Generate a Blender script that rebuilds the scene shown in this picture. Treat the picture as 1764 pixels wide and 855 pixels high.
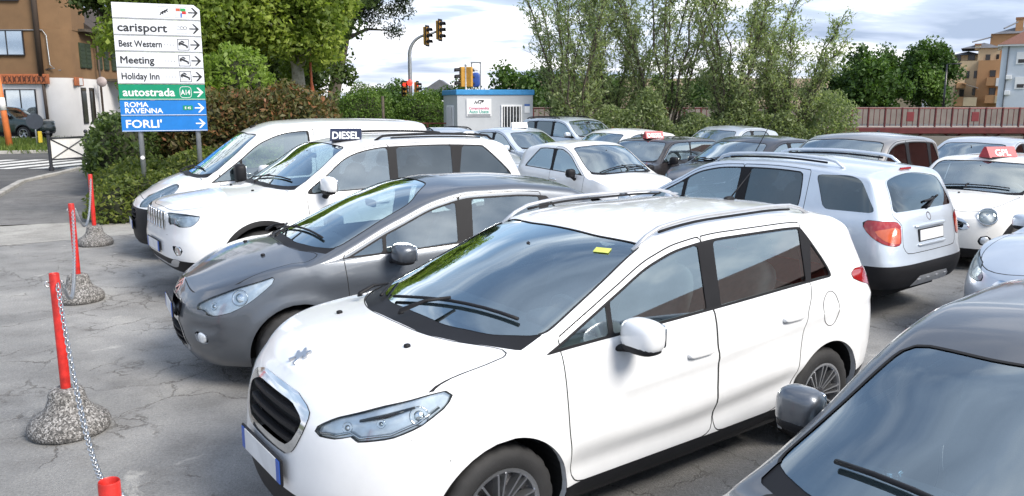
import bpy, bmesh, math, random
import numpy as np
from mathutils import Vector, Matrix, Euler
R = math.radians
random.seed(7); RNG = np.random.default_rng(7)
for o in list(bpy.data.objects): bpy.data.objects.remove(o)
scene = bpy.context.scene
COL = scene.collection

# ------------------------------------------------------------------ camera
cam_d = bpy.data.cameras.new('camera'); cam = bpy.data.objects.new('camera', cam_d); COL.objects.link(cam)
cam_d.sensor_width = 36.0; cam_d.lens = 36.0*1380.0/1764.0
cam_d.clip_start = 0.05; cam_d.clip_end = 6000
cam.location = (0, 0, 2.2)
cam.rotation_euler = (math.pi/2 - 0.1827, 0, 0)
scene.camera = cam

# ------------------------------------------------------------------ sky and sun
SUN_EL, SUN_AZ = R(42), R(128)          # azimuth clockwise from +Y (the view direction)
world = bpy.data.worlds.new('World'); scene.world = world; world.use_nodes = True
def build_world():
    nt = world.node_tree; nt.nodes.clear(); N = nt.nodes.new; L = nt.links.new
    out = N('ShaderNodeOutputWorld'); bg = N('ShaderNodeBackground'); bg.inputs[1].default_value = 0.105
    sky = N('ShaderNodeTexSky'); sky.sky_type = 'NISHITA'; sky.sun_disc = False
    sky.sun_elevation = SUN_EL; sky.sun_rotation = SUN_AZ; sky.air_density = 1.2; sky.dust_density = 1.5
    tc = N('ShaderNodeTexCoord'); sep = N('ShaderNodeSeparateXYZ'); L(tc.outputs['Generated'], sep.inputs[0])
    mx = N('ShaderNodeMath'); mx.operation = 'MAXIMUM'; mx.inputs[1].default_value = 0.0; L(sep.outputs[2], mx.inputs[0])
    ad = N('ShaderNodeMath'); ad.operation = 'ADD'; ad.inputs[1].default_value = 0.16; L(mx.outputs[0], ad.inputs[0])
    dv = N('ShaderNodeVectorMath'); dv.operation = 'DIVIDE'; L(tc.outputs['Generated'], dv.inputs[0])
    cb = N('ShaderNodeCombineXYZ'); L(ad.outputs[0], cb.inputs[0]); L(ad.outputs[0], cb.inputs[1]); cb.inputs[2].default_value = 1.0
    L(cb.outputs[0], dv.inputs[1])
    mp = N('ShaderNodeMapping'); mp.inputs['Scale'].default_value = (0.62, 1.0, 0.4); mp.inputs['Location'].default_value = (1.37, 0.1, 1.1)
    L(dv.outputs[0], mp.inputs[0])
    n1 = N('ShaderNodeTexNoise'); n1.inputs['Scale'].default_value = 2.2; n1.inputs['Detail'].default_value = 9; n1.inputs['Roughness'].default_value = 0.50
    n1.inputs['Distortion'].default_value = 0.35
    L(mp.outputs[0], n1.inputs['Vector'])
    n2 = N('ShaderNodeTexNoise'); n2.inputs['Scale'].default_value = 1.7; n2.inputs['Detail'].default_value = 8; n2.inputs['Roughness'].default_value = 0.5
    L(mp.outputs[0], n2.inputs['Vector'])
    # how bright the cloud is (thick grey bellies to white edges)
    cr = N('ShaderNodeValToRGB'); e = cr.color_ramp.elements
    e[0].position = 0.35; e[0].color = (2.2, 2.7, 3.6, 1); e[1].position = 0.66; e[1].color = (8.4, 8.4, 8.6, 1)
    m = e.new(0.50); m.color = (3.3, 3.9, 5.0, 1)
    L(n1.outputs[0], cr.inputs[0])
    # where blue shows between the clouds
    cov = N('ShaderNodeValToRGB'); e = cov.color_ramp.elements
    e[0].position = 0.43; e[0].color = (0.12, 0.12, 0.12, 1); e[1].position = 0.57; e[1].color = (0.97, 0.97, 0.97, 1)
    L(n2.outputs[0], cov.inputs[0])
    mix = N('ShaderNodeMix'); mix.data_type = 'RGBA'; cz = N('ShaderNodeMapRange'); cz.inputs[1].default_value = 0.08; cz.inputs[2].default_value = 0.42; cz.inputs[3].default_value = 1.0; cz.inputs[4].default_value = 0.0; L(sep.outputs[2], cz.inputs[0])
    cx = N('ShaderNodeMath'); cx.operation = 'MAXIMUM'; L(cov.outputs[0], cx.inputs[0]); L(cz.outputs[0], cx.inputs[1])   # clouds overlap towards the horizon
    L(cx.outputs[0], mix.inputs[0])
    L(sky.outputs[0], mix.inputs[6]); L(cr.outputs[0], mix.inputs[7])
    # bright thin strip low over the horizon, all the way round
    hz = N('ShaderNodeMapRange'); hz.inputs[1].default_value = 0.0; hz.inputs[2].default_value = 0.10; hz.inputs[3].default_value = 0.75; hz.inputs[4].default_value = 0.0
    L(sep.outputs[2], hz.inputs[0])
    hn = N('ShaderNodeMath'); hn.operation = 'MULTIPLY'; L(hz.outputs[0], hn.inputs[0])
    hr = N('ShaderNodeMapRange'); hr.inputs[1].default_value = 0.35; hr.inputs[2].default_value = 0.6; L(n1.outputs[0], hr.inputs[0]); L(hr.outputs[0], hn.inputs[1])
    mix2 = N('ShaderNodeMix'); mix2.data_type = 'RGBA'; L(hn.outputs[0], mix2.inputs[0]); L(mix.outputs[2], mix2.inputs[6]); mix2.inputs[7].default_value = (6.2, 5.9, 5.8, 1)
    L(mix2.outputs[2], bg.inputs[0]); L(bg.outputs[0], out.inputs[0])
build_world()
sun_d = bpy.data.lights.new('sun', 'SUN'); sun_d.energy = 2.3; sun_d.angle = R(26); sun_d.color = (1.0, 0.94, 0.85)
sun = bpy.data.objects.new('sun', sun_d); COL.objects.link(sun)
sd = Vector((math.sin(SUN_AZ)*math.cos(SUN_EL), math.cos(SUN_AZ)*math.cos(SUN_EL), math.sin(SUN_EL)))
sun.rotation_euler = sd.to_track_quat('Z', 'Y').to_euler(); sun.location = (20, -20, 40)
scene.view_settings.view_transform = 'Standard'; scene.view_settings.look = 'None'
scene.view_settings.exposure = 1.10; scene.view_settings.gamma = 1.0
scene.render.engine = 'CYCLES'

# ------------------------------------------------------------------ materials
MATS = {}
def newmat(name):
    m = bpy.data.materials.new(name); m.use_nodes = True; nt = m.node_tree
    b = nt.nodes.get('Principled BSDF'); MATS[name] = m
    return m, nt, b, nt.nodes.new, nt.links.new
def noise(nt, scale, detail=4, rough=0.55, vec=None, dist=0.0):
    n = nt.nodes.new('ShaderNodeTexNoise'); n.inputs['Scale'].default_value = scale; n.inputs['Detail'].default_value = detail
    n.inputs['Roughness'].default_value = rough; n.inputs['Distortion'].default_value = dist
    if vec is not None: nt.links.new(vec, n.inputs['Vector'])
    return n
def ocoord(nt):
    return nt.nodes.new('ShaderNodeTexCoord').outputs['Object']
def ramp(nt, fac, stops):
    r = nt.nodes.new('ShaderNodeValToRGB'); e = r.color_ramp.elements
    e[0].position = stops[0][0]; e[0].color = (*stops[0][1], 1); e[1].position = stops[-1][0]; e[1].color = (*stops[-1][1], 1)
    for p, c in stops[1:-1]:
        k = e.new(p); k.color = (*c, 1)
    nt.links.new(fac, r.inputs[0]); return r.outputs[0]
def plain(name, col, rough=0.6, metal=0.0, var=0.12, scale=6.0, bump=0.0, bscale=60.0, coat=0.0, spec=0.5, world_vec=False):
    m, nt, b, N, L = newmat(name)
    vec = ocoord(nt)
    if world_vec: vec = N('ShaderNodeNewGeometry').outputs['Position']
    n = noise(nt, scale, 5, 0.6, vec)
    d = tuple(max(0, c*(1-var)) for c in col); u = tuple(min(1, c*(1+var)) for c in col)
    L(ramp(nt, n.outputs[0], [(0.3, d), (0.7, u)]), b.inputs['Base Color'])
    b.inputs['Roughness'].default_value = rough; b.inputs['Metallic'].default_value = metal
    b.inputs['Coat Weight'].default_value = coat; b.inputs['Coat Roughness'].default_value = 0.03
    b.inputs['Specular IOR Level'].default_value = spec
    if bump > 0:
        bn = noise(nt, bscale, 4, 0.6, vec); bp = N('ShaderNodeBump'); bp.inputs['Strength'].default_value = bump; bp.inputs['Distance'].default_value = 0.01
        L(bn.outputs[0], bp.inputs['Height']); L(bp.outputs[0], b.inputs['Normal'])
    return m
def paint(name, col, metal=0.0, rough=0.38, dirt=0.06):
    m, nt, b, N, L = newmat(name)
    vec = ocoord(nt); n = noise(nt, 2.2, 6, 0.65, vec)
    d = tuple(c*(1-dirt*1.5) for c in col)
    L(ramp(nt, n.outputs[0], [(0.35, d), (0.65, col)]), b.inputs['Base Color'])
    b.inputs['Metallic'].default_value = metal
    b.inputs['Roughness'].default_value = rough
    b.inputs['Coat Weight'].default_value = 1.0
    n2 = noise(nt, 3.5, 5, 0.7, vec)
    mr = N('ShaderNodeMapRange'); mr.inputs[1].default_value = 0.3; mr.inputs[2].default_value = 0.75; mr.inputs[3].default_value = 0.02; mr.inputs[4].default_value = 0.09
    L(n2.outputs[0], mr.inputs[0]); L(mr.outputs[0], b.inputs['Coat Roughness'])
    if metal > 0:
        fl = noise(nt, 900, 1, 0.5, vec); bp = N('ShaderNodeBump'); bp.inputs['Strength'].default_value = 0.08; bp.inputs['Distance'].default_value = 0.002
        L(fl.outputs[0], bp.inputs['Height']); L(bp.outputs[0], b.inputs['Normal'])
    return m
def glass(name, tint, refl=1.0, ior=1.5, base=0.0):
    m, nt, b, N, L = newmat(name); nt.nodes.remove(b)
    out = nt.nodes['Material Output']
    tr = N('ShaderNodeBsdfTransparent'); tr.inputs[0].default_value = (*tint, 1)
    gl = N('ShaderNodeBsdfGlossy'); gl.inputs['Roughness'].default_value = 0.015; gl.inputs[0].default_value = (0.88, 0.98, 1, 1)
    fr = N('ShaderNodeFresnel'); fr.inputs[0].default_value = ior
    mr = N('ShaderNodeMath'); mr.operation = 'MULTIPLY_ADD'; mr.inputs[1].default_value = refl; mr.inputs[2].default_value = base; mr.use_clamp = True
    L(fr.outputs[0], mr.inputs[0])
    mx = N('ShaderNodeMixShader'); L(mr.outputs[0], mx.inputs[0]); L(tr.outputs[0], mx.inputs[1]); L(gl.outputs[0], mx.inputs[2])
    L(mx.outputs[0], out.inputs['Surface'])
    return m
PAINT = dict(
 white=paint('paint_white', (0.80, 0.81, 0.82)),
 pearl=paint('paint_pearl_white', (0.78, 0.77, 0.74)),
 grey=paint('paint_grey', (0.125, 0.138, 0.158), 0.7, 0.36),
 dark=paint('paint_dark_grey', (0.15, 0.153, 0.158), 0.75, 0.34),
 silver=paint('paint_silver_blue', (0.62, 0.68, 0.75), 0.5, 0.36),
 silver2=paint('paint_silver', (0.62, 0.65, 0.68), 0.7, 0.36),
 taupe=paint('paint_taupe', (0.30, 0.285, 0.27), 0.7, 0.38),
 black=paint('paint_black', (0.02, 0.022, 0.03), 0.2, 0.3),
 night=paint('paint_night_brown', (0.045, 0.04, 0.042), 0.5, 0.3),
 green=paint('paint_dark_green', (0.022, 0.045, 0.04), 0.2, 0.35),
)
M_GLASS = glass('car_glass', (0.80, 0.94, 0.95), 2.4, 1.52, 0.20)
M_GLASSD = glass('privacy_glass', (0.09, 0.11, 0.13), 1.9, 1.52, 0.06)
M_LENS = glass('lamp_lens', (0.93, 0.96, 0.97), 1.0, 1.45, 0.02)
M_PANE = glass('window_pane', (0.35, 0.40, 0.42), 1.6, 1.52, 0.10)
M_BLACKP = plain('black_plastic', (0.013, 0.013, 0.015), 0.52, bump=0.05, bscale=300, spec=0.2)
M_GLOSSB = plain('gloss_black', (0.012, 0.012, 0.014), 0.12)
M_SEAM = plain('seam_black', (0.008, 0.008, 0.009), 0.8)
M_RUBBER = plain('tyre_rubber', (0.022, 0.022, 0.023), 0.75, var=0.3, bump=0.15, bscale=120)
M_CHROME = plain('chrome', (0.70, 0.72, 0.74), 0.10, 1.0, 0.05)
M_REFL = plain('reflector', (0.72, 0.76, 0.80), 0.18, 0.45, 0.2, 14)
M_ALLOY = plain('alloy', (0.50, 0.51, 0.53), 0.28, 0.9, 0.1)
M_ALLOYD = plain('alloy_dark', (0.05, 0.05, 0.055), 0.4, 0.6)
M_SILVERP = plain('silver_plastic', (0.55, 0.56, 0.58), 0.35, 0.6, 0.08)
M_INT = plain('interior_dark', (0.13, 0.137, 0.145), 0.8, var=0.25, bump=0.1, bscale=200)
M_INTL = plain('interior_light', (0.32, 0.32, 0.31), 0.85)
M_SEAT = plain('seat_cloth', (0.12, 0.125, 0.135), 0.9, var=0.3, bump=0.15, bscale=250)
M_RED = plain('red_lens', (0.30, 0.010, 0.012), 0.12, var=0.2, coat=1.0)
M_ORANGE = plain('orange_lens', (0.50, 0.09, 0.03), 0.15, var=0.2, coat=1.0)
M_PLATE = plain('plate_white', (0.66, 0.67, 0.68), 0.4)
M_PLATEB = plain('plate_blue', (0.03, 0.10, 0.42), 0.4)
M_WHITEP = plain('white_print', (0.80, 0.80, 0.80), 0.45, var=0.04)
M_BLACKPR = plain('black_print', (0.02, 0.02, 0.022), 0.5, var=0.1)

# ------------------------------------------------------------------ object helpers
def tag(o, label=None, cat=None, group=None, kind=None):
    if label: o['label'] = label
    if cat: o['category'] = cat
    if group: o['group'] = group
    if kind: o['kind'] = kind
    return o
def empty(name, loc=(0, 0, 0), rz=0.0):
    o = bpy.data.objects.new(name, None); COL.objects.link(o); o.location = loc; o.rotation_euler = (0, 0, rz); o.empty_display_size = 0.2
    return o
def mesh_obj(name, V, F, mat=None, parent=None, smooth=False, normals=None, fmat=None, auto=None):
    me = bpy.data.meshes.new(name)
    V = np.asarray(V, float).reshape(-1, 3)
    me.from_pydata(V.tolist(), [], [list(map(int, f)) for f in F])
    mats = mat if isinstance(mat, (list, tuple)) else [mat]
    for m in mats:
        if m is not None: me.materials.append(m)
    if fmat is not None: me.polygons.foreach_set('material_index', np.asarray(fmat, dtype=np.int32))
    if smooth or normals is not None:
        me.polygons.foreach_set('use_smooth', np.ones(len(me.polygons), dtype=bool))
    if auto is not None:
        me.polygons.foreach_set('use_smooth', np.ones(len(me.polygons), dtype=bool))
        me.set_sharp_from_angle(angle=R(auto))
    me.update()
    if normals is not None:
        me.normals_split_custom_set_from_vertices(np.asarray(normals, float).tolist())
    o = bpy.data.objects.new(name, me); COL.objects.link(o)
    if parent is not None: o.parent = parent
    return o
class MB:
    """collects boxes, tubes and sheets into one mesh"""
    def __init__(s): s.V = []; s.F = []; s.n = 0; s.mi = []
    def add(s, V, F, mi=0):
        V = np.asarray(V, float).reshape(-1, 3); s.V.append(V)
        for f in F: s.F.append([int(i)+s.n for i in f]); s.mi.append(mi)
        s.n += len(V); return s
    def box(s, c, size, rz=0.0, mi=0, bev=0.0, rot=None):
        x, y, z = [d/2 for d in size]
        if bev > 0:
            b = min(bev, x*.9, y*.9, z*.9); V = []; 
            for sx in (-1, 1):
                for sy in (-1, 1):
                    for sz in (-1, 1):
                        V += [(sx*x, sy*(y-b), sz*(z-b)), (sx*(x-b), sy*y, sz*(z-b)), (sx*(x-b), sy*(y-b), sz*z)]
            V = np.array(V, float); F = HULLF
        else:
            V = np.array([(sx*x, sy*y, sz*z) for sx in (-1, 1) for sy in (-1, 1) for sz in (-1, 1)], float)
            F = [(0, 1, 3, 2), (4, 6, 7, 5), (0, 4, 5, 1), (2, 3, 7, 6), (0, 2, 6, 4), (1, 5, 7, 3)]
        if rot is not None: V = V @ np.array(rot).T
        elif rz: 
            c_, s_ = math.cos(rz), math.sin(rz); V = V @ np.array([[c_, s_, 0], [-s_, c_, 0], [0, 0, 1]])
        return s.add(V+np.array(c), F, mi)
    def tube(s, pts, r, n=8, caps=True, mi=0, flat=None):
        pts = [Vector(p) for p in pts]; rr = r if isinstance(r, (list, tuple)) else [r]*len(pts)
        V = []; F = []; up = None
        for i, p in enumerate(pts):
            d = (pts[min(i+1, len(pts)-1)]-pts[max(i-1, 0)]).normalized()
            a = Vector((0, 0, 1)) if abs(d.z) < .9 else Vector((1, 0, 0))
            if up is not None: a = up
            u = d.cross(a).normalized(); v = u.cross(d).normalized(); up = v
            for k in range(n):
                t = 2*math.pi*k/n; f = flat if flat else 1.0
                V.append(p+u*math.cos(t)*rr[i]+v*math.sin(t)*rr[i]*f)
        for i in range(len(pts)-1):
            for k in range(n):
                F.append((i*n+k, i*n+(k+1) % n, (i+1)*n+(k+1) % n, (i+1)*n+k))
        if caps: F.append(tuple(range(n))[::-1]); F.append(tuple(range((len(pts)-1)*n, len(pts)*n)))
        return s.add(V, F, mi)
    def lathe(s, prof, n=24, axis='z', c=(0, 0, 0), mi=0, caps=False):
        V = []; F = []
        for (r, h) in prof:
            for k in range(n):
                t = 2*math.pi*k/n; a, b = r*math.cos(t), r*math.sin(t)
                V.append((a, b, h) if axis == 'z' else ((a, h, b) if axis == 'y' else (h, a, b)))
        m = len(prof)
        for i in range(m-1):
            for k in range(n):
                q = (i*n+k, i*n+(k+1) % n, (i+1)*n+(k+1) % n, (i+1)*n+k)
                F.append(q if axis != 'y' else q[::-1])
        if caps: F.append(tuple(range(n))[::-1]); F.append(tuple(range((m-1)*n, m*n)))
        return s.add(np.array(V)+np.array(c), F, mi)
    def sell(s, c, size, e1=0.5, e2=0.5, nu=12, nv=16, rot=None, mi=0):
        """superellipsoid: e->0 boxy, 1 round"""
        V = []; F = []
        sp = lambda w, e: math.copysign(abs(w)**e, w)
        for i in range(nu+1):
            ph = -math.pi/2+math.pi*i/nu
            for k in range(nv):
                th = 2*math.pi*k/nv
                V.append((size[0]/2*sp(math.cos(ph), e1)*sp(math.cos(th), e2), size[1]/2*sp(math.cos(ph), e1)*sp(math.sin(th), e2), size[2]/2*sp(math.sin(ph), e1)))
        for i in range(nu):
            for k in range(nv): F.append((i*nv+k, i*nv+(k+1) % nv, (i+1)*nv+(k+1) % nv, (i+1)*nv+k))
        V = np.array(V)
        if rot is not None: V = V @ np.array(rot).T
        return s.add(V+np.array(c), F, mi)
    def prism(s, poly, a, b, plane='xz', mi=0):
        """closed polygon extruded; plane xz extrudes along y from a to b; xy along z; yz along x"""
        m = len(poly)
        f = {'xz': lambda p, h: (p[0], h, p[1]), 'xy': lambda p, h: (p[0], p[1], h), 'yz': lambda p, h: (h, p[0], p[1])}[plane]
        V = [f(p, a) for p in poly]+[f(p, b) for p in poly]
        F = [tuple(range(m)), tuple(range(2*m-1, m-1, -1))]+[(i, i+m, (i+1) % m+m, (i+1) % m) for i in range(m)]
        return s.add(V, F, mi)
    def build(s, name, mat, parent=None, smooth=False, auto=None, recalc=True):
        o = mesh_obj(name, np.concatenate(s.V), s.F, mat, parent, smooth, fmat=s.mi if any(s.mi) else None)
        if recalc:
            bm = bmesh.new(); bm.from_mesh(o.data); bmesh.ops.recalc_face_normals(bm, faces=bm.faces); bm.to_mesh(o.data); bm.free()
        if auto is not None:
            o.data.polygons.foreach_set('use_smooth', np.ones(len(o.data.polygons), dtype=bool)); o.data.set_sharp_from_angle(angle=R(auto))
        return o
def _hull():
    bm = bmesh.new(); 
    for sx in (-1, 1):
        for sy in (-1, 1):
            for sz in (-1, 1):
                for p in ((sx, sy*.8, sz*.8), (sx*.8, sy, sz*.8), (sx*.8, sy*.8, sz)): bm.verts.new(p)
    bm.verts.index_update(); bmesh.ops.convex_hull(bm, input=bm.verts); bmesh.ops.dissolve_limit(bm, angle_limit=.01, verts=bm.verts, edges=bm.edges)
    bm.verts.index_update(); F = [tuple(v.index for v in f.verts) for f in bm.faces]; bm.free(); return F
HULLF = _hull()
def shared(o, loc, rot=(0, 0, 0), parent=None, scale=None):
    c = o.copy(); COL.objects.link(c); c.location = loc; c.rotation_euler = rot; c.parent = parent
    if scale: c.scale = scale
    return c
def copy_tree(o, parent=None):
    c = o.copy(); COL.objects.link(c); c.parent = parent
    for ch in list(o.children): copy_tree(ch, c)
    return c
def text_mesh(name, s, size, mat, parent, loc, rot=(math.pi/2, 0, 0), align='LEFT', depth=0.002, bold=0.0, sx=1.0, shear=0.0, fit=None):
    cu = bpy.data.curves.new(name, 'FONT'); cu.body = s; cu.size = size; cu.extrude = depth; cu.align_x = align; cu.resolution_u = 3; cu.shear = shear
    t = bpy.data.objects.new(name, cu); COL.objects.link(t)
    dg = bpy.context.evaluated_depsgraph_get(); me = bpy.data.meshes.new_from_object(t.evaluated_get(dg))
    bpy.data.objects.remove(t); bpy.data.curves.remove(cu)
    V = np.array([v.co[:] for v in me.vertices]); F = [tuple(p.vertices) for p in me.polygons]; bpy.data.meshes.remove(me)
    mb = MB(); b = bold*size
    for i, (dx, dy) in enumerate(((0, 0), (b, 0), (-b, 0), (0, b), (0, -b)) if b else ((0, 0),)): mb.add(V+np.array([dx, dy, .0004*i]), F)
    o = mb.build(name, mat, parent, recalc=False); o.location = loc; o.rotation_euler = rot
    if fit: sx = min(sx, fit/max(1e-6, V[:, 0].max()-V[:, 0].min()))
    o.scale = (sx, 1, 1)
    return o
# ------------------------------------------------------------------ ground
def m_asphalt(name, base, light, crack=0.5, scale=1.0, patch=True):
    m, nt, b, N, L = newmat(name); P = N('ShaderNodeNewGeometry').outputs['Position']
    big = noise(nt, .35*scale, 5, .6, P, .6); mid = noise(nt, 2.2*scale, 6, .65, P); fine = noise(nt, 55*scale, 3, .7, P); grit = N('ShaderNodeTexVoronoi'); grit.inputs['Scale'].default_value = 110*scale; L(P, grit.inputs['Vector'])
    c1 = ramp(nt, big.outputs[0], [(.36, base), (.5, tuple((a+c)/2 for a, c in zip(base, light))), (.64, light)])
    mx = N('ShaderNodeMix'); mx.data_type = 'RGBA'; mx.blend_type = 'MULTIPLY'; mx.inputs[0].default_value = .75; L(c1, mx.inputs[6])
    L(ramp(nt, mid.outputs[0], [(.3, (.62, .61, .60)), (.5, (.9, .9, .9)), (.72, (1.12, 1.11, 1.08))]), mx.inputs[7])
    mf = N('ShaderNodeMix'); mf.data_type = 'RGBA'; mf.blend_type = 'MULTIPLY'; mf.inputs[0].default_value = .8; L(mx.outputs[2], mf.inputs[6])
    L(ramp(nt, fine.outputs[0], [(.3, (.70, .70, .70)), (.7, (1.2, 1.2, 1.2))]), mf.inputs[7])
    # light worn patches with a ragged edge
    wp = noise(nt, .9*scale, 8, .7, P, 1.2); wm = N('ShaderNodeMapRange'); wm.inputs[1].default_value = .60; wm.inputs[2].default_value = .66; L(wp.outputs[0], wm.inputs[0])
    wmul = N('ShaderNodeMath'); wmul.operation = 'MULTIPLY'; wmul.inputs[1].default_value = .45 if patch else .0; L(wm.outputs[0], wmul.inputs[0])
    mw = N('ShaderNodeMix'); mw.data_type = 'RGBA'; L(wmul.outputs[0], mw.inputs[0]); L(mf.outputs[2], mw.inputs[6]); mw.inputs[7].default_value = (light[0]*1.5, light[1]*1.48, light[2]*1.42, 1)
    # cracks: edges of distorted cells, at two sizes, only where a mask allows
    dn = noise(nt, 1.6*scale, 6, .7, P); dv = N('ShaderNodeVectorMath'); dv.operation = 'SCALE'; dv.inputs['Scale'].default_value = .55; L(dn.outputs['Color'], dv.inputs[0])
    va = N('ShaderNodeVectorMath'); va.operation = 'ADD'; L(P, va.inputs[0]); L(dv.outputs[0], va.inputs[1])
    cr = None
    for sc, wd, lo, hi in ((.62*scale, .010, .44, .52), (1.9*scale, .012, .50, .60), (4.5*scale, .014, .57, .66)):
        v = N('ShaderNodeTexVoronoi'); v.feature = 'DISTANCE_TO_EDGE'; v.inputs['Scale'].default_value = sc; L(va.outputs[0], v.inputs['Vector'])
        r = N('ShaderNodeMapRange'); r.inputs[1].default_value = 0; r.inputs[2].default_value = wd*sc; r.inputs[3].default_value = 1; r.inputs[4].default_value = 0; L(v.outputs['Distance'], r.inputs[0])
        mk_ = noise(nt, .5*scale+sc*.25, 3, .6, P); mr = N('ShaderNodeMapRange'); mr.inputs[1].default_value = lo; mr.inputs[2].default_value = hi; L(mk_.outputs[0], mr.inputs[0])
        mu = N('ShaderNodeMath'); mu.operation = 'MULTIPLY'; L(r.outputs[0], mu.inputs[0]); L(mr.outputs[0], mu.inputs[1])
        if cr is None: cr = mu.outputs[0]
        else:
            x = N('ShaderNodeMath'); x.operation = 'MAXIMUM'; L(cr, x.inputs[0]); L(mu.outputs[0], x.inputs[1]); cr = x.outputs[0]
    cm = N('ShaderNodeMath'); cm.operation = 'MULTIPLY'; cm.inputs[1].default_value = crack; L(cr, cm.inputs[0])
    mc = N('ShaderNodeMix'); mc.data_type = 'RGBA'; L(cm.outputs[0], mc.inputs[0]); L(mw.outputs[2], mc.inputs[6]); mc.inputs[7].default_value = (.045, .036, .028, 1)
    L(mc.outputs[2], b.inputs['Base Color']); b.inputs['Roughness'].default_value = .88; b.inputs['Specular IOR Level'].default_value = .3
    h = N('ShaderNodeMath'); h.operation = 'MULTIPLY_ADD'; L(cr, h.inputs[0]); h.inputs[1].default_value = -1.6; L(grit.outputs['Distance'], h.inputs[2])
    bp = N('ShaderNodeBump'); bp.inputs['Strength'].default_value = .7; bp.inputs['Distance'].default_value = .006; L(h.outputs[0], bp.inputs['Height']); L(bp.outputs[0], b.inputs['Normal'])
    return m
M_LOT = m_asphalt('worn_asphalt', (.195, .195, .193), (.345, .34, .328), .6)
M_PAVE = m_asphalt('pavement_asphalt', (.15, .15, .148), (.21, .205, .20), .35, 1.3, False)
M_ROAD = m_asphalt('road_asphalt', (.085, .086, .09), (.13, .13, .13), .2, .8, False)
M_CONC = m_asphalt('pale_concrete', (.30, .29, .27), (.42, .41, .38), .25, 1.0, False)
M_EARTH = plain('earth_and_grass', (.075, .085, .035), .95, var=.45, scale=.8, bump=.4, bscale=8, world_vec=True)
M_GRASSG = plain('verge_ground', (.085, .11, .035), .95, var=.4, scale=1.5, bump=.4, bscale=20, world_vec=True)
M_KERB = plain('kerb_stone', (.33, .32, .30), .85, var=.25, scale=3, bump=.3, bscale=40, world_vec=True)
M_PAINTW = plain('road_paint', (.62, .62, .60), .8, var=.25, scale=5, bump=.15, bscale=60, world_vec=True)
def sheet(name, poly, z, mat, kind='structure', parent=None):
    o = mesh_obj(name, [(x, y, z) for x, y in poly], [tuple(range(len(poly)))], mat, parent)
    if kind: o['kind'] = kind
    return o
sheet('ground', [(-2500, -60), (2500, -60), (2500, 5200), (-2500, 5200)], -.012, M_EARTH)
sheet('road', [(-60, 10), (-11.6, 10), (-11.75, 17.8), (-13.35, 21.6), (-14.05, 25.9), (-16.4, 38), (-19, 47), (-10, 50), (60, 62), (60, 70), (-18, 66), (-24, 130), (-36, 130), (-28, 60), (-25.4, 47), (-60, 40)], -.006, M_ROAD)
sheet('car_park', [(-11.5, -14), (34, -14), (34, 28.5), (-3.5, 29.5), (-6.6, 24), (-6.4, 14.6), (-11.5, 12.6)], 0, M_LOT)
sheet('footway', [(-11.5, 13.4), (-6.2, 14.95), (-7.3, 15.6), (-10.5, 21.5), (-14.4, 32), (-13.95, 25.9), (-13.25, 21.6), (-11.65, 17.8)], .0045, M_PAVE)
sheet('concrete_strip', [(-11.5, 11.2), (-7.75, 12.12), (-6.1, 13.3), (-6.0, 14.9), (-7.35, 14.93), (-9.0, 14.0), (-11.5, 13.42)], .004, M_CONC)
def kerb(name, pts, w=.16, h=.12, n0=1.0):
    r = empty(name); r['kind'] = 'structure'
    k = 0
    for a, b in zip(pts[:-1], pts[1:]):
        a, b = Vector((*a, 0)), Vector((*b, 0)); L_ = (b-a).length; n = max(1, int(L_/n0)); d = (b-a)/n; ang = math.atan2(d.y, d.x)
        for i in range(n):
            c = a+d*(i+.5); mb = MB(); mb.box((0, 0, 0), (d.length-.012, w, h+.1), bev=.015); o = mb.build('kerb_stone', M_KERB, r)
            o.location = (c.x+RNG.normal(0, .004), c.y+RNG.normal(0, .004), h/2-.05+RNG.normal(0, .003)); o.rotation_euler = (0, 0, ang)
    return r
kerb('kerb', [(-11.4, 15.5), (-11.65, 17.8), (-13.25, 21.6), (-13.95, 25.9), (-16.2, 37)], h=.08)
kerb('lot_kerb', [(-7.3, 15.1), (-6.1, 14.95), (-3.4, 17.5)], h=.10)
kerb('verge_kerb', [(-21.6, 33.4), (-18.6, 34.6), (-20.4, 40.5), (-24, 44.6)], h=.12)
zs = empty('zebra_crossing'); zs['kind'] = 'structure'
for k in range(10):
    x0 = -14.75-1.02*k; q = [(x0, 26.2-.1*k), (x0+.5, 26.25-.1*k), (x0+1.4, 30.6-.1*k), (x0+.9, 30.6-.1*k)]
    mesh_obj('zebra_stripe', [(a, b, .001) for a, b in q], [(0, 1, 2, 3)], M_PAINTW, zs)
sheet('verge', [(-40, 33), (-21.6, 33.4), (-18.7, 34.6), (-20.5, 40.5), (-24, 44.5), (-40, 41)], .03, M_GRASSG)
sheet('far_pavement', [(-25.6, 47.2), (-20.5, 47.6), (-22.5, 60), (-27.6, 60)], .012, M_PAVE)
sheet('lawn', [(-24, 80), (20, 80), (20, 130), (-24, 130)], .01, M_GRASSG)
# hills far off
def hills():
    V = []; F = []; n = 360
    for i in range(n+1):
        x = -2200+4400*i/n; i4 = i/4; h = 60+50*math.sin(i4*.35)+38*math.sin(i4*.83+1)+22*math.sin(i4*1.9+.4)+10*math.sin(i4*3.7)
        h = max(h*.36, 8); V += [(x, 3600+200*math.sin(i*.05), -20), (x, 3750+200*math.sin(i*.05), h), (x, 4300, h*.6)]
    for i in range(n):
        a = 3*i; F += [(a, a+3, a+4, a+1), (a+1, a+4, a+5, a+2)]
    o = mesh_obj('hills', V, F, plain('far_hills', (.17, .21, .23), 1.0, var=.25, scale=.004, world_vec=True), smooth=True); o['kind'] = 'structure'
hills()

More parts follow.
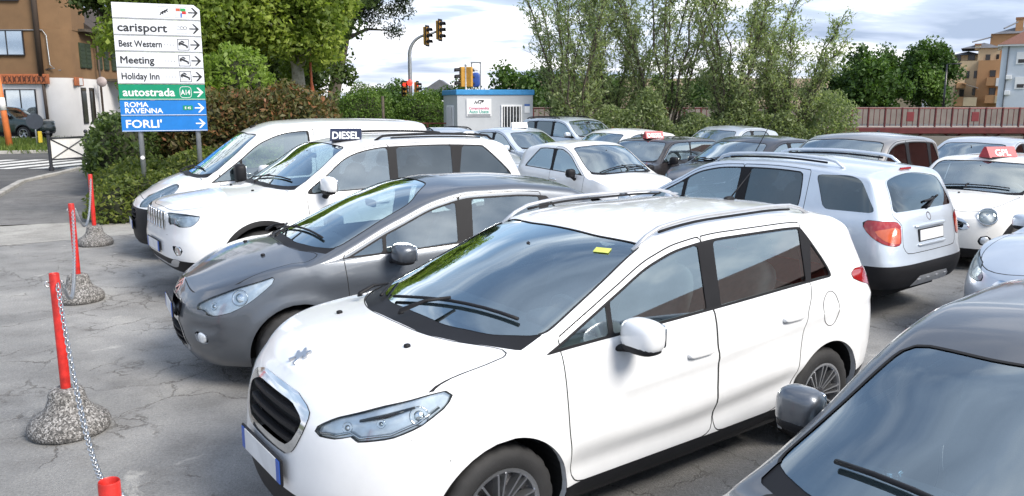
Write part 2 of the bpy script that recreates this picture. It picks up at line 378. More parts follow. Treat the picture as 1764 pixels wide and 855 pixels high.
# ------------------------------------------------------------------ foliage
def leafmat(name, a, b, c=None, trans=.35):
    m, nt, bs, N, L = newmat(name); nt.nodes.remove(bs); out = nt.nodes['Material Output']
    at = N('ShaderNodeAttribute'); at.attribute_name = 'tint'
    col = ramp(nt, at.outputs['Fac'], [(0.0, a), (.55, b), (1.0, c or b)])
    di = N('ShaderNodeBsdfPrincipled'); di.inputs['Roughness'].default_value = .5; di.inputs['Specular IOR Level'].default_value = .35; tr = N('ShaderNodeBsdfTranslucent'); L(col, di.inputs['Base Color'])
    br = N('ShaderNodeMix'); br.data_type = 'RGBA'; br.blend_type = 'MULTIPLY'; br.inputs[0].default_value = 1; L(col, br.inputs[6]); br.inputs[7].default_value = (1.25, 1.35, .7, 1); L(br.outputs[2], tr.inputs[0])
    mx = N('ShaderNodeMixShader'); mx.inputs[0].default_value = trans; L(di.outputs[0], mx.inputs[1]); L(tr.outputs[0], mx.inputs[2]); L(mx.outputs[0], out.inputs['Surface'])
    return m
M_PLANE = leafmat('plane_leaf', (.10, .15, .03), (.22, .30, .055), (.36, .42, .09), .48)
M_DARKL = leafmat('dark_leaf', (.03, .055, .018), (.07, .11, .03), (.13, .18, .05), .33)
M_LIME = leafmat('lime_leaf', (.12, .18, .03), (.22, .32, .06), (.32, .42, .09), .45)
M_PINE = leafmat('pine_needles', (.014, .026, .012), (.03, .05, .02), (.06, .085, .03), .15)
M_WILL = leafmat('willow_leaf', (.15, .20, .10), (.27, .33, .16), (.42, .46, .28), .48)
M_PHOT = leafmat('photinia_leaf', (.06, .085, .025), (.13, .12, .045), (.32, .13, .065), .32)
M_HEDGE = leafmat('hedge_leaf', (.045, .07, .018), (.12, .16, .034), (.26, .28, .06), .38)
M_TOPI = leafmat('topiary_leaf', (.05, .095, .02), (.11, .19, .035), (.20, .29, .06), .33)
M_TREE = leafmat('round_tree_leaf', (.025, .055, .012), (.06, .12, .025), (.12, .20, .04), .3)
M_GRASS = leafmat('grass_blade', (.06, .10, .02), (.13, .19, .04), (.25, .27, .08), .4)
M_BARK = plain('bark', (.085, .07, .052), .95, var=.4, scale=9, bump=.6, bscale=25)
M_PBARK = plain('plane_bark', (.33, .31, .26), .9, var=.45, scale=5, bump=.3, bscale=20)
M_TWIG = plain('twig', (.075, .065, .048), .95, var=.3, scale=12)
M_CORE = plain('core_painted_shade', (.028, .032, .016), 1.0, var=.4, scale=9)  # near-black fill: the shade inside a hedge, put into the colour
def leaves(name, C, size, mat, parent, up=0.3, asp=.55, D=None, seed=0, tint=None, kind=None):
    """one small rhomb-shaped leaf per point in C"""
    r = np.random.default_rng(seed); n = len(C); C = np.asarray(C, float)
    d = r.normal(size=(n, 3)) if D is None else np.asarray(D)+r.normal(size=(n, 3))*.35
    d /= np.linalg.norm(d, axis=1, keepdims=True)+1e-9
    nn = r.normal(size=(n, 3)); nn[:, 2] += up*2; s = np.cross(d, nn); s /= np.linalg.norm(s, axis=1, keepdims=True)+1e-9
    sz = size*(.6+.8*r.random(n))[:, None]
    bend = np.cross(d, s)*sz*.18
    V = np.stack([C-d*sz*.5, C+s*sz*asp*.5+bend, C+d*sz*.5, C-s*sz*asp*.5+bend], 1).reshape(-1, 3)
    me = bpy.data.meshes.new(name); me.vertices.add(4*n); me.vertices.foreach_set('co', V.ravel()); me.loops.add(4*n); me.loops.foreach_set('vertex_index', np.arange(4*n, dtype=np.int32))
    me.polygons.add(n); me.polygons.foreach_set('loop_start', np.arange(0, 4*n, 4, dtype=np.int32))
    a = me.attributes.new('tint', 'FLOAT', 'POINT'); t = (np.clip(r.normal(.5, .22, n), 0, 1) if tint is None else np.clip(tint+r.normal(0, .16, n), 0, 1)); a.data.foreach_set('value', np.repeat(t, 4).astype(np.float32))
    me.materials.append(mat); me.update(); me.validate()
    o = bpy.data.objects.new(name, me); COL.objects.link(o)
    if parent is not None: o.parent = parent
    if kind: o['kind'] = kind
    return o
def blob_tree(name, label, loc, trunk_h, trunk_r, crown_c, crown_r, mat, nclump=60, per=300, lsize=.16, clump_r=.8, bark=None, group=None, seed=1, cat='tree', lean=(0, 0), flat=1.0, fork=0, hollow=.55, asp=.6, limbs=None):
    r = np.random.default_rng(seed); root = empty(name, loc); tag(root, label, cat, group); bark = bark or M_BARK
    cc = np.array(crown_c, float); cr = np.array(crown_r, float)
    d = r.normal(size=(nclump, 3)); d /= np.linalg.norm(d, axis=1, keepdims=True); rad = (hollow+(1-hollow)*r.random(nclump)**.6)[:, None]
    wob = 1+.28*np.sin(d[:, :1]*4.1+seed)*np.cos(d[:, 1:2]*3.7+seed*2)+.15*r.normal(size=(nclump, 1))
    K = cc+d*rad*cr*wob
    top = np.array([lean[0], lean[1], trunk_h])
    mb = MB(); mb.tube([(0, 0, -.1), (lean[0]*.2, lean[1]*.2, trunk_h*.35), (lean[0]*.6+.05, lean[1]*.6, trunk_h*.7), tuple(top)], [trunk_r*1.35, trunk_r, trunk_r*.85, trunk_r*.7], 10)
    trunk = mb.build('trunk', bark, root, smooth=True)
    order = r.permutation(nclump)[:limbs or max(6, nclump//4)]
    mbl = MB()
    for j, i in enumerate(order):
        p = K[i]; s0 = top*(1-.25*r.random()); mid = (s0*.5+p*.5)+np.array([0, 0, .12*np.linalg.norm(p-s0)]); mid[:2] = s0[:2]*.55+p[:2]*.45
        mbl.tube([tuple(s0), tuple(mid), tuple(p)], [trunk_r*.42, trunk_r*.24, trunk_r*.06], 6)
    mbl.build('limbs', bark, trunk, smooth=True)['kind'] = 'stuff'
    cs = np.repeat(K, per, 0); sc = np.repeat((.6+.8*r.random(nclump))*clump_r, per)[:, None]
    g = r.normal(size=cs.shape); g /= np.linalg.norm(g, axis=1, keepdims=True); C = cs+g*(r.random((len(cs), 1))**.5)*sc*np.array([1, 1, flat])
    tint = np.repeat(r.normal(.5, .16, nclump), per)
    leaves('crown', C, lsize, mat, root, seed=seed, tint=tint, asp=asp)
    return root
def hedge_mass(name, label, pts, size, mat, n, lsize, seed=3, cat='hedge', core=None, tint=None, group=None, asp=.5):
    """pts: list of ellipsoids (x,y,z,rx,ry,rz)"""
    r = np.random.default_rng(seed); o0 = pts[0]; root = empty(name, (o0[0], o0[1], 0)); tag(root, label, cat, group)
    C = []; vol = np.array([p[3]*p[4]*p[5] for p in pts])**.7; cnt = (n*vol/vol.sum()).astype(int)
    for p, k in zip(pts, cnt):
        d = r.normal(size=(k, 3)); d /= np.linalg.norm(d, axis=1, keepdims=True); rad = (.74+.30*r.random(k))[:, None]; wob = 1+.10*np.sin(d[:, :1]*7+p[0])*np.cos(d[:, 1:2]*6+p[1])+.06*np.sin(d[:, 2:]*13+p[0]*3)
        C.append(np.array(p[:3])+d*rad*wob*np.array(p[3:6]))
    C = np.concatenate(C); C = C[C[:, 2] > .02]; C -= np.array([o0[0], o0[1], 0])
    leaves('foliage', C, lsize, mat, root, seed=seed, asp=asp, up=.5)
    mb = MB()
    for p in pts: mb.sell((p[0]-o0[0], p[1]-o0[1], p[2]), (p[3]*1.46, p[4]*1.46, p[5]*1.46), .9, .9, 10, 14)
    mb.build('dark_core', core or M_CORE, root, smooth=True)['kind'] = 'stuff'  # solid dark lumps stand in for the shaded inside of the foliage
    return root
def ell_row(a, b, n, rx, ry, rz, z, jit=.12, seed=0):
    r = np.random.default_rng(seed); out = []
    for i in range(n):
        t = i/max(1, n-1); out.append((a[0]+(b[0]-a[0])*t+r.normal(0, jit), a[1]+(b[1]-a[1])*t+r.normal(0, jit), z+r.normal(0, jit*.7), rx*(1+r.normal(0, jit*.6)), ry*(1+r.normal(0, jit*.6)), rz*(1+r.normal(0, jit*.6))))
    return out
# hedges beside the direction sign
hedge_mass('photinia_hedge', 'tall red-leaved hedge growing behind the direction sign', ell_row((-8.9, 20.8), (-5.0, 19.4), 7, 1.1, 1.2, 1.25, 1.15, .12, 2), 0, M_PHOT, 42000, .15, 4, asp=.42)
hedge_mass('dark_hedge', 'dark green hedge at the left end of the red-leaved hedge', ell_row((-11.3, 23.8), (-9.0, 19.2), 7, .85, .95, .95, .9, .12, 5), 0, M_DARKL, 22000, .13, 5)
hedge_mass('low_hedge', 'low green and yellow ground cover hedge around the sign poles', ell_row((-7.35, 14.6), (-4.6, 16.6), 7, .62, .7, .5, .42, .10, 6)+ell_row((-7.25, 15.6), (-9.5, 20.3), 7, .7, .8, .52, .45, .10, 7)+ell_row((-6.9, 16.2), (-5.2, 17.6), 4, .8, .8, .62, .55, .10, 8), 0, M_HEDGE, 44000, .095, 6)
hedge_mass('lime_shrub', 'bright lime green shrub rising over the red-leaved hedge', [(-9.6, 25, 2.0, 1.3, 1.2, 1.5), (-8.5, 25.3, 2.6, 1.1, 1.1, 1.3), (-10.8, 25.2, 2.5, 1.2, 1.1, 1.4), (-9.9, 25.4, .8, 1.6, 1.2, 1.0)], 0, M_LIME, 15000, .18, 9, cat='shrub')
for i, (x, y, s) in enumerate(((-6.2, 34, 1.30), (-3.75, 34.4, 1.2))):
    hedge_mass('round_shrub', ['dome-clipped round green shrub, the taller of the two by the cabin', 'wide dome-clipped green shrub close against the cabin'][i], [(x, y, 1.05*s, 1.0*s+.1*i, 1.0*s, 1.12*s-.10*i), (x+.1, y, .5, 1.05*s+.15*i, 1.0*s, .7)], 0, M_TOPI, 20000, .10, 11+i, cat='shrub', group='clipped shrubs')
# trees
blob_tree('plane_tree', 'plane tree with pale forked trunk behind the red-leaved hedge', (-9.7, 37, 0), 4.2, .34, (0.1, 0, 7.2), (3.0, 3.0, 3.6), M_PLANE, 95, 340, .24, .95, M_PBARK, seed=21, hollow=.45)
blob_tree('plane_tree', 'leafy plane tree standing behind the direction sign', (-14.6, 35, 0), 3.4, .30, (0.7, 0, 6.6), (3.4, 3.0, 3.6), M_PLANE, 110, 300, .24, 1.0, M_PBARK, seed=22, hollow=.45)
blob_tree('broadleaf_tree', 'dark tree overhanging the end of the brown building', (-18.6, 40.5, 0), 4.5, .3, (-.8, 0, 8.6), (3.2, 3.0, 2.6), M_DARKL, 80, 260, .22, .95, seed=23, hollow=.4)
blob_tree('broadleaf_tree', 'shady dark tree filling the gap between the plane trunks', (-12.6, 48, 0), 3.0, .35, (0, 0, 6.2), (4.0, 3.4, 4.2), M_DARKL, 90, 240, .28, 1.1, seed=24, hollow=.4)
pine = blob_tree('stone_pine', 'tall leaning stone pine with dark crown beside the plane tree', (-13.8, 62, 0), 8.0, .48, (2.6, 0, 11.6), (4.0, 3.6, 3.6), M_PINE, 130, 330, .30, 1.0, seed=25, lean=(1.5, 0), flat=.75, hollow=.35, asp=.28)
blob_tree('stone_pine', 'slim dark pine trunk with a low crown behind the plane tree', (-16.3, 64, 0), 6.0, .36, (-.2, 0, 9.0), (3.2, 3.0, 3.2), M_PINE, 70, 260, .32, 1.0, seed=26, flat=.8, hollow=.35, asp=.28)
for i, (x, y, z, sx, sz, lab) in enumerate(((33.4, 76, 3.9, 1.9, 2.2, 'small round dark green tree beyond the red bridge railing'), (38.4, 77, 4.3, 2.7, 2.9, 'wide round dark green tree beyond the red bridge railing'))):
    blob_tree('round_tree', lab, (x, y, 0), 2.3, .28, (0, 0, z), (sx, sx, sz*.85), M_TREE, 60+30*i, 260, .30, .95, seed=31+i, group='round trees beyond the bridge', hollow=.4)
for i, (x, y, z, rx, lab) in enumerate(((1.3, 52, 2.6, 2.4, 'dark bushy tree just past the cabin roof'), (4.8, 56, 2.4, 2.6, 'green bushy tree behind the left willow'), (21.5, 50, 2.8, 2.6, 'bushy tree seen through the right willow'), (13, 58, 2.2, 3.2, 'low bushy tree far behind the middle willow'), (-6.5, 75, 1.9, 2.4, 'low tree over the second clipped shrub'), (-12, 80, 2.0, 3.0, 'low tree on the lawn beyond the pines'))):
    blob_tree('bushy_tree', lab, (x, y, 0), 1.2, .16, (0, 0, z), (rx, rx, 1.7), M_TREE, 40, 220, .26, .8, seed=41+i, hollow=.3)
def willow(loc, h, spread, label, seed, nstem=9, dens=1.0):
    r = np.random.default_rng(seed); root = empty('willow_tree', loc); tag(root, label, 'tree', 'willows along the back of the lot')
    C = []; D = []; T = []; mt = MB(); mtw = MB()
    for s in range(nstem):
        a = 2*math.pi*(s+r.random()*.8)/nstem; out = spread*(.35+.65*r.random()); hh = h*(.72+.32*r.random())
        b0 = np.array([math.cos(a)*.25, math.sin(a)*.25, 0]); p = [b0]
        m = 9
        for k in range(1, m+1):
            t = k/m; p.append(np.array([b0[0]+math.cos(a)*out*t**1.3+r.normal(0, .06), b0[1]+math.sin(a)*out*.8*t**1.3+r.normal(0, .06), hh*t**.92]))
        mt.tube([tuple(q) for q in p], [.05*(1-.86*k/m)+.005 for k in range(m+1)], 6)
        for b in range(int(46*dens)):
            t = .16+.84*r.random(); k = min(int(t*m), m-1); f = t*m-k; q = p[k]*(1-f)+p[k+1]*f
            az = a+r.normal(0, 1.3); L_ = (.65+.95*r.random())*(1.25-.5*t); el = .55+.6*r.random()
            d = np.array([math.cos(az)*math.cos(el), math.sin(az)*math.cos(el), math.sin(el)]); e1 = q+d*L_*.55; e2 = e1+np.array([d[0]*.7, d[1]*.7, d[2]*.35])*L_*.5
            mtw.tube([tuple(q), tuple(e1), tuple(e2)], [.013, .008, .003], 3, caps=False)
            tt = r.normal(.48, .2)
            for w in range(int(24)):
                u = r.random(); base = (q+(e1-q)*(u/.6)) if u < .6 else (e1+(e2-e1)*((u-.6)/.4)); C.append(base+r.normal(0, .09, 3)); D.append(d*.6+r.normal(0, .7, 3)); T.append(tt)
    tk = mt.build('stems', M_BARK, root, smooth=True); mtw.build('twigs', M_TWIG, tk, recalc=False)['kind'] = 'stuff'
    leaves('crown', np.array(C), .155, M_WILL, root, asp=.30, D=np.array(D), seed=seed, tint=np.array(T), up=.6)
for (x, y, h, sp, n, lab, sd) in ((2.9, 29.5, 7.2, 3.0, 10, 'pale willow with open crown next to the cabin', 51), (6.3, 30.2, 8.4, 3.0, 11, 'willow with upright stems in the middle of the row', 52), (8.7, 29.6, 7.4, 2.6, 10, 'dense willow right of the middle of the row', 53), (10.7, 29.8, 5.0, 1.9, 9, 'lower silvery willow nearest the red railing', 54), (4.8, 32.5, 6.8, 2.8, 8, 'willow standing back between two front willows', 55)):
    willow((x-.7, y, 0), h, sp, lab, sd, n)
# leafy undergrowth under the willows, as one mass
def undergrowth():
    r = np.random.default_rng(9); n = 36000; x = 1.4+10.9*r.random(n); y = 28.6+2.2*r.random(n); hh = 1.9+.5*np.sin(x*1.7)+.35*np.sin(x*3.9+1); z = r.random(n)**.7*np.clip(hh, .9, 2.8)
    leaves('undergrowth', np.stack([x, y, z], 1), .13, M_WILL, None, seed=9, tint=r.normal(.35, .15, n), asp=.4, kind='stuff')['label'] = 'leafy undergrowth at the foot of the willows'
undergrowth()
def verge_grass():
    r = np.random.default_rng(12); n = 9000; x = -30+11.4*r.random(n); y = 33.6+9*r.random(n); ok = (x < -18.9-(y-34)*.28); x, y = x[ok], y[ok]; n = len(x)
    leaves('verge_grass', np.stack([x, y, .06+.16*r.random(n)], 1), .36, M_GRASS, None, D=np.tile([0, 0, 1.], (n, 1)), seed=12, asp=.10, kind='stuff')['label'] = 'long grass on the traffic island'
    n = 500; t = r.random(n); x = -7.4-6.4*t+r.normal(0, .10, n); y = 15.0+11.0*t
    leaves('kerb_weeds', np.stack([x, y, .03+.05*r.random(n)], 1), .14, M_GRASS, None, D=np.tile([0, 0, 1.], (n, 1)), seed=13, asp=.16, kind='stuff')['label'] = 'weeds along the edge of the footway'
verge_grass()
# ------------------------------------------------------------------ car library
def pchip(pts):
    P = sorted(pts); x = np.array([p[0] for p in P], float); y = np.array([p[1] for p in P], float)
    h = np.diff(x); dl = np.diff(y)/h; n = len(x); m = np.zeros(n)
    if n == 2: m[:] = dl[0]
    else:
        for i in range(1, n-1):
            if dl[i-1]*dl[i] > 0:
                w1 = 2*h[i]+h[i-1]; w2 = h[i]+2*h[i-1]; m[i] = (w1+w2)/(w1/dl[i-1]+w2/dl[i])
        m[0] = dl[0]; m[-1] = dl[-1]
    def f(q):
        q = np.asarray(q, float); i = np.clip(np.searchsorted(x, q)-1, 0, n-2); t = np.clip((q-x[i])/h[i], -0.0, 1.0)
        return ((2*t**3-3*t**2+1)*y[i]+(t**3-2*t**2+t)*h[i]*m[i]+(-2*t**3+3*t**2)*y[i+1]+(t**3-t**2)*h[i]*m[i+1])
    return f
def chaikin(poly, it=2, r=0.25):
    P = [np.array(p, float) for p in poly]
    for _ in range(it):
        Q = []
        for i in range(len(P)):
            a, b = P[i], P[(i+1) % len(P)]; Q += [a*(1-r)+b*r, a*r+b*(1-r)]
        P = Q
    return np.array(P)
def roundpoly(poly, r=.03, n=4):
    P = [np.array(p, float) for p in poly]; Q = []
    for i in range(len(P)):
        a, b, c = P[i-1], P[i], P[(i+1) % len(P)]; u = a-b; v = c-b; lu = np.linalg.norm(u)+1e-9; lv = np.linalg.norm(v)+1e-9
        p0 = b+u/lu*min(r, lu*.48); p2 = b+v/lv*min(r, lv*.48)
        for k in range(n+1):
            t = k/n; Q.append((1-t)**2*p0+2*t*(1-t)*b+t*t*p2)
    return np.array(Q)
def sdpoly(px, py, poly):
    poly = np.asarray(poly, float); d = np.full(px.shape, 1e9); inside = np.zeros(px.shape, bool)
    n = len(poly)
    for i in range(n):
        a = poly[i]; b = poly[(i+1) % n]; e = b-a; wx = px-a[0]; wy = py-a[1]; ee = e@e
        if ee < 1e-14: continue
        t = np.clip((wx*e[0]+wy*e[1])/ee, 0, 1); d = np.minimum(d, (wx-e[0]*t)**2+(wy-e[1]*t)**2)
        c = ((a[1] <= py) & (b[1] > py)) | ((b[1] <= py) & (a[1] > py))
        if abs(e[1]) > 1e-12: inside ^= c & (px < a[0]+(py-a[1])*e[0]/e[1])
    d = np.sqrt(d); return np.where(inside, -d, d)
def sdline(px, py, line):
    d = np.full(px.shape, 1e9)
    for a, b in zip(line[:-1], line[1:]):
        a = np.array(a, float); e = np.array(b, float)-a; wx = px-a[0]; wy = py-a[1]
        t = np.clip((wx*e[0]+wy*e[1])/(e@e), 0, 1); d = np.minimum(d, np.hypot(wx-e[0]*t, wy-e[1]*t))
    return d
WHEELS = {}
def wheel_meshes(r, w, rr, style):
    key = (r, w, rr, str(style))
    if key in WHEELS: return WHEELS[key]
    # tyre
    n = 66; h = w/2
    prof = [(rr, -h*.86), (rr+.012, -h*.96), ((r+rr)/2, -h*1.04), (r-.035, -h*.99), (r-.014, -h*.88), (r-.004, -h*.72), (r, -h*.5), (r-.006, -h*.42), (r, -h*.34), (r, -h*.05), (r-.007, 0), (r, h*.05), (r, h*.34), (r-.006, h*.42), (r, h*.5), (r-.004, h*.72), (r-.014, h*.88), (r-.035, h*.99), ((r+rr)/2, h*1.04), (rr+.012, h*.96), (rr, h*.86)]
    V = []; F = []
    for i, (q, y) in enumerate(prof):
        for k in range(n):
            g = 0.006 if (k % 3 == 0 and abs(y) > h*.45 and q > r-.03) else 0
            t = 2*math.pi*k/n; V.append(((q-g)*math.cos(t), y, (q-g)*math.sin(t)))
    for i in range(len(prof)-1):
        for k in range(n): F.append((i*n+k, (i+1)*n+k, (i+1)*n+(k+1) % n, i*n+(k+1) % n))
    ty = mesh_obj('tyre', V, F, M_RUBBER, smooth=True); tm = ty.data; bpy.data.objects.remove(ty)
    # rim, outer face at +y
    mb = MB()
    face = style.get('mat', 0)
    mb.lathe([(rr+.004, h*.9), (rr+.006, h*.98), (rr-.006, h*.99), (rr-.016, h*.92), (rr-.022, h*.4), (rr-.03, -h*.8), (rr, -h*.9)], 48, 'y', mi=0)
    mb.lathe([(rr-.03, -h*.1), (.03, h*.0), (.001, h*.02)], 24, 'y', mi=1)
    ns = style.get('n', 8); wd = style.get('w', .02); tw = style.get('twin', 0); off = style.get('y', .62)
    for k in range(ns):
        for sgn in ((-1, 1) if tw else (0,)):
            a = 2*math.pi*k/ns; ca, sa = math.cos(a), math.sin(a)
            w0, w1 = wd*style.get('hubw', .75), wd; o0, o1 = sgn*tw*.35, sgn*tw
            pl = [(.045, o0-w0/2), (rr-.014, o1-w1/2), (rr-.014, o1+w1/2), (.045, o0+w0/2)]
            V = []
            for dy0, dy1 in ((off*h-.012, off*h+.012), (off*h-.035, off*h-.010)):
                for j, (u, v) in enumerate(pl):
                    y = dy0 if dy0 > 1e9 else (dy1 if dy0 == off*h-.012 else dy0)
                    if j in (1, 2): y += h*.22
                    V.append((u*ca-v*sa, y, u*sa+v*ca))
            mb.add(V, [(0, 1, 2, 3), (7, 6, 5, 4), (0, 4, 5, 1), (1, 5, 6, 2), (2, 6, 7, 3), (3, 7, 4, 0)], mi=face)
    mb.lathe([(.062, off*h-.03), (.062, off*h+.004), (.05, off*h+.014), (.03, off*h+.02), (.0005, off*h+.021)], 24, 'y', mi=style.get('hub', 0))
    ro = mb.build('rim', [M_ALLOY, M_ALLOYD, M_BLACKP], auto=35); rm = ro.data; bpy.data.objects.remove(ro)
    WHEELS[key] = (tm, rm); return tm, rm

class Car:
    NAMES = {}
    def __init__(s, sp, name, label, loc, yaw, group=None, cat='car'):
        s.sp = sp; s.root = empty(name, (loc[0], loc[1], loc[2] if len(loc) > 2 else 0.0), yaw)
        tag(s.root, label, cat, group); s.paint = PAINT[sp['paint']]
        s.loft(); s.cuts(); s.assemble()
    # -------------------------------------------------------------- surface
    def loft(s):
        sp = s.sp; W = sp['W']; xF, xR = sp['xF'], sp['xR']; af, nf, ar, nr = sp['af'], sp['nf'], sp['ar'], sp['nr']
        hi = sp.get('res', 1.0)
        top, belt, bot, crown = pchip(sp['top']), pchip(sp['belt']), pchip(sp['bot']), pchip(sp['crown'])
        low = pchip(sp.get('low', [(0, .90), (.06, .945), (.25, .985), (.5, 1.0), (.78, .985), (.93, .966), (1, .948)]))
        tum = pchip(sp['tum']) if isinstance(sp['tum'], list) else (lambda x: np.full(np.shape(x), sp['tum']))
        planm = pchip(sp.get('plan', [(xR, 1), (xF, 1)]))
        nose, tail = pchip(sp['nose']), pchip(sp['tail'])
        s.top, s.belt, s.bot, s.crown = top, belt, bot, crown
        nN = int(16*hi); nM = int(74*hi); nT = int(14*hi)
        xf, xr = xF-af, xR+ar
        th = np.linspace(0, math.pi/2, nN+1); tr = np.linspace(0, math.pi/2, nT+1)
        ux = np.concatenate([xR+ar-ar*np.sin(tr[::-1])**(2/nr), np.linspace(xr, xf, nM+1)[1:-1], xf+af*np.sin(th)**(2/nf)])
        pf = np.concatenate([np.cos(tr[::-1])**(2/nr), np.ones(nM-1), np.cos(th)**(2/nf)]); pf[0] = pf[-1] = 0
        wid = W*pf*planm(ux)
        seg = np.hypot(np.diff(ux), np.diff(wid)); q = np.concatenate([[0], np.cumsum(seg)]); sarc = q[-1]-q
        nl, ns, nc, nr_ = int(15*hi), int(12*hi), 5, int(12*hi)
        zt = top(ux); cr = crown(ux); zb = bot(ux); zs = np.minimum(belt(ux), zt-cr-.012); k = tum(ux); zc = zt-cr
        zf = np.linspace(0, 1, nl+1)**.9; lo = low(zf)
        rows = []; T = []
        for i in range(len(ux)):
            w = wid[i]; P = []
            for f, l in zip(zf, lo): P.append((w*l, zb[i]+(zs[i]-zb[i])*f))
            yb, zz = P[-1]; yb -= min(sp.get('shoulder', .006), w*.2)*min(1, max(0, (zc[i]-zs[i]-.03)/.1)); kk = k[i]*min(1, pf[i])
            yc = max(yb-kk*(zc[i]-zs[i]), 0.0); 
            if w < 1e-6: yc = yb = 0
            side = math.hypot(yb-yc, zc[i]-zs[i]); rc = sp.get('rc', .07); r1 = min(rc, side*.7); r2 = min(rc*1.3, yc*.35)
            B = np.array((yb, zs[i])); C = np.array((yc, zc[i])); P1 = C+(B-C)*(r1/side if side > 1e-6 else 0)
            y2 = yc-r2; P2 = np.array((y2, zt[i]-cr[i]*(y2/yc)**2 if yc > 1e-6 else zt[i]-cr[i]*.85))
            for j in range(1, ns+1): P.append(tuple(B+(P1-B)*j/ns))
            for j in range(1, nc+1):
                t = j/nc; P.append(tuple((1-t)**2*P1+2*t*(1-t)*C+t*t*P2))
            z2 = P2[1]
            for j in range(1, nr_+1):
                t = j/nr_; y = y2*(1-t); z = zt[i]-cr[i]*(y/yc)**2 if yc > 1e-6 else z2+(zt[i]-z2)*(1-(1-t)**2)
                P.append((y, z))
            rows.append(P)
        G = np.array(rows); nS, nP = G.shape[:2]
        tt = np.concatenate([np.linspace(0, 1, nl+1), 1+np.arange(1, ns+1)/ns, 2+.3*np.arange(1, nc+1)/nc, 2.3+.7*np.arange(1, nr_+1)/nr_])
        X = np.repeat(ux[:, None], nP, 1); Y = G[:, :, 0]; Z = G[:, :, 1]
        T = np.repeat(tt[None], nS, 0)
        # nose and tail profile
        xn = nose(Z); xt = tail(Z)
        Xw = np.where(X > xf, xf+(X-xf)*((xF+xn-xf)/af), X); Xw = np.where(X < xr, xr+(X-xr)*((xr-(xR+xt))/ar), Xw)
        SA = np.repeat(sarc[:, None], nP, 1); QA = np.repeat(q[:, None], nP, 1)
        # sculpting: arch flares and creases push the side out or in
        ra = sp['ra']; inn = np.clip((1.05-T)/.1, 0, 1)*np.clip((pf[:, None]-.2)/.3, 0, 1)
        for xa in (sp['xa'], sp['xb']):
            d = np.hypot(Xw-xa, Z-sp['rw'])-ra
            Y = Y+inn*sp.get('flare', .014)*np.exp(-(np.clip(d-.01, 0, None)/.05)**2)
        for line, amp, wd in sp.get('sculpt', []):
            Y = Y+inn*amp*np.exp(-(sdline(Xw, Z, line)/wd)**2)
        for line, amp, wd in sp.get('fsculpt', []):   # front fascia, in (arc, z): push forward
            Xw = Xw+np.clip((.5-SA/3), 0, 1)*2*amp*np.exp(-(sdline(SA, Z, line)/wd)**2)
        for line, amp, wd in sp.get('tsculpt', []):   # top (hood) creases in (x,y)
            Z = Z+np.where(T > 2.0, amp*np.exp(-(sdline(Xw, Y, line)/wd)**2), 0)
        Y[pf < 1e-6] = 0; Y[:, -1] = 0
        pos = np.stack([Xw, Y, Z], -1)
        du = np.gradient(pos, axis=0); dv = np.gradient(pos, axis=1); nrm = np.cross(du, dv); l = np.linalg.norm(nrm, axis=-1, keepdims=True)
        bad = l[..., 0] < 1e-9; l[l < 1e-9] = 1; nrm = nrm/l
        # outward: du is forward, dv is up -> forward x up = +... check sign with y
        sgn = np.sign(np.sum(nrm[nS//2, :nl, 1])); nrm *= sgn
        nrm[:, -1, 1] = 0
        nrm[0] = nrm[1]*np.array([1, 0, 1]); nrm[-1] = nrm[-2]*np.array([1, 0, 1])
        l = np.linalg.norm(nrm, axis=-1, keepdims=True); l[l < 1e-9] = 1; nrm /= l
        A = np.concatenate([pos, nrm, T[..., None], SA[..., None], QA[..., None], X[..., None]], -1).reshape(-1, 10)
        F = []
        for i in range(nS-1):
            for j in range(nP-1):
                a = i*nP+j; b = a+nP; f = (a, b, b+1, a+1)
                F.append(f if sgn > 0 else f[::-1])
        s.A = A; s.F = F; s.lab = ['body']*len(F); s.A0 = A.copy(); s.smax = q[-1]
        s._low = A[(A[:, 6] <= 1.05)]; s._sidev = A[(A[:, 6] <= 2.0)]; s._topv = A[(A[:, 6] >= 2.0)]
    def _idw(s, D, P):
        i = np.argpartition(D, 6)[:6]; w = 1/(D[i]+1e-9); w /= w.sum(); return (P[i]*w[:, None]).sum(0)
    def _lsq(s, P, cu, cv, u, v, out, extra=None, k=12):
        """local plane fit of columns out over columns (cu, cv) at (u, v); normals averaged"""
        D = (P[:, cu]-u)**2+(P[:, cv]-v)**2
        if extra is not None: D = D+extra
        i = np.argpartition(D, k)[:k]; w = np.exp(-D[i]/(D[i].mean()+1e-9)); M = np.stack([np.ones(k), P[i, cu]-u, P[i, cv]-v], 1)
        sol = np.linalg.lstsq(M*w[:, None], P[i][:, out]*w[:, None], rcond=1e-6)[0][0]; n = (P[i, 3:6]*w[:, None]).sum(0)
        return sol, n/(np.linalg.norm(n)+1e-9)
    def ysurf(s, x, z, up=False):
        P = s._sidev if up else s._low; r = s._idw((P[:, 0]-x)**2+(P[:, 2]-z)**2, P); return r[1]
    def side(s, x, z):
        r, n = s._lsq(s._sidev, 0, 2, x, z, [1]); return Vector((x, r[0], z)), Vector(n)
    def psurf(s, sa, z):
        P = s._sidev if z > 0 else s._low; P = s.A0[s.A0[:, 7] < 2.2]
        r, n = s._lsq(P, 7, 2, abs(sa), z, [0, 1], np.where(P[:, 6] > 2.4, 1, 0)); p = [r[0], max(r[1], 0), z]
        if sa < 0: p[1] *= -1; n[1] *= -1
        if abs(sa) < 1e-6: p[1] = 0; n[1] = 0
        return Vector((p[0], p[1], z)), Vector(n).normalized()
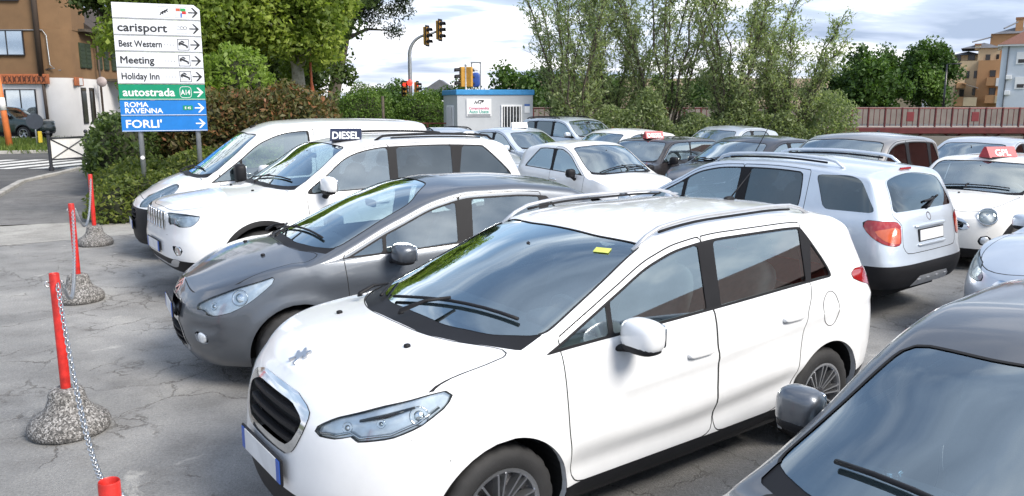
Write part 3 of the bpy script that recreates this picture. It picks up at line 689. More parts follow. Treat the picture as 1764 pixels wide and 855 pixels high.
    def qsurf(s, qa, z):
        P = s.A0[s.A0[:, 8] < 2.2]
        r, n = s._lsq(P, 8, 2, abs(qa), z, [0, 1], np.where(P[:, 6] > 2.4, 1, 0)); p = [r[0], max(r[1], 0), z]
        if qa < 0: p[1] *= -1; n[1] *= -1
        if abs(qa) < 1e-6: p[1] = 0; n[1] = 0
        return Vector((p[0], p[1], z)), Vector(n).normalized()
    def tsurf(s, x, y):
        r, n = s._lsq(s._topv, 0, 1, x, abs(y), [2])
        if y < 0: n[1] *= -1
        return Vector((x, y, r[0])), Vector(n).normalized()
    # -------------------------------------------------------------- cutting
    def cut(s, label, field, frm=('body',), t0=-1, t1=9, xmin=-99, xmax=99, smax=99, qmax=99):
        A = s.A; d = field(A); d = np.where(np.abs(d) < 2e-5, 2e-5, d).tolist()
        F2 = []; L2 = []; new = []; cache = {}; nb = len(A)
        tt = A[:, 6]; xx = A[:, 0]; ss = A[:, 7]; qq = A[:, 8]
        for f, lb in zip(s.F, s.lab):
            if lb not in frm: F2.append(f); L2.append(lb); continue
            ds = [d[i] for i in f]; mn = min(ds)
            if mn >= 0: F2.append(f); L2.append(lb); continue
            n = len(f); tm = sum(tt[i] for i in f)/n
            if tm < t0 or tm > t1: F2.append(f); L2.append(lb); continue
            xm = sum(xx[i] for i in f)/n
            if xm < xmin or xm > xmax or sum(ss[i] for i in f)/n > smax or sum(qq[i] for i in f)/n > qmax: F2.append(f); L2.append(lb); continue
            if max(ds) < 0: F2.append(f); L2.append(label); continue
            fi = []; fo = []
            for k in range(n):
                a, b = f[k], f[(k+1) % n]; da, db = d[a], d[b]
                (fi if da < 0 else fo).append(a)
                if (da < 0) != (db < 0):
                    ky = (a, b) if a < b else (b, a)
                    if ky not in cache:
                        u = d[ky[0]]/(d[ky[0]]-d[ky[1]]); cache[ky] = nb+len(new); new.append(A[ky[0]]*(1-u)+A[ky[1]]*u)
                    fi.append(cache[ky]); fo.append(cache[ky])
            if len(fi) > 2: F2.append(tuple(fi)); L2.append(label)
            if len(fo) > 2: F2.append(tuple(fo)); L2.append(lb)
        if new:
            N = np.array(new); l = np.linalg.norm(N[:, 3:6], axis=1, keepdims=True); l[l < 1e-9] = 1; N[:, 3:6] /= l
            s.A = np.concatenate([A, N])
        s.F = F2; s.lab = L2
    def fxz(s, poly): return lambda A: sdpoly(A[:, 0], A[:, 2], poly)
    def fxy(s, poly): return lambda A: sdpoly(A[:, 0], A[:, 1], poly)
    def fsz(s, poly): return lambda A: sdpoly(A[:, 7], A[:, 2], poly)
    def fqz(s, poly): return lambda A: sdpoly(A[:, 8], A[:, 2], poly)
    def seamed(s, label, field, g=.0035, frm=('body',), **k):
        s.cut(label, lambda A: field(A)+g, frm, **k); s.cut('seam', lambda A: field(A)-g, frm, **k)
    def cuts(s):
        sp = s.sp; g = sp.get('gap', .0035)
        # wheel arches removed
        for xa in (sp['xa'], sp['xb']):
            f = lambda A, xa=xa: np.hypot(A[:, 0]-xa, A[:, 2]-sp['rw'])-sp['ra']
            s.cut('void', f, t1=1.0, smax=s.smax, xmin=xa-.6, xmax=xa+.6)
            if sp.get('archtrim'): s.cut('arch_trim%d' % (xa > 0), lambda A: f(A)-sp['archtrim'], t1=1.0, xmin=xa-.7, xmax=xa+.7)
        # lower cladding along the whole length, z below a line
        if 'clad' in sp:
            cl = pchip(sp['clad']); s.cut('cladding', lambda A: A[:, 2]-cl(A[:, 9]), t1=1.0)
        for lab, poly, it in sp.get('front', []):
            P = roundpoly(poly, .03*it) if it else np.array(poly); s.frontcut(lab, P)
        for lab, poly, it in sp.get('rear', []):
            P = roundpoly(poly, .03*it) if it else np.array(poly); s.rearcut(lab, P)
        # glasshouse
        zc = lambda x: s.top(x)-s.crown(x)
        dl = sp['dlo']; m = dl.get('m', .05); b = dl.get('b', .018)
        xs = np.linspace(dl['x1'], dl['x0'], 24); bottom = [(x, float(s.belt(x))+b) for x in xs]
        xt = np.linspace(dl['x2'], dl['x1'], 40); topl = [(x, max(float(zc(x))-m, float(s.belt(x))+b+.004)) for x in xt]
        P = np.array(bottom+dl.get('rear', [])+topl); P = chaikin(P, dl.get('it', 2)); s.dlo = P
        fd = s.fxz(P)
        # doors first (their frames run over the glass)
        for i, poly in enumerate(sp.get('doors', [])):
            pp = roundpoly(poly, .09)
            fr = lambda A, pp=pp: np.maximum(sdpoly(A[:, 0], A[:, 2], pp), A[:, 2]-(zc(A[:, 0])-m+dl.get('frame', .03)))
            s.seamed('door%d' % i, fr, g, t1=2.3)
        doors = tuple('door%d' % i for i in range(len(sp.get('doors', []))))
        s.cut('trim', fd, ('body', 'seam')+doors, t0=.9, t1=2.3)
        ins = dl.get('ins', .014)
        for i, (xa, xb, sl) in enumerate(dl['win']):
            fw = lambda A: np.maximum(fd(A)+ins, np.maximum(xa-(A[:, 0]-sl*(A[:, 2]-1.0)), (A[:, 0]-sl*(A[:, 2]-1.0))-xb))
            s.cut('win%d' % i, fw, ('trim',))
        # windscreen / rear screen in plan view
        ws = sp['ws']; s.cut('ws', s.fxy(roundpoly(ws, .07)), t0=2.02, xmin=-.5)
        s.cut('wsrim', lambda A: sdpoly(A[:, 0], A[:, 1], roundpoly(ws, .07))-.012, t0=2.02, xmin=-.5)
        if 'cowl' in sp: s.cut('cowl', s.fxy(sp['cowl']), ('body', 'wsrim'), t0=2.02)
        if 'hood' in sp:
            s.seamed('hood', s.fxy(roundpoly(sp['hood'], .14)), g, t0=sp.get('hood_t', 1.6))
        for lab, plane, poly, it, kw in sp.get('extra', []):
            P = roundpoly(poly, .03*it) if it else np.array(poly)
            f = {'xz': s.fxz, 'xy': s.fxy, 'sz': s.fsz, 'qz': s.fqz}[plane](P)
            kw = dict(kw); 
            if kw.pop('seam', False): s.seamed(lab, f, g, **kw)
            else: s.cut(lab, f, **kw)
    def frontcut(s, lab, P):
        k = dict(frm=('body', 'cladding'), smax=2.2, t1=2.45, xmin=0)
        if lab == 'headlight': s.cut(lab, lambda A: sdpoly(A[:, 7], A[:, 2], P)+.004, **k); s.cut('seam', s.fsz(P), **k)
        elif lab == 'seamline': s.cut('seam', lambda A: sdline(A[:, 7], A[:, 2], P)-.003, **k)
        else: s.cut(lab, s.fsz(P), **k)
    def rearcut(s, lab, P):
        k = dict(frm=('body', 'cladding'), qmax=2.2, t1=3.1, xmax=0)
        if lab == 'taillight': s.cut(lab, lambda A: sdpoly(A[:, 8], A[:, 2], P)+.005, **k); s.cut('seam', s.fqz(P), **k)
        elif lab == 'hatch': s.seamed('hatch', s.fqz(P), .0035, **k)
        else: s.cut(lab, s.fqz(P), **k)
    # -------------------------------------------------------------- parts
    def part(s, label, name, mat, side=0, off=0.0, parent=None, flip=False, sel=None):
        """side 0 = both halves welded into one mesh, +1 left, -1 right"""
        labs = label if isinstance(label, tuple) else (label,)
        fs = [(f, labs.index(l)) for f, l in zip(s.F, s.lab) if l in labs]
        if not fs: return None
        idx = sorted({i for f, _ in fs for i in f}); mp = {i: k for k, i in enumerate(idx)}; B = s.A[idx]
        V = B[:, :3]+B[:, 3:6]*off; N = B[:, 3:6]; n = len(idx); VV = []; NN = []; FF = []; FM = []
        if side >= 0:
            VV.append(V); NN.append(N)
            for f, m in fs: FF.append(tuple(mp[i] for i in f)); FM.append(m)
        if side <= 0:
            o = n if side == 0 else 0; VV.append(V*np.array([1, -1, 1])); NN.append(N*np.array([1, -1, 1]))
            m2 = {i: (k if (side == 0 and s.A[i, 1] < 1e-6) else k+o) for i, k in mp.items()}
            for f, m in fs: FF.append(tuple(m2[i] for i in f[::-1])); FM.append(m)
        keep = []
        for f, m in zip(FF, FM):
            f = tuple(dict.fromkeys(f))
            if len(f) > 2: keep.append((f[::-1] if flip else f, m))
        V = np.concatenate(VV); N = np.concatenate(NN)*(-1 if flip else 1)
        used = sorted({i for f, _ in keep for i in f}); mm = {i: k for k, i in enumerate(used)}
        mats = [mat[l] for l in labs] if isinstance(mat, dict) else mat
        return mesh_obj(name, V[used], [tuple(mm[i] for i in f) for f, _ in keep], mats, parent or s.root, normals=N[used], fmat=[m for _, m in keep] if isinstance(mat, dict) else None)
    def assemble(s):
        sp = s.sp; r = s.root; P = s.paint
        s.body = s.part(('body', 'seam', 'wsrim'), 'body', dict(body=P, seam=M_SEAM, wsrim=M_SEAM))
        if sp.get('low_black'): pass
        s.part('cladding', 'lower_cladding', sp.get('cladmat', M_BLACKP)); [s.part('arch_trim%d' % q, 'arch_trim', M_BLACKP, sd) for q in (0, 1) for sd in (1, -1)]
        s.part('ws', 'windscreen', M_GLASS, off=-.004); s.part('cowl', 'cowl', M_BLACKP, off=-.006)
        s.part('hood', 'bonnet', P)
        s.doors = {}
        for i in range(len(sp.get('doors', []))):
            for sd in (1, -1):
                d = s.part('door%d' % i, 'door', P, sd); s.doors[i, sd] = d
        for sd in (1, -1):
            s.part('trim', 'window_frame', sp.get('trimmat', M_BLACKP), sd, off=-.002)
            for i, w in enumerate(sp['dlo']['win']):
                s.part('win%d' % i, 'window', M_GLASSD if i in sp.get('dark', ()) else M_GLASS, sd, off=-.006)
            for lab, nm in (('headlight', 'headlight'),):
                h = s.part(lab, nm, M_LENS, sd, off=.002)
                if h:
                    s.part(lab, 'reflector', sp.get('reflmat', M_REFL), sd, off=-.018, parent=h)
                    for (sa, z, rad) in sp.get('bulbs', []):
                        p, n = s.psurf(sa*sd, z); mb = MB(); q = n.to_track_quat('Z', 'Y').to_matrix()
                        mb.lathe([(rad, -.03), (rad*1.02, -.012), (rad*.86, -.008), (rad*.8, -.02), (rad*.55, -.012), (rad*.3, -.007), (.001, -.005)], 20)
                        b = mb.build('bulb', M_CHROME, h, smooth=True); b.matrix_local = Matrix.Translation(p-n*.006) @ q.to_4x4()
            s.part('hlring', 'headlight_ring', M_CHROME, sd, off=.006)
            s.part('taillight', 'tail_light', M_RED, sd, off=.004); s.part('taillight2', 'tail_light', M_ORANGE, sd, off=.006); s.part('taillight3', 'reverse_light', M_LENS, sd, off=.005)
        s.part('hatch', 'tailgate', P)
        s.part('rearglass', 'rear_screen', sp.get('rearglassmat', M_GLASSD), off=-.003)
        s.part('grille', 'grille_recess', M_SEAM, off=-.05); s.part('grille2', 'grille_recess', M_SEAM, off=-.04)
        s.part('mesh', 'grille_mesh', M_BLACKP, off=-.012)
        s.part('chrome', 'chrome_surround', M_CHROME, off=.006); s.part('chrome2', 'chrome_strip', M_CHROME, off=.004)
        s.part('blackf', 'bumper_insert', M_BLACKP, off=.001); s.part('skid', 'skid_plate', M_SILVERP, off=.004)
        s.part('foglamp', 'fog_lamp_recess', M_BLACKP, off=-.02)
        s.part('contrast_roof', 'roof_panel', PAINT[sp.get('roofpaint', sp['paint'])], off=.001)
        s.part('archpaint', 'side_panel', P)
        # inner lining behind roof, pillars and doors
        zc = lambda x: s.top(x)-s.crown(x)
        x0, x1 = sp['cab']
        keep = s.lab; labs = []
        for f, l in zip(s.F, keep):
            tm = sum(s.A[i, 6] for i in f)/len(f); xm = sum(s.A[i, 0] for i in f)/len(f)
            isd = l.startswith('door') or l in ('body', 'seam', 'trim', 'wsrim', 'contrast_roof', 'hatch')
            labs.append('lin' if (isd and x0 < xm < x1 and tm > .35) else '_')
        s.lab = labs; s.part('lin', 'inner_lining', sp.get('linmat', M_INT), off=-.03, flip=True); s.lab = keep
        # floor pan and wheel housings
        mb = MB(); w = sp['W']
        mb.box(((sp['xR']+sp['xF'])/2, 0, .30), (sp['xF']-sp['xR']-.5, 2*(w-.32), .12))
        mb.box(((sp['xa']+sp['xb'])/2, 0, .27), (sp['xa']-sp['xb']-2*sp['ra']-.04, 2*(w-.09), .1))
        mb.build('underbody', M_SEAM, r)
        for xa, nm in ((sp['xa'], 0), (sp['xb'], 1)):
            for sd in (1, -1):
                mb = MB(); V = []; F = []; V2 = []; F2 = []; n = 28; ra = sp['ra']
                for k in range(n+1):
                    a = math.radians(-25+230*k/n); x = xa+ra*math.cos(a); z = sp['rw']+ra*math.sin(a); y = s.ysurf(x, max(z, float(s.bot(x))+.005))
                    V += [(x, sd*(y-.002), z), (x, sd*(y-.035), z)]
                    x2 = xa+(ra+.004)*math.cos(a); z2 = sp['rw']+(ra+.004)*math.sin(a); V2 += [(x2, sd*(y-.03), z2), (x2, sd*(w-.48), z2)]
                for k in range(n): F.append((2*k, 2*k+1, 2*k+3, 2*k+2)); F2.append((2*k, 2*k+1, 2*k+3, 2*k+2))
                F2.append(tuple(2*k+1 for k in range(n+1)))
                mb.add(V, F, 0); mb.add(V2, F2, 1); mb.build('wheel_arch', [M_BLACKP if sp.get('archtrim') else P, M_SEAM], r, recalc=True)
                tm, rm = wheel_meshes(sp['rw'], sp.get('tw', .2), sp.get('rr', .205), sp.get('rim', {}))
                ty = bpy.data.objects.new('tyre', tm); COL.objects.link(ty); ty.parent = r
                ty.location = (xa, sd*(sp['W']-sp.get('wi', .125)), sp['rw']); ro = 0 if sd > 0 else math.pi
                ty.rotation_euler = (0, random.uniform(0, 6), ro + (sp.get('steer', 0) if nm == 0 else 0))
                rim = bpy.data.objects.new('rim', rm); COL.objects.link(rim); rim.parent = ty
        s.interior()
    def interior(s):
        sp = s.sp; r = s.root; xB = sp['xBp']; w = sp['W']; zb = float(s.belt(xB)); xd = sp['xdash']; zd = float(s.belt(xd))-.02
        mb = MB(); yw = w-.14
        prof = [(xd+.42, zd+.0), (xd+.1, zd+.02), (xd, zd), (xd-.06, zd-.06), (xd-.03, zd-.3), (xd+.42, zd-.45)]
        mb.prism(prof, -yw, yw, 'xz'); mb.sell((xd+.03, .36, zd+.03), (.22, .34, .1), .7, .6)
        mb.build('dashboard', M_INT, r, auto=40)
        ry = R(20); rt = np.array(Matrix.Rotation(-ry, 3, 'Y'))
        for yy in (.36, -.36):
            mb = MB(); mb.sell((xB+.28, yy, zb-.44), (.52, .50, .18), .45, .45); mb.sell((xB-.02, yy, zb-.10), (.15, .47, .68), .5, .4, rot=rt)
            st = mb.build('seat', M_SEAT, r, smooth=True)
            mb = MB(); mb.sell((xB-.16, yy, zb+.325), (.10, .27, .19), .55, .5, rot=rt)
            for q in (-.06, .06): mb.tube([(xB-.14, yy+q, zb+.16), (xB-.16, yy+q, zb+.28)], .006, 6)
            mb.build('headrest', M_SEAT, st, smooth=True)
        if sp.get('rearseat', True):
            mb = MB(); xr = xB-.78; mb.sell((xr+.2, 0, zb-.42), (.5, 1.15, .18), .4, .4); mb.sell((xr-.08, 0, zb-.12), (.16, 1.15, .6), .4, .35, rot=rt)
            for yy in (-.36, .36): mb.sell((xr-.2, yy, zb+.22), (.09, .24, .15), .55, .5, rot=rt)
            mb.build('rear_seat', M_SEAT, r, smooth=True)
        # steering wheel
        mb = MB(); n = 28; pts = [(.18*math.cos(2*math.pi*k/n), .18*math.sin(2*math.pi*k/n), 0) for k in range(n+1)]
        mb.tube(pts, .016, 8, caps=False); mb.tube([(0, -.17, 0), (0, .17, 0)], .02, 6, flat=.5); mb.tube([(0, 0, 0), (-.17, 0, 0)], .02, 6, flat=.5); mb.sell((0, 0, 0), (.15, .16, .05), .6, .8)
        o = mb.build('steering_wheel', M_INT, r, smooth=True); o.location = (xd-.12, .36, zd-.02); o.rotation_euler = (0, R(-65), 0)
        # mirror inside
        if sp.get('imirror'):
            x, z = sp['imirror']; mb = MB(); mb.sell((x, 0, z), (.04, .22, .065), .5, .4); mb.tube([(x, 0, z), (x+.07, 0, z+.06)], .01, 6); mb.build('interior_mirror', M_GLOSSB, r, smooth=True)
    # -------------------------------------------------------------- details
    def mirrors(s, x, z, size=(.13, .21, .15), mat=None, reach=.12, foot='arm', sides=(1, -1), e=.62, down=False):
        for sd in sides:
            p, n = s.side(x, z-.03); y = p.y; mb = MB(); cy = (y+reach)*sd
            mb.sell((x, cy, z), size, e, e+.1, 14, 20)
            o = mb.build('mirror', mat or s.paint, s.root, smooth=True)
            mb = MB(); 
            if foot == 'arm': mb.tube([(x+.05, (y-.03)*sd, z-size[2]*.55), (x+.03, (y+.03)*sd, z-size[2]*.5), (x+.01, cy, z-size[2]*.36)], [.045, .036, .05], 10, flat=.5)
            else: mb.tube([(x-.02, (y-.02)*sd, z-size[2]*1.0), (x-.005, (y+.04)*sd, z-size[2]*.7), (x, cy, z-size[2]*.3)], [.05, .04, .05], 10, flat=.6)
            mb.sell((x+.004, cy, z-size[2]*.33), (size[0]*.92, size[1]*.9, size[2]*.42), .7, .7)
            mb.build('mirror_foot', M_BLACKP, o, smooth=True)
            mb = MB(); mb.sell((x-size[0]*.43, cy, z), (.02, size[1]*.8, size[2]*.74), .3, .5); mb.build('mirror_glass', M_CHROME, o, smooth=True)
    def handle(s, i, x, z, L=.2, mat=None, h=.03):
        for sd in (1, -1):
            p, n = s.side(x, z); mb = MB()
            mb.sell((x, sd*(p.y+.022), z), (L, .02, h), .6, .5, 8, 20)
            mb.sell((x+L*.42, sd*(p.y+.006), z), (.03, .035, h*.9), .6, .6, 8, 10); mb.sell((x-L*.42, sd*(p.y+.006), z), (.03, .035, h*.9), .6, .6, 8, 10)
            d = mb.build('handle', mat or s.paint, s.doors[i, sd], smooth=True)
            mb = MB(); mb.sell((x+.0, sd*(p.y-.001), z+.004), (L*.62, .012, h*2.0), .9, .8, 8, 20); mb.build('handle_recess', s.paint, s.doors[i, sd], smooth=True)
    def wiper(s, a, b, pivot, rear=False):
        mb = MB(); n = 8
        P = []
        for k in range(n+1):
            t = k/n; x = a[0]+(b[0]-a[0])*t; y = a[1]+(b[1]-a[1])*t; p, nn = s.tsurf(x, y); P.append(p+nn*.016)
        mb.tube(P, .011, 6, flat=.8); p, nn = s.tsurf(*pivot); m = P[n//2]
        mb.tube([p+nn*.03, p+nn*.045, (p+m)/2+nn*.05, m+nn*.02], [.02, .014, .01, .008], 6); mb.build('wiper', M_BLACKP, s.root, smooth=True)
    def plate(s, rear=False, z=.5, w=.52, h=.11, tilt=0.0, dx=.012, y=0.0):
        p, n = (s.qsurf if rear else s.psurf)(0, z); sg = -1 if rear else 1; e = empty
        mb = MB(); mb.box((0, 0, 0), (.012, w+.02, h+.02), bev=.004); o = mb.build('number_plate', M_BLACKP, s.root)
        o.location = (p.x+sg*dx, y, z); o.rotation_euler = (0, -sg*tilt, 0)
        mb = MB(); mb.box((sg*.007, 0, 0), (.006, w-.09, h)); mb.build('plate_face', M_PLATE, o)
        [MB().box((sg*.007, k*(w/2-.022), 0), (.006, .043, h)).build('plate_band', M_PLATEB, o) for k in (-1, 1)]
    def slats(s, zs, s1, name='grille_slat', mat=None, h=.012, off=-.02, depth=.03, s0=None):
        for z in zs:
            se = s1(z) if callable(s1) else s1; sb = -se if s0 is None else s0; n = 14; V = []; F = []
            for k in range(n+1):
                sa = sb+(se-sb)*k/n; p, nn = s.psurf(sa, z); nn = Vector((nn.x, nn.y, 0)).normalized(); a = p+nn*off; b = a-nn*depth
                V += [(a.x, a.y, z-h/2), (a.x, a.y, z+h/2), (b.x, b.y, z+h/2), (b.x, b.y, z-h/2)]
            for k in range(n):
                q = 4*k
                for j in range(4): F.append((q+j, q+(j+1) % 4, q+4+(j+1) % 4, q+4+j))
            F += [(0, 1, 2, 3), (4*n+3, 4*n+2, 4*n+1, 4*n)]
            mb = MB(); mb.add(V, F); mb.build(name, mat or M_BLACKP, s.root)
    def rails(s, x0, x1, y0, y1, h=.05, r=.017, mat=None, n=16, feet=.12, y2=None):
        for sd in (1, -1):
            P = []; 
            for k in range(n+1):
                t = k/n; x = x0+(x1-x0)*t; y = sd*(y0+(y1-y0)*t); p, nn = s.tsurf(x, y); l = min(1, min(t, 1-t)/feet); P.append((x, y, p.z+h*math.sin(l*math.pi/2)-.004*(1-l)))
            mb = MB(); mb.tube(P, [r*(1.0 if 0 < k < n else .9) for k in range(n+1)], 8, flat=.8); rl = mb.build('roof_rail', mat or M_SILVERP, s.root, smooth=True)
            mb = MB(); mb.tube([(x, y-sd*.004, z-r*1.7) for x, y, z in P[2:-2]], r*.55, 6); mb.build('rail_seal', M_BLACKP, rl, smooth=True)
    def antenna(s, x, y=0.0, L=.35, tilt=-.5):
        p, n = s.tsurf(x, y); mb = MB(); mb.sell(p, (.10, .05, .05), .8, .8); mb.tube([p, p+Vector((math.sin(tilt)*L, 0, math.cos(tilt)*L))], [.006, .003], 6); mb.build('aerial', M_BLACKP, s.root, smooth=True)
    def nozzles(s, pts):
        for x, y in pts:
            p, n = s.tsurf(x, y); mb = MB(); mb.sell(p+n*.006, (.035, .028, .022), .7, .8, 8, 10); mb.build('washer_nozzle', M_BLACKP, s.root, smooth=True)
    def badge(s, sa, z, prof, mat=None, rear=False, sc=1.0, top=None, name='badge', depth=.006):
        if top: p, n = s.tsurf(*top)
        else: p, n = (s.qsurf if rear else s.psurf)(sa, z)
        up = Vector((0, 0, 1)); u = up.cross(n).normalized(); v = n.cross(u).normalized(); mb = MB()
        for poly in prof:
            P = [(p+u*(a*sc)+v*(b*sc)) for a, b in poly]; m = len(P)
            # cap follows the surface loosely
            V = [q-n*.004 for q in P]+[q+n*depth for q in P]
            mb.add(V, [tuple(range(m, 2*m)), tuple(range(m))[::-1]]+[(i, (i+1) % m, (i+1) % m+m, i+m) for i in range(m)])
        return mb.build(name, mat or M_CHROME, s.root)
    def roof_sign(s, x, y, text, col, tcol, rz=0.0, w=.62, h=.17, label=''):
        p, n = s.tsurf(x, y); wp = s.root.matrix_basis @ p
        return p
def ring(r, w, n=28):
    return [[(math.cos(2*math.pi*k/n)*r, math.sin(2*math.pi*k/n)*r) for k in range(n)]]
def annulus(r0, r1, n=24):
    out = []
    for k in range(n):
        a, b = 2*math.pi*k/n, 2*math.pi*(k+1)/n
        out.append([(r0*math.cos(a), r0*math.sin(a)), (r1*math.cos(a), r1*math.sin(a)), (r1*math.cos(b), r1*math.sin(b)), (r0*math.cos(b), r0*math.sin(b))])
    return out
# ------------------------------------------------------------------ the cars
def mk(**k):
    """fills in windscreen, cowl and bonnet outlines from a few numbers"""
    h0, h1, yh, b0, b1, yb = k.pop('wsn'); c = k.pop('cowlw', .10)
    base = [(b1, yb), (b0*.55+b1*.45, yb*.74), (b0*.88+b1*.12, yb*.40), (b0, -1)]
    k['ws'] = [(h0, -1), (h0-.01, yh*.5), (h1, yh), ((h1+b1)/2, (yh+yb)/2+.008)]+base
    inner = [(x-.015, y) for x, y in base]; outer = [(x+c, y+(.015 if i == 0 else 0)) for i, (x, y) in enumerate(base)]
    k['cowl'] = inner[::-1]+outer
    hf, hy = k.pop('hoodf'); w = k['W']
    k['hood'] = [(x+.008, y) for x, y in outer[::-1]]+[(b1+c+.35, hy), (hf-.30, hy-.04), (hf-.08, hy-.2), (hf, hy*.45), (hf+.01, -1)]
    return k
SP = {}
SP['crossover'] = mk(paint='white', xF=2.08, xR=-2.04, W=.865, xa=1.269, xb=-1.269, rw=.316, rr=.21, ra=.375, tw=.2, res=1.8,
  af=.85, nf=2.7, ar=.5, nr=3.3, rc=.06, tum=.30,
  top=[(-2.04, 1.41), (-1.75, 1.455), (-1.4, 1.50), (-.9, 1.53), (-.4, 1.53), (0, 1.505), (.2, 1.465), (.4, 1.415), (.7, 1.31), (1.0, 1.19), (1.22, 1.105), (1.30, 1.085), (1.55, 1.06), (1.8, 1.035), (1.93, 1.01), (2.02, .975), (2.08, .93)],
  crown=[(-2.04, .05), (-.2, .05), (.2, .06), (.5, .10), (.9, .12), (1.1, .11), (1.3, .06), (1.6, .05), (2.08, .06)],
  belt=[(-2.04, 1.09), (-1.2, 1.07), (-.2, 1.035), (.5, 1.015), (1.0, 1.0), (1.5, .97), (2.19, .84)],
  bot=[(-2.04, .32), (-1.3, .28), (0, .22), (1.2, .22), (2.19, .21)],
  nose=[(.15, -.12), (.3, -.03), (.48, 0), (.62, -.01), (.74, -.03), (.84, -.07), (.92, -.13), (1.1, -.2)],
  tail=[(.2, .14), (.36, .03), (.6, 0), (.8, .01), (.95, .05), (1.1, .12), (1.3, .25), (1.48, .36)],
  clad=[(-2.04, .44), (-1.6, .42), (-.9, .335), (.9, .335), (1.5, .34), (1.8, .37), (2.0, .42), (2.19, .44)],
  sculpt=[([(-1.9, .93), (-1.2, .88), (-.2, .80), (.5, .77)], .012, .035), ([(-.95, .50), (0, .43), (.85, .42)], -.02, .06), ([(-.9, .58), (.2, .52), (.85, .56)], .008, .05)],
  front=[('headlight', [(.44, .745), (.43, .78), (.54, .84), (.75, .905), (.97, .95), (1.10, .965), (1.06, .895), (.95, .82), (.83, .775), (.66, .75), (.645, .778), (.57, .75)], 1),
         ('grille', [(-1, .84), (.22, .835), (.345, .79), (.325, .735), (.275, .67), (.23, .645), (-1, .63)], 1),
         ('chrome', [(-1, .885), (.23, .875), (.385, .835), (.37, .75), (.31, .645), (.25, .605), (-1, .59)], 1),
         ('seamline', [(.88, .79), (.96, .74), (1.12, .64)], 0), ('seamline', [(.385, .84), (.44, .815)], 0)],
  wsn=(.25, .17, .60, 1.27, .98, .74), hoodf=(2.13, .775), cowlw=.13,
  dlo=dict(x1=1.0, x0=-1.37, x2=-1.12, m=.05, frame=.026, win=[(-.14, .56, -.06), (.59, .97, -.06), (-1.06, -.26, -.08), (-1.36, -1.09, -.3)]),
  doors=[[(-.19, .335), (.86, .335), (.89, .6), (.91, 1.0), (.93, 1.9), (-.19, 1.9)], [(-.197, .335), (-.80, .335), (-.95, .55), (-.98, .8), (-1.10, 1.02), (-1.12, 1.9), (-.197, 1.9)]],
  extra=[('taillight', 'xz', [(-1.53, 1.06), (-1.56, 1.115), (-1.76, 1.11), (-1.93, 1.03), (-2.2, .98), (-2.2, .80), (-1.87, .82), (-1.82, .93), (-1.76, .99), (-1.66, 1.015)], 1, dict(t1=2.2, xmax=-1.4))],
  bulbs=[(.93, .865, .042), (.60, .805, .026), (.76, .835, .02)], cab=(-1.75, 1.0), xBp=-.15, xdash=.55, imirror=(.42, 1.33), rim=dict(n=9, twin=.022, w=.011, y=.66, hub=1))
SP['supermini'] = mk(paint='grey', xF=2.04, xR=-1.90, W=.86, xa=1.233, xb=-1.233, rw=.31, rr=.20, ra=.365, res=1.45,
  af=.85, nf=2.35, ar=.55, nr=2.6, rc=.055, tum=.31,
  top=[(-1.90, 1.34), (-1.6, 1.41), (-1.2, 1.475), (-.7, 1.52), (-.3, 1.52), (0, 1.485), (.4, 1.375), (.8, 1.205), (1.08, 1.08), (1.16, 1.045), (1.3, 1.02), (1.6, .965), (1.85, .885), (2.04, .79)],
  crown=[(-1.9, .06), (-.4, .06), (0, .08), (.4, .12), (.9, .13), (1.1, .11), (1.25, .07), (1.6, .06), (2.04, .07)],
  belt=[(-1.9, 1.08), (-1.2, 1.055), (-.2, 1.0), (.5, .97), (1.0, .955), (1.5, .90), (2.04, .72)],
  bot=[(-1.9, .30), (-1.3, .26), (0, .2), (1.2, .2), (2.04, .18)],
  nose=[(.15, -.13), (.28, -.04), (.42, 0), (.55, -.005), (.66, -.03), (.76, -.09), (.86, -.17), (1.0, -.25)],
  tail=[(.2, .14), (.36, .03), (.6, 0), (.8, .02), (.95, .06), (1.1, .12), (1.3, .22), (1.48, .34)],
  sculpt=[([(-1.0, .42), (.8, .42)], -.015, .08), ([(-1.4, .86), (.2, .80), (1.0, .82)], .007, .06)],
  fsculpt=[([(.47, .50), (.75, .50), (.70, .33), (.5, .33)], -.02, .025)],
  front=[('headlight', [(.50, .63), (.49, .67), (.60, .73), (.82, .82), (1.13, .90), (1.12, .85), (.95, .70), (.83, .635), (.70, .60), (.61, .60), (.60, .64)], 1),
         ('grille', [(-1, .665), (.24, .66), (.265, .60), (.20, .52), (-1, .515)], 1),
         ('grille2', [(-1, .50), (.22, .50), (.30, .44), (.35, .31), (.28, .275), (-1, .27)], 1),
         ('chrome2', [(-1, .675), (.25, .67), (.28, .60), (.21, .505), (.23, .505), (.315, .44), (.37, .30), (.29, .262), (-1, .257)], 1),
         ('foglamp', [(.47, .47), (.62, .46), (.64, .38), (.52, .37)], 1), ('seamline', [(.83, .64), (.95, .60), (1.12, .55)], 0)],
  wsn=(-.05, .22, .60, 1.13, .90, .72), hoodf=(1.93, .735), cowlw=.08,
  dlo=dict(x1=.93, x0=-1.24, x2=-1.06, m=.075, frame=.03, win=[(-.13, .50, -.07), (.53, .9, -.07), (-.93, -.27, -.1), (-1.22, -.97, -.3)]),
  doors=[[(-.18, .29), (.80, .29), (.83, .6), (.86, 1.0), (.88, 1.9), (-.18, 1.9)], [(-.187, .29), (-.78, .29), (-.88, .5), (-.90, .8), (-.97, 1.02), (-1.0, 1.9), (-.187, 1.9)]],
  bulbs=[(.86, .745, .062), (.66, .675, .03)], cab=(-1.6, .9), xBp=-.15, xdash=.5, imirror=(.35, 1.30), linmat=M_INT, rim=dict(n=7, w=.03, y=.6))
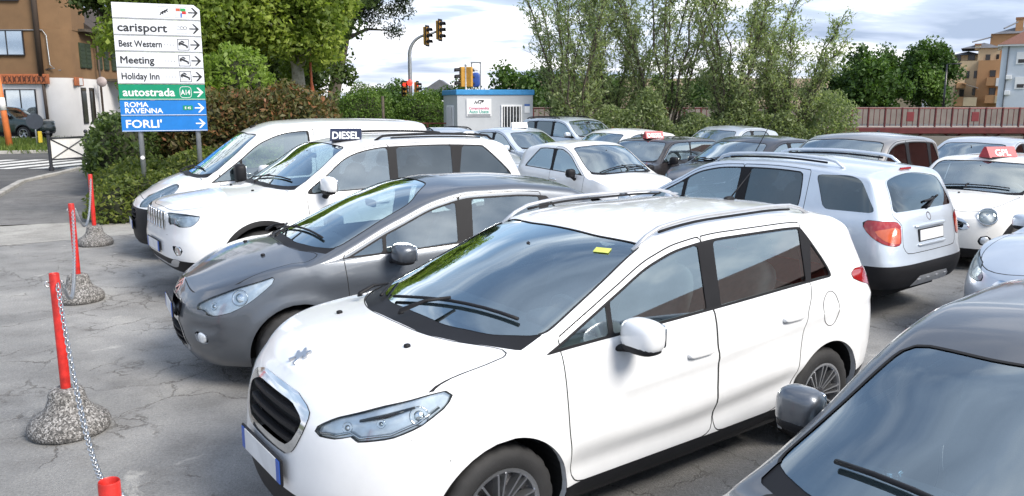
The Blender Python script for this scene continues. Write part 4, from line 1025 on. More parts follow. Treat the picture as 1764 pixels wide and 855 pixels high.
SP['suv'] = mk(paint='white', xF=2.37, xR=-2.44, W=.965, xa=1.4575, xb=-1.4575, rw=.385, rr=.25, ra=.45, tw=.25, res=1.05, archtrim=.055, flare=.02,
  af=.55, nf=3.3, ar=.6, nr=3.6, rc=.06, tum=.27,
  top=[(-2.44, 1.60), (-2.1, 1.68), (-1.6, 1.735), (-.8, 1.765), (-.2, 1.76), (.15, 1.72), (.35, 1.665), (.7, 1.47), (1.0, 1.28), (1.1, 1.225), (1.2, 1.195), (1.6, 1.15), (2.0, 1.10), (2.2, 1.06), (2.37, 1.0)],
  crown=[(-2.44, .06), (0, .06), (.35, .07), (.7, .11), (1.0, .11), (1.2, .06), (1.7, .06), (2.37, .05)],
  belt=[(-2.44, 1.20), (-1.0, 1.155), (.2, 1.13), (1.0, 1.11), (1.6, 1.06), (2.37, .93)],
  bot=[(-2.44, .45), (-1.4, .40), (0, .32), (1.4, .34), (2.37, .34)],
  nose=[(.25, -.16), (.4, -.06), (.52, 0), (.66, 0), (.8, -.02), (.95, -.03), (1.03, -.06), (1.2, -.12)],
  tail=[(.3, .12), (.5, .02), (.7, 0), (1.0, .03), (1.2, .10), (1.5, .28), (1.7, .42)],
  clad=[(-2.44, .55), (-1.5, .46), (-.7, .44), (.7, .44), (1.6, .44), (2.0, .47), (2.37, .50)],
  sculpt=[([(-1.6, .98), (1.4, .95)], .012, .1)],
  front=[('headlight', [(.50, .86), (.49, .90), (.53, .985), (.86, 1.0), (1.02, .985), (.98, .92), (.90, .87), (.75, .855), (.62, .885)], 1),
         ('foglamp', [(.60, .62), (.61, .655), (.78, .65), (.79, .60), (.75, .55), (.66, .545)], 1),
         ('seamline', [(.90, .87), (1.0, .86), (1.15, .86)], 0), ('seamline', [(-.1, .74), (.4, .745), (.75, .79)], 0),
         ('skid', [(-1, .42), (.45, .43), (.6, .50), (.75, .50), (.6, .40), (.45, .385), (-1, .375)], 1)],
  wsn=(.34, .30, .64, 1.12, .93, .79), hoodf=(2.27, .80), cowlw=.09, dark=(1, 2),
  dlo=dict(x1=.90, x0=-2.05, x2=-1.62, m=.06, frame=.03, win=[(-.16, .85, -.06), (-1.06, -.27, -.08), (-2.02, -1.11, -.28)]),
  doors=[[(-.21, .46), (.86, .46), (.90, .7), (.92, 1.1), (.93, 2.1), (-.21, 2.1)], [(-.217, .46), (-.95, .46), (-1.05, .65), (-1.06, .9), (-1.08, 1.1), (-1.12, 2.1), (-.217, 2.1)]],
  bulbs=[(.70, .925, .04)], cab=(-2.1, .9), xBp=-.2, xdash=.45, imirror=(.45, 1.52), rim=dict(n=5, twin=.03, w=.03, y=.6))
SP['van'] = mk(paint='white', xF=2.2, xR=-2.2, W=.915, xa=1.378, xb=-1.378, rw=.32, rr=.2, ra=.385, res=.95, rearseat=False,
  af=.75, nf=2.5, ar=.3, nr=5, rc=.11, tum=.18,
  top=[(-2.2, 1.86), (-1.6, 1.90), (-.6, 1.92), (.1, 1.89), (.45, 1.80), (.62, 1.72), (.9, 1.52), (1.25, 1.27), (1.38, 1.19), (1.5, 1.15), (1.8, 1.07), (2.05, .95), (2.2, .83)],
  crown=[(-2.2, .05), (0, .06), (.5, .09), (.8, .13), (1.3, .13), (1.5, .08), (2.2, .08)],
  belt=[(-2.2, 1.12), (0, 1.10), (.6, 1.08), (1.2, 1.05), (1.7, .98), (2.2, .75)],
  bot=[(-2.2, .34), (0, .26), (1.3, .24), (2.2, .22)],
  nose=[(.15, -.1), (.3, -.01), (.5, 0), (.68, -.01), (.8, -.06), (.9, -.14), (1.1, -.25)],
  tail=[(.3, .05), (.5, 0), (.8, 0), (1.2, .02), (1.6, .06), (1.9, .12)],
  clad=[(-2.2, .42), (-1.8, .36), (-.9, .34), (.9, .34), (1.35, .40), (1.6, .62), (1.8, .71), (2.2, .73)],
  front=[('headlight', [(.42, .74), (.43, .79), (.60, .90), (.85, 1.0), (1.12, 1.07), (1.13, 1.04), (1.0, .92), (.83, .80), (.66, .75)], 1),
         ('grille', [(-1, .70), (.34, .70), (.36, .60), (.30, .55), (-1, .55)], 1)],
  wsn=(.62, .52, .62, 1.42, 1.18, .78), hoodf=(2.06, .79), cowlw=.09,
  dlo=dict(x1=1.22, x0=-.20, x2=-.20, m=.085, frame=.03, win=[(-.17, .78, 0), (.83, 1.2, -.05)]),
  doors=[[(-.26, .36), (.92, .36), (1.02, .6), (1.10, 1.0), (1.15, 2.1), (-.26, 2.1)]],
  bulbs=[(.84, .90, .06)], cab=(-.5, 1.1), xBp=-.15, xdash=.8, rim=dict(n=6, w=.05, y=.5))
SP['sx'] = mk(paint='silver', xF=2.08, xR=-2.08, W=.875, xa=1.25, xb=-1.25, rw=.325, rr=.205, ra=.385, res=1.1, archtrim=.05,
  af=.8, nf=2.5, ar=.42, nr=4.2, rc=.05, tum=.25,
  top=[(-2.08, 1.455), (-1.8, 1.50), (-1.2, 1.56), (-.6, 1.59), (0, 1.57), (.3, 1.53), (.5, 1.47), (.9, 1.28), (1.2, 1.12), (1.3, 1.07), (1.45, 1.04), (1.75, .97), (1.95, .88), (2.08, .80)],
  crown=[(-2.08, .06), (-.1, .06), (.4, .08), (.7, .12), (1.1, .12), (1.35, .07), (2.08, .07)],
  belt=[(-2.08, 1.06), (-1.3, 1.05), (-.2, 1.02), (.5, .99), (1.1, .96), (1.6, .90), (2.08, .74)],
  bot=[(-2.08, .36), (-1.3, .32), (0, .24), (1.2, .26), (2.08, .24)],
  nose=[(.15, -.1), (.3, -.01), (.5, 0), (.66, -.01), (.8, -.08), (1.0, -.2)],
  tail=[(.3, .10), (.42, .02), (.56, 0), (.66, .03), (.8, .06), (1.0, .10), (1.1, .14), (1.3, .24), (1.5, .38)],
  clad=[(-2.08, .60), (-1.7, .59), (-1.45, .50), (-.8, .36), (.9, .36), (1.4, .45), (1.7, .50), (2.08, .52)],
  front=[('headlight', [(.55, .70), (.56, .78), (.8, .86), (1.05, .90), (1.0, .80), (.85, .71)], 1)],
  rear=[('taillight2', [(.615, .815), (.61, .955), (.70, .975), (.90, .95), (.93, .93), (.82, .85), (.70, .81)], 1), ('taillight', [(.59, .80), (.585, 1.0), (.66, 1.03), (.95, 1.045), (1.10, 1.04), (1.06, .96), (.94, .87), (.82, .81), (.70, .785)], 1),
        ('rearglass', [(-1, 1.11), (.68, 1.11), (.64, 1.43), (.60, 1.465), (-1, 1.48)], 1),
        ('skid', [(-1, .47), (.33, .465), (.46, .345), (-1, .345)], 0),
        ('fogred', [(.46, .645), (.60, .645), (.60, .61), (.46, .61)], 0),
        ('hatch', [(-1, .69), (.50, .70), (.565, .76), (.57, 1.0), (.70, 1.08), (.66, 1.45), (.62, 1.51), (-1, 1.52)], 1)],
  wsn=(.36, .32, .58, 1.32, 1.08, .70), hoodf=(1.97, .75), cowlw=.09, dark=(2,),
  dlo=dict(x1=1.06, x0=-1.0, x2=-.98, m=.06, frame=.03, it=2, win=[(-.17, .55, -.04), (.60, 1.03, -.04), (-.99, -.30, -.04)]),
  extra=[('win2', 'xz', [(-1.12, 1.44), (-1.17, 1.34), (-1.27, 1.10), (-1.82, 1.11), (-1.62, 1.42), (-1.5, 1.455)], 2, dict(t0=.9, t1=2.2))],
  doors=[[(-.22, .37), (.82, .37), (.86, .6), (.93, 1.0), (.97, 1.9), (-.22, 1.9)], [(-.227, .37), (-.78, .37), (-.90, .55), (-.95, .8), (-1.05, 1.02), (-1.06, 1.9), (-.227, 1.9)]],
  cab=(-1.7, 1.0), xBp=-.15, xdash=.65, imirror=(.5, 1.36), rim=dict(n=5, twin=.03, w=.03, y=.6))
SP['mini'] = mk(paint='pearl', xF=1.87, xR=-1.83, W=.84, xa=1.2335, xb=-1.2335, rw=.31, rr=.215, ra=.375, archtrim=.05, res=1.0, rc=.08,
  af=.72, nf=2.6, ar=.45, nr=3.0, tum=.24,
  top=[(-1.83, 1.33), (-1.5, 1.375), (-.6, 1.41), (0, 1.41), (.22, 1.39), (.36, 1.34), (.6, 1.17), (.82, 1.02), (.90, .98), (1.0, .965), (1.4, .92), (1.65, .86), (1.87, .76)],
  crown=[(-1.83, .05), (.1, .05), (.36, .06), (.6, .08), (.85, .08), (1.0, .06), (1.3, .07), (1.87, .09)],
  belt=[(-1.83, .98), (-.5, .95), (.5, .92), (1.0, .90), (1.4, .85), (1.87, .68)],
  bot=[(-1.83, .26), (0, .2), (1.2, .2), (1.87, .18)],
  nose=[(.15, -.1), (.25, -.02), (.4, 0), (.55, -.01), (.66, -.03), (.76, -.09), (.9, -.2)],
  tail=[(.2, .1), (.4, 0), (.7, .02), (.95, .08), (1.2, .16), (1.4, .26)],
  clad=[(-1.83, .34), (-.8, .29), (.8, .29), (1.5, .30), (1.87, .31)],
  front=[('grille', [(-1, .70), (.22, .69), (.33, .64), (.37, .575), (.30, .57), (-1, .57)], 1),
         ('chrome2', [(-1, .73), (.24, .72), (.37, .665), (.43, .57), (.36, .545), (-1, .545)], 1),
         ('grille2', [(-1, .44), (.30, .435), (.33, .37), (-1, .355)], 0),
         ('seamline', [(-.1, .52), (.5, .525), (.9, .535)], 0),
         ('foglamp', [(.60+.085*math.cos(a), .42+.07*math.sin(a)) for a in np.linspace(0, 2*math.pi, 18)[:-1]], 0)],
  wsn=(.36, .31, .58, .91, .78, .68), hoodf=(1.72, .66), cowlw=.06,
  dlo=dict(x1=.80, x0=-1.62, x2=-1.45, m=.035, frame=.02, win=[(-.34, .66, -.05), (-1.40, -.38, -.1)]),
  doors=[[(-.38, .30), (.74, .30), (.80, .6), (.82, .9), (.83, 1.9), (-.38, 1.9)]], trimmat=M_GLOSSB,
  cab=(-1.6, .75), xBp=-.2, xdash=.35, imirror=(.38, 1.22), rim=dict(n=7, w=.035, y=.6))
SP['city'] = mk(paint='white', xF=1.80, xR=-1.74, W=.81, xa=1.15, xb=-1.15, rw=.29, rr=.19, ra=.345, res=.95, rc=.07,
  af=.75, nf=2.3, ar=.6, nr=2.4, tum=.32,
  top=[(-1.74, 1.20), (-1.5, 1.29), (-1.1, 1.405), (-.5, 1.48), (-.1, 1.48), (.15, 1.43), (.35, 1.345), (.6, 1.19), (.85, 1.04), (.93, 1.00), (1.05, .985), (1.3, .94), (1.55, .86), (1.80, .74)],
  crown=[(-1.74, .06), (-.1, .06), (.2, .08), (.5, .12), (.8, .12), (1.0, .08), (1.8, .08)],
  belt=[(-1.74, 1.0), (-.8, .975), (.2, .95), (.8, .93), (1.2, .88), (1.8, .66)],
  bot=[(-1.74, .26), (0, .2), (1.2, .2), (1.8, .18)],
  nose=[(.15, -.1), (.25, -.02), (.4, 0), (.5, -.005), (.62, -.04), (.74, -.11), (.9, -.22)],
  tail=[(.2, .1), (.4, 0), (.7, .02), (.9, .06), (1.1, .14), (1.3, .26)],
  front=[('headlight', [(.62+.11*math.cos(a), .66+.085*math.sin(a)) for a in np.linspace(0, 2*math.pi, 20)[:-1]], 0),
         ('grille2', [(-1, .40), (.4, .40), (.42, .30), (-1, .29)], 0)],
  wsn=(.19, .13, .54, .92, .74, .64), hoodf=(1.62, .64), cowlw=.07,
  dlo=dict(x1=.76, x0=-1.12, x2=-.75, m=.06, frame=.03, win=[(-.20, .73, -.05), (-1.09, -.27, -.15)]),
  doors=[[(-.25, .30), (.70, .30), (.74, .6), (.76, .9), (.77, 1.9), (-.25, 1.9)]],
  cab=(-1.3, .7), xBp=-.15, xdash=.35, imirror=(.3, 1.28), rim=dict(n=5, twin=.02, w=.03, y=.6))
SP['hatch'] = mk(paint='black', xF=2.18, xR=-2.12, W=.89, xa=1.3, xb=-1.3, rw=.32, rr=.21, ra=.375, res=.9, rc=.065,
  af=.85, nf=2.35, ar=.6, nr=2.5, tum=.33,
  top=[(-2.12, 1.25), (-1.8, 1.33), (-1.3, 1.42), (-.7, 1.48), (-.2, 1.485), (.1, 1.45), (.35, 1.37), (.7, 1.21), (1.0, 1.07), (1.1, 1.025), (1.25, 1.0), (1.6, .945), (1.9, .86), (2.18, .74)],
  crown=[(-2.12, .06), (-.1, .06), (.3, .09), (.6, .13), (1.0, .13), (1.2, .08), (2.18, .08)],
  belt=[(-2.12, 1.04), (-1.2, 1.0), (-.2, .96), (.8, .93), (1.3, .89), (2.18, .66)],
  bot=[(-2.12, .28), (0, .2), (1.2, .2), (2.18, .18)],
  nose=[(.15, -.1), (.25, -.02), (.4, 0), (.52, -.005), (.64, -.04), (.74, -.10), (.9, -.22)],
  tail=[(.2, .12), (.4, 0), (.65, .0), (.8, .03), (.95, .08), (1.1, .18), (1.3, .36)],
  front=[('headlight', [(.50, .61), (.50, .66), (.70, .76), (1.05, .84), (1.08, .81), (.95, .70), (.75, .62)], 1),
         ('grille', [(-1, .66), (.30, .65), (.36, .56), (.30, .52), (-1, .52)], 1), ('chrome2', [(-1, .69), (.32, .68), (.42, .56), (.33, .50), (-1, .50)], 1)],
  rear=[('taillight', [(.50, .80), (.52, .98), (.70, 1.0), (.95, 1.0), (.90, .85), (.70, .80)], 1)],
  wsn=(.33, .25, .56, 1.12, .90, .70), hoodf=(2.04, .74), cowlw=.09,
  dlo=dict(x1=.90, x0=-1.35, x2=-1.0, m=.06, frame=.03, win=[(-.20, .58, -.06), (.62, .87, -.06), (-1.05, -.31, -.1), (-1.33, -1.09, -.3)]),
  doors=[[(-.24, .29), (.80, .29), (.84, .6), (.88, .95), (.90, 1.9), (-.24, 1.9)], [(-.247, .29), (-.82, .29), (-.94, .5), (-.98, .8), (-1.08, 1.0), (-1.1, 1.9), (-.247, 1.9)]],
  cab=(-1.6, .85), xBp=-.2, xdash=.5, imirror=(.4, 1.26), rim=dict(n=6, w=.035, y=.6))
SP['mpv'] = mk(paint='taupe', xF=2.10, xR=-2.05, W=.89, xa=1.3, xb=-1.3, rw=.325, rr=.21, ra=.38, res=.95, rc=.08,
  af=.75, nf=2.4, ar=.55, nr=2.7, tum=.24,
  top=[(-2.05, 1.50), (-1.7, 1.57), (-1.1, 1.64), (-.4, 1.665), (.1, 1.655), (.4, 1.60), (.65, 1.48), (.95, 1.29), (1.2, 1.14), (1.3, 1.09), (1.45, 1.06), (1.75, .99), (1.95, .89), (2.10, .79)],
  crown=[(-2.05, .07), (0, .07), (.4, .09), (.7, .13), (1.1, .13), (1.35, .08), (2.1, .08)],
  belt=[(-2.05, 1.08), (-1.2, 1.06), (0, 1.03), (1.0, 1.0), (1.5, .94), (2.1, .72)],
  bot=[(-2.05, .28), (0, .22), (1.2, .22), (2.1, .2)],
  nose=[(.15, -.1), (.25, -.02), (.4, 0), (.55, -.005), (.68, -.04), (.8, -.11), (1.0, -.25)],
  tail=[(.2, .12), (.4, 0), (.7, .0), (.9, .03), (1.1, .08), (1.3, .16), (1.55, .30)],
  front=[('headlight', [(.60, .70), (.60, .78), (.75, .84), (.95, .86), (.95, .76), (.80, .70)], 1), ('grille2', [(-1, .45), (.45, .44), (.5, .32), (-1, .30)], 1)],
  rear=[('taillight', [(.60, .86), (.62, 1.08), (.80, 1.09), (.86, 1.0), (.82, .86), (.7, .84)], 1)],
  wsn=(.48, .40, .62, 1.32, 1.10, .74), hoodf=(1.98, .74), cowlw=.08, trimmat=M_BLACKP,
  dlo=dict(x1=1.08, x0=-1.62, x2=-1.42, m=.07, frame=.03, win=[(-.17, .62, -.04), (.70, 1.04, -.04), (-1.10, -.30, -.06), (-1.58, -1.18, -.2)]),
  doors=[[(-.22, .31), (.88, .31), (.92, .6), (.98, 1.0), (1.0, 1.9), (-.22, 1.9)], [(-.227, .31), (-.80, .31), (-.95, .55), (-1.0, .8), (-1.12, 1.05), (-1.13, 1.9), (-.227, 1.9)]],
  cab=(-1.75, 1.05), xBp=-.2, xdash=.6, imirror=(.5, 1.44), rim=dict(n=6, w=.035, y=.6))
def scaled(base, paint, sx=1.0, sz=1.0, sw=1.0, **over):
    d = dict(SP[base]); d['paint'] = paint
    fx = lambda L: [(a*sx, b) for a, b in L]
    for k in ('top', 'belt', 'bot', 'crown', 'clad'):
        if k in d: d[k] = [(a*sx, (.25+(b-.25)*sz if k != 'crown' else b)) for a, b in d[k]]
    for k in ('xF', 'xR', 'xa', 'xb', 'xBp', 'xdash', 'af', 'ar'): d[k] *= sx
    d['W'] *= sw; d['cab'] = tuple(a*sx for a in d['cab'])
    for k in ('ws', 'cowl', 'hood'): d[k] = [(a*sx, b*sw if b > 0 else b) for a, b in d[k]]
    q = dict(d['dlo']); q['x0'] *= sx; q['x1'] *= sx; q['x2'] *= sx; q['win'] = [(a*sx, b*sx, c) for a, b, c in q['win']]; d['dlo'] = q
    d['doors'] = [[(a*sx, b if b > 1.5 or b < .5 else .25+(b-.25)*sz) for a, b in p] for p in d['doors']]
    d['nose'] = [(.25+(a-.25)*sz, b) for a, b in d['nose']]; d['tail'] = [(.25+(a-.25)*sz, b) for a, b in d['tail']]
    for k in ('front', 'rear'): d[k] = [(l, [(u, .25+(v-.25)*sz) for u, v in p], it) for l, p, it in d.get(k, [])]
    d['bulbs'] = [(u, .25+(v-.25)*sz, r) for u, v, r in d.get('bulbs', [])]
    d.update(over); return d

LION = [[(-.055, -.05), (-.035, -.055), (-.012, -.018), (.0, -.022), (.018, -.058), (.036, -.052), (.024, -.012), (.03, .01), (.056, -.002), (.06, .012), (.034, .03), (.05, .048), (.036, .058), (.014, .036), (-.006, .05), (-.026, .058), (-.03, .042), (-.012, .026), (-.024, .012), (-.05, .024), (-.062, .012), (-.034, -.008), (-.03, -.022)]]
CHEV = [[(-.075, -.055), (0, -.005), (.075, -.055), (.075, -.028), (0, .024), (-.075, -.028)], [(-.075, -.005), (0, .045), (.075, -.005), (.075, .022), (0, .074), (-.075, .022)]]

def round_lamps(c, sa, z, r, up=.25, fw=.5):
    for sd in (1, -1):
        p, n = c.psurf(sa*sd, z); ax = (n+Vector((fw, 0, up))).normalized(); q = Matrix.Translation(p-ax*.03) @ ax.to_track_quat('Z', 'X').to_matrix().to_4x4()
        mb = MB(); mb.lathe([(r*1.12, -.12), (r*1.16, .035), (r*1.08, .052), (r*1.0, .045), (r*.98, .0)], 32); o = mb.build('headlight', M_CHROME, c.root, smooth=True); o.matrix_local = q
        mb = MB(); mb.lathe([(r*1.0, .04), (r*.85, .058), (r*.5, .072), (.001, .078)], 28); mb.build('lens', M_LENS, o, smooth=True)
        mb = MB(); mb.lathe([(r*.99, .03), (r*.8, -.03), (r*.45, -.06), (.001, -.065)], 28); mb.build('reflector', M_REFL, o, smooth=True)
        mb = MB(); mb.sell((-r*.35, 0, .0), (r*.5, r*.6, .05), .9, .9); mb.build('indicator', M_ORANGE, o, smooth=True); mb = MB(); mb.sell((r*.2, 0, -.01), (r*.7, r*.7, .07), .9, .9); mb.build('bulb', M_CHROME, o, smooth=True)
def build_row():
    c = Car(SP['crossover'], 'parked_car', 'white crossover with silver roof rails and lion emblem on its bonnet', (0.485, 4.854), 3.776)
    c.mirrors(.50, 1.06, (.16, .235, .165), reach=.135)
    c.handle(0, -.04, .845); c.handle(1, -.88, .905)
    c.rails(.24, -1.40, .60, .56, .05, .015, M_SILVERP)
    c.nozzles([(1.50, .38), (1.50, -.38)])
    c.wiper((1.20, -.30), (.99, .58), (1.33, .02)); c.wiper((1.22, -.42), (1.0, -.66), (1.30, -.52))
    c.plate(z=.53, dx=.02)
    c.slats([.67, .73, .79], lambda z: .25+(z-.64)*.5, off=.0, h=.022)
    c.antenna(-1.3, 0, .3, -.9)
    for sd, h in zip((1, -1), [o for o in c.root.children if o.name.startswith('headlight')]):
        P = []
        for sa, z in ((.47, .762), (.56, .768), (.63, .79), (.68, .77), (.82, .792), (.93, .835), (1.02, .895)):
            q, n = c.psurf(sa*sd, z); P.append(q-n*.006)
        mb = MB(); mb.tube(P, .006, 6); mb.build('lamp_bar', M_CHROME, h, smooth=True)
        q, n = c.psurf(.77*sd, .86); mb = MB(); P = [c.psurf(sa*sd, z) for sa, z in ((.66, .84), (.78, .868), (.90, .90))]; mb.tube([a-b*.008 for a, b in P], [.012, .018, .010], 8, flat=.5); mb.build('lamp_shroud', M_GLOSSB, h, smooth=True)
    c.badge(0, 0, LION, top=(1.88, 0), sc=.9, name='lion_badge', mat=M_ALLOY, depth=.01)
    # fuel flap outline
    p, n = c.side(-1.30, .90)
    mb = MB(); P = []
    for k in range(29):
        a = 2*math.pi*k/28; x, z = -1.28+.085*math.cos(a), .90+.11*math.sin(a); q, nn = c.side(x, z); P.append(q+nn*.001)
    mb.tube(P, .0022, 4, caps=False); mb.build('fuel_flap', M_SEAM, c.root)
    mb = MB(); p, n = c.tsurf(.34, .47); mb.box((0, 0, 0), (.05, .09, .002)); o = mb.build('windscreen_sticker', plain('sticker', (.55, .60, .12), .5), c.root)
    o.matrix_local = Matrix.Translation(p+n*.001) @ n.to_track_quat('Z', 'X').to_matrix().to_4x4()

    c = Car(SP['supermini'], 'parked_car', 'dark grey hatchback with double chevron emblem, parked beside a white crossover', (-0.95, 7.25), 3.645)
    c.mirrors(.42, 1.01, (.17, .25, .16), reach=.15); c.handle(0, -.05, .86); c.handle(1, -.78, .90)
    c.nozzles([(1.38, .36), (1.38, -.36)]); c.wiper((1.06, -.50), (.93, .50), (1.18, 0)); c.wiper((1.10, -.1), (.95, -.6), (1.15, -.5))
    c.plate(z=.585, dx=.03, w=.44); c.slats([.33, .38, .43], lambda z: .30, off=.005, h=.012)
    c.badge(0, .735, CHEV, name='chevron_badge', sc=.95)
    for sd in (1, -1):
        p, n = c.psurf(.56*sd, .42); mb = MB(); mb.lathe([(.045, -.02), (.045, .0), (.03, .006), (.001, .01)], 18); o = mb.build('fog_lamp', M_REFL, c.root, smooth=True)
        o.matrix_local = Matrix.Translation(p-n*.004) @ n.to_track_quat('Z', 'Y').to_matrix().to_4x4()

    c = Car(SP['suv'], 'parked_car', 'large white off-roader with slotted chrome grille and black wheel arches', (-2.15, 10.39), 3.775)
    c.mirrors(.70, 1.24, (.15, .26, .20), reach=.16, foot='low'); c.handle(0, -.02, 1.0); c.handle(1, -.9, 1.02)
    c.rails(-.1, -1.9, .64, .62, .05, .02, M_BLACKP, feet=.08); c.nozzles([(1.36, .4), (1.36, -.4)])
    c.wiper((1.05, -.5), (.95, .55), (1.2, .05))
    c.plate(z=.60, dx=.02); j = c
    for i in range(7):
        sa = -.36+.12*i
        p, n = c.psurf(sa, .90); q = Matrix.Translation(p) @ n.to_track_quat('X', 'Z').to_matrix().to_4x4()
        mb = MB(); P = [(.006, a*.036, b*.095) for a, b in [(math.copysign(abs(math.cos(t))**.6, math.cos(t)), math.copysign(abs(math.sin(t))**.35, math.sin(t))) for t in np.linspace(0, 2*math.pi, 25)]]
        mb.tube(P, .008, 6, caps=False); o = mb.build('grille_slot', M_CHROME, c.root, smooth=True); o.matrix_local = q
        mb = MB(); mb.sell((0, 0, 0), (.012, .064, .18), .3, .5); mb.build('slot_opening', M_SEAM, o)
    for sd in (1, -1):
        p, n = c.psurf(.70*sd, .60); mb = MB(); mb.lathe([(.055, -.02), (.055, .004), (.04, .008), (.03, 0), (.001, .01)], 18); o = mb.build('fog_lamp', M_CHROME, c.root, smooth=True)
        o.matrix_local = Matrix.Translation(p-n*.005) @ n.to_track_quat('Z', 'Y').to_matrix().to_4x4()
    mb = MB(); p, n = c.tsurf(-1.9, 0); mb.sell(p+Vector((0, 0, .03)), (.2, .07, .09), .8, .8); mb.build('shark_fin_aerial', PAINT['white'], c.root, smooth=True)

    c = Car(SP['van'], 'panel_van', 'white panel van with unpainted black front bumper beside the hedge', (-3.50, 12.40), 3.64, cat='van')
    c.mirrors(.85, 1.20, (.16, .24, .26), M_BLACKP, reach=.15, foot='low', e=.5); c.handle(0, -.1, .98)
    c.wiper((1.35, -.5), (1.25, .5), (1.5, .0)); c.plate(z=.48, dx=.015); c.antenna(.45, 0, .12, -.6); c.slats([.60, .65], lambda z: .33, off=.005)

    # dark car whose windscreen fills the corner beside the white crossover
    g = scaled('hatch', 'dark', 1.0, .965, res=1.2, W=.885); g['ws'] = [(a, b*1.09 if b > 0 else b) for a, b in g['ws']]; g['cowl'] = [(a, b*1.07 if b > 0 else b) for a, b in g['cowl']]
    c = Car(g, 'parked_car', 'dark grey car with a suction cup on its windscreen, beside a white crossover', (2.08, 2.58), 3.85)
    c.mirrors(.48, 1.02, (.14, .185, .17), PAINT['grey'], reach=.10, foot='low'); c.handle(0, -.08, .80); c.wiper((1.08, .5), (.88, -.55), (1.2, -.05)); c.nozzles([(1.35, .35), (1.35, -.35)])
    p, n = c.tsurf(.86, -.38); mb = MB(); mb.lathe([(.03, 0), (.028, .004), (.012, .012), (.008, .03), (.012, .034), (.001, .036)], 16); o = mb.build('suction_cup', M_LENS, c.root, smooth=True)
    o.matrix_local = Matrix.Translation(p-n*.006) @ (-n).to_track_quat('Z', 'Y').to_matrix().to_4x4()

    c = Car(SP['sx'], 'parked_car', 'silver blue small crossover seen from behind, black bumper with silver skid plate', (3.04, 9.67), 2.242)
    c.mirrors(.62, 1.04, (.14, .2, .15), reach=.12); c.handle(1, -.85, .90, mat=M_CHROME); c.handle(0, -.05, .87, mat=M_CHROME)
    c.rails(.25, -1.35, .60, .58, .07, .022, PAINT['silver'], feet=.1)
    c.part('fogred', 'rear_reflector', M_RED, off=.005)
    c.antenna(.15, 0, .55, -.5)
    c.badge(0, 1.035, annulus(.034, .044), rear=True); 
    p, n = c.qsurf(0, .86); mb = MB(); mb.box((0, 0, 0), (.012, .54, .13), bev=.004); o = mb.build('number_plate', M_BLACKP, c.root); o.location = p+n*.004; o.rotation_euler = (0, .12, 0)
    mb = MB(); mb.box((-.008, 0, 0), (.006, .50, .105)); mb.build('plate_face', M_PLATE, o)
    mb = MB(); q, n = c.qsurf(0, .955); mb.sell(q+n*.004, (.05, .66, .035), .5, .4); mb.build('hatch_grip', PAINT['silver'], c.root, smooth=True)
    mb = MB(); q, n = c.qsurf(0, .77); mb.sell(q+n*.002, (.04, .60, .03), .5, .4); mb.build('plate_ledge', PAINT['silver'], c.root, smooth=True)
    for y in (-.3, -.1, .1, .3):
        q, n = c.qsurf(y, .425); mb = MB(); mb.sell(q+n*.006, (.02, .07, .022), .7, .8); mb.build('skid_stud', M_SILVERP, c.root, smooth=True)
    P = []
    for t in np.linspace(0, 1, 7):
        q, n = c.qsurf(-.02-.32*t, 1.165+.045*t); P.append(q+n*.02)
    mb = MB(); mb.tube(P, .012, 6); q, n = c.qsurf(0, 1.12); mb.tube([q+n*.005, q+n*.03, P[3]+n*.012], [.025, .016, .008], 6); mb.build('rear_wiper', M_BLACKP, c.root, smooth=True)
    mb = MB(); q, n = c.qsurf(0, 1.49); mb.box(q+n*.012+Vector((.03, 0, .005)), (.02, .22, .025), bev=.004); mb.build('brake_light', M_RED, c.root)
    mb = MB(); P = []
    for k in range(29):
        a = 2*math.pi*k/28; q, nn = c.side(-1.40+.085*math.cos(a), .92+.085*math.sin(a)); P.append(q+nn*.0005)
    mb.tube(P, .003, 4, caps=False); mb.build('fuel_flap', M_SEAM, c.root)

    c = Car(SP['mini'], 'parked_car', 'pearl white retro hatchback with round headlamps and black wheel arches', (7.0, 11.71), 3.861); GM = c
    c.mirrors(.50, .98, (.13, .19, .15), reach=.12); c.slats([.595, .62, .645, .67], lambda z: .30, mat=M_CHROME, off=.004, h=.01); c.slats([.385, .415], lambda z: .28, mat=M_CHROME, off=.0, h=.012)
    c.wiper((.84, -.5), (.78, .5), (.93, 0)); c.nozzles([(1.15, .0)]); round_lamps(c, .60, .725, .105)
    for sd in (1, -1):
        p, n = c.psurf(.60*sd, .42); mb = MB(); mb.lathe([(.055, -.02), (.055, .0), (.04, .006), (.001, .012)], 18); o = mb.build('fog_lamp', M_REFL, c.root, smooth=True)
        o.matrix_local = Matrix.Translation(p-n*.01) @ n.to_track_quat('Z', 'Y').to_matrix().to_4x4()
    DM = Car(dict(SP['mini'], paint='night', res=.8), 'parked_car', 'very dark retro hatchback with round headlamps under a red roof sign', (3.03, 17.46), 3.93); DM.mirrors(.50, .98, (.13, .19, .15), M_BLACKP, reach=.12)
    round_lamps(DM, .60, .725, .105); DM.slats([.6, .64], lambda z: .30, mat=M_CHROME, off=.004, h=.01)
    c = Car(SP['city'], 'parked_car', 'small rounded white city car with black door mirrors', (1.457, 14.39), 5.265); c.mirrors(.52, .99, (.13, .17, .14), M_BLACKP, reach=.12, foot='low'); c.wiper((.84, -.5), (.72, .5), (.95, 0)); c.handle(0, -.12, .83, mat=M_CHROME)
    c.wiper((.86, .05), (.74, .55), (.95, .4))
    c = Car(SP['hatch'], 'parked_car', 'black hatchback with chrome grille bar, nose on, beside a taupe people carrier', (4.816, 16.355), 3.86); c.mirrors(.6, 1.0, (.14, .2, .14), reach=.12); c.badge(0, .70, ring(.05, 1), depth=.012); c.wiper((1.05, -.5), (.9, .5), (1.17, 0)); c.wiper((1.06, -.05), (.93, -.6), (1.17, -.45)); c.plate(z=.46)
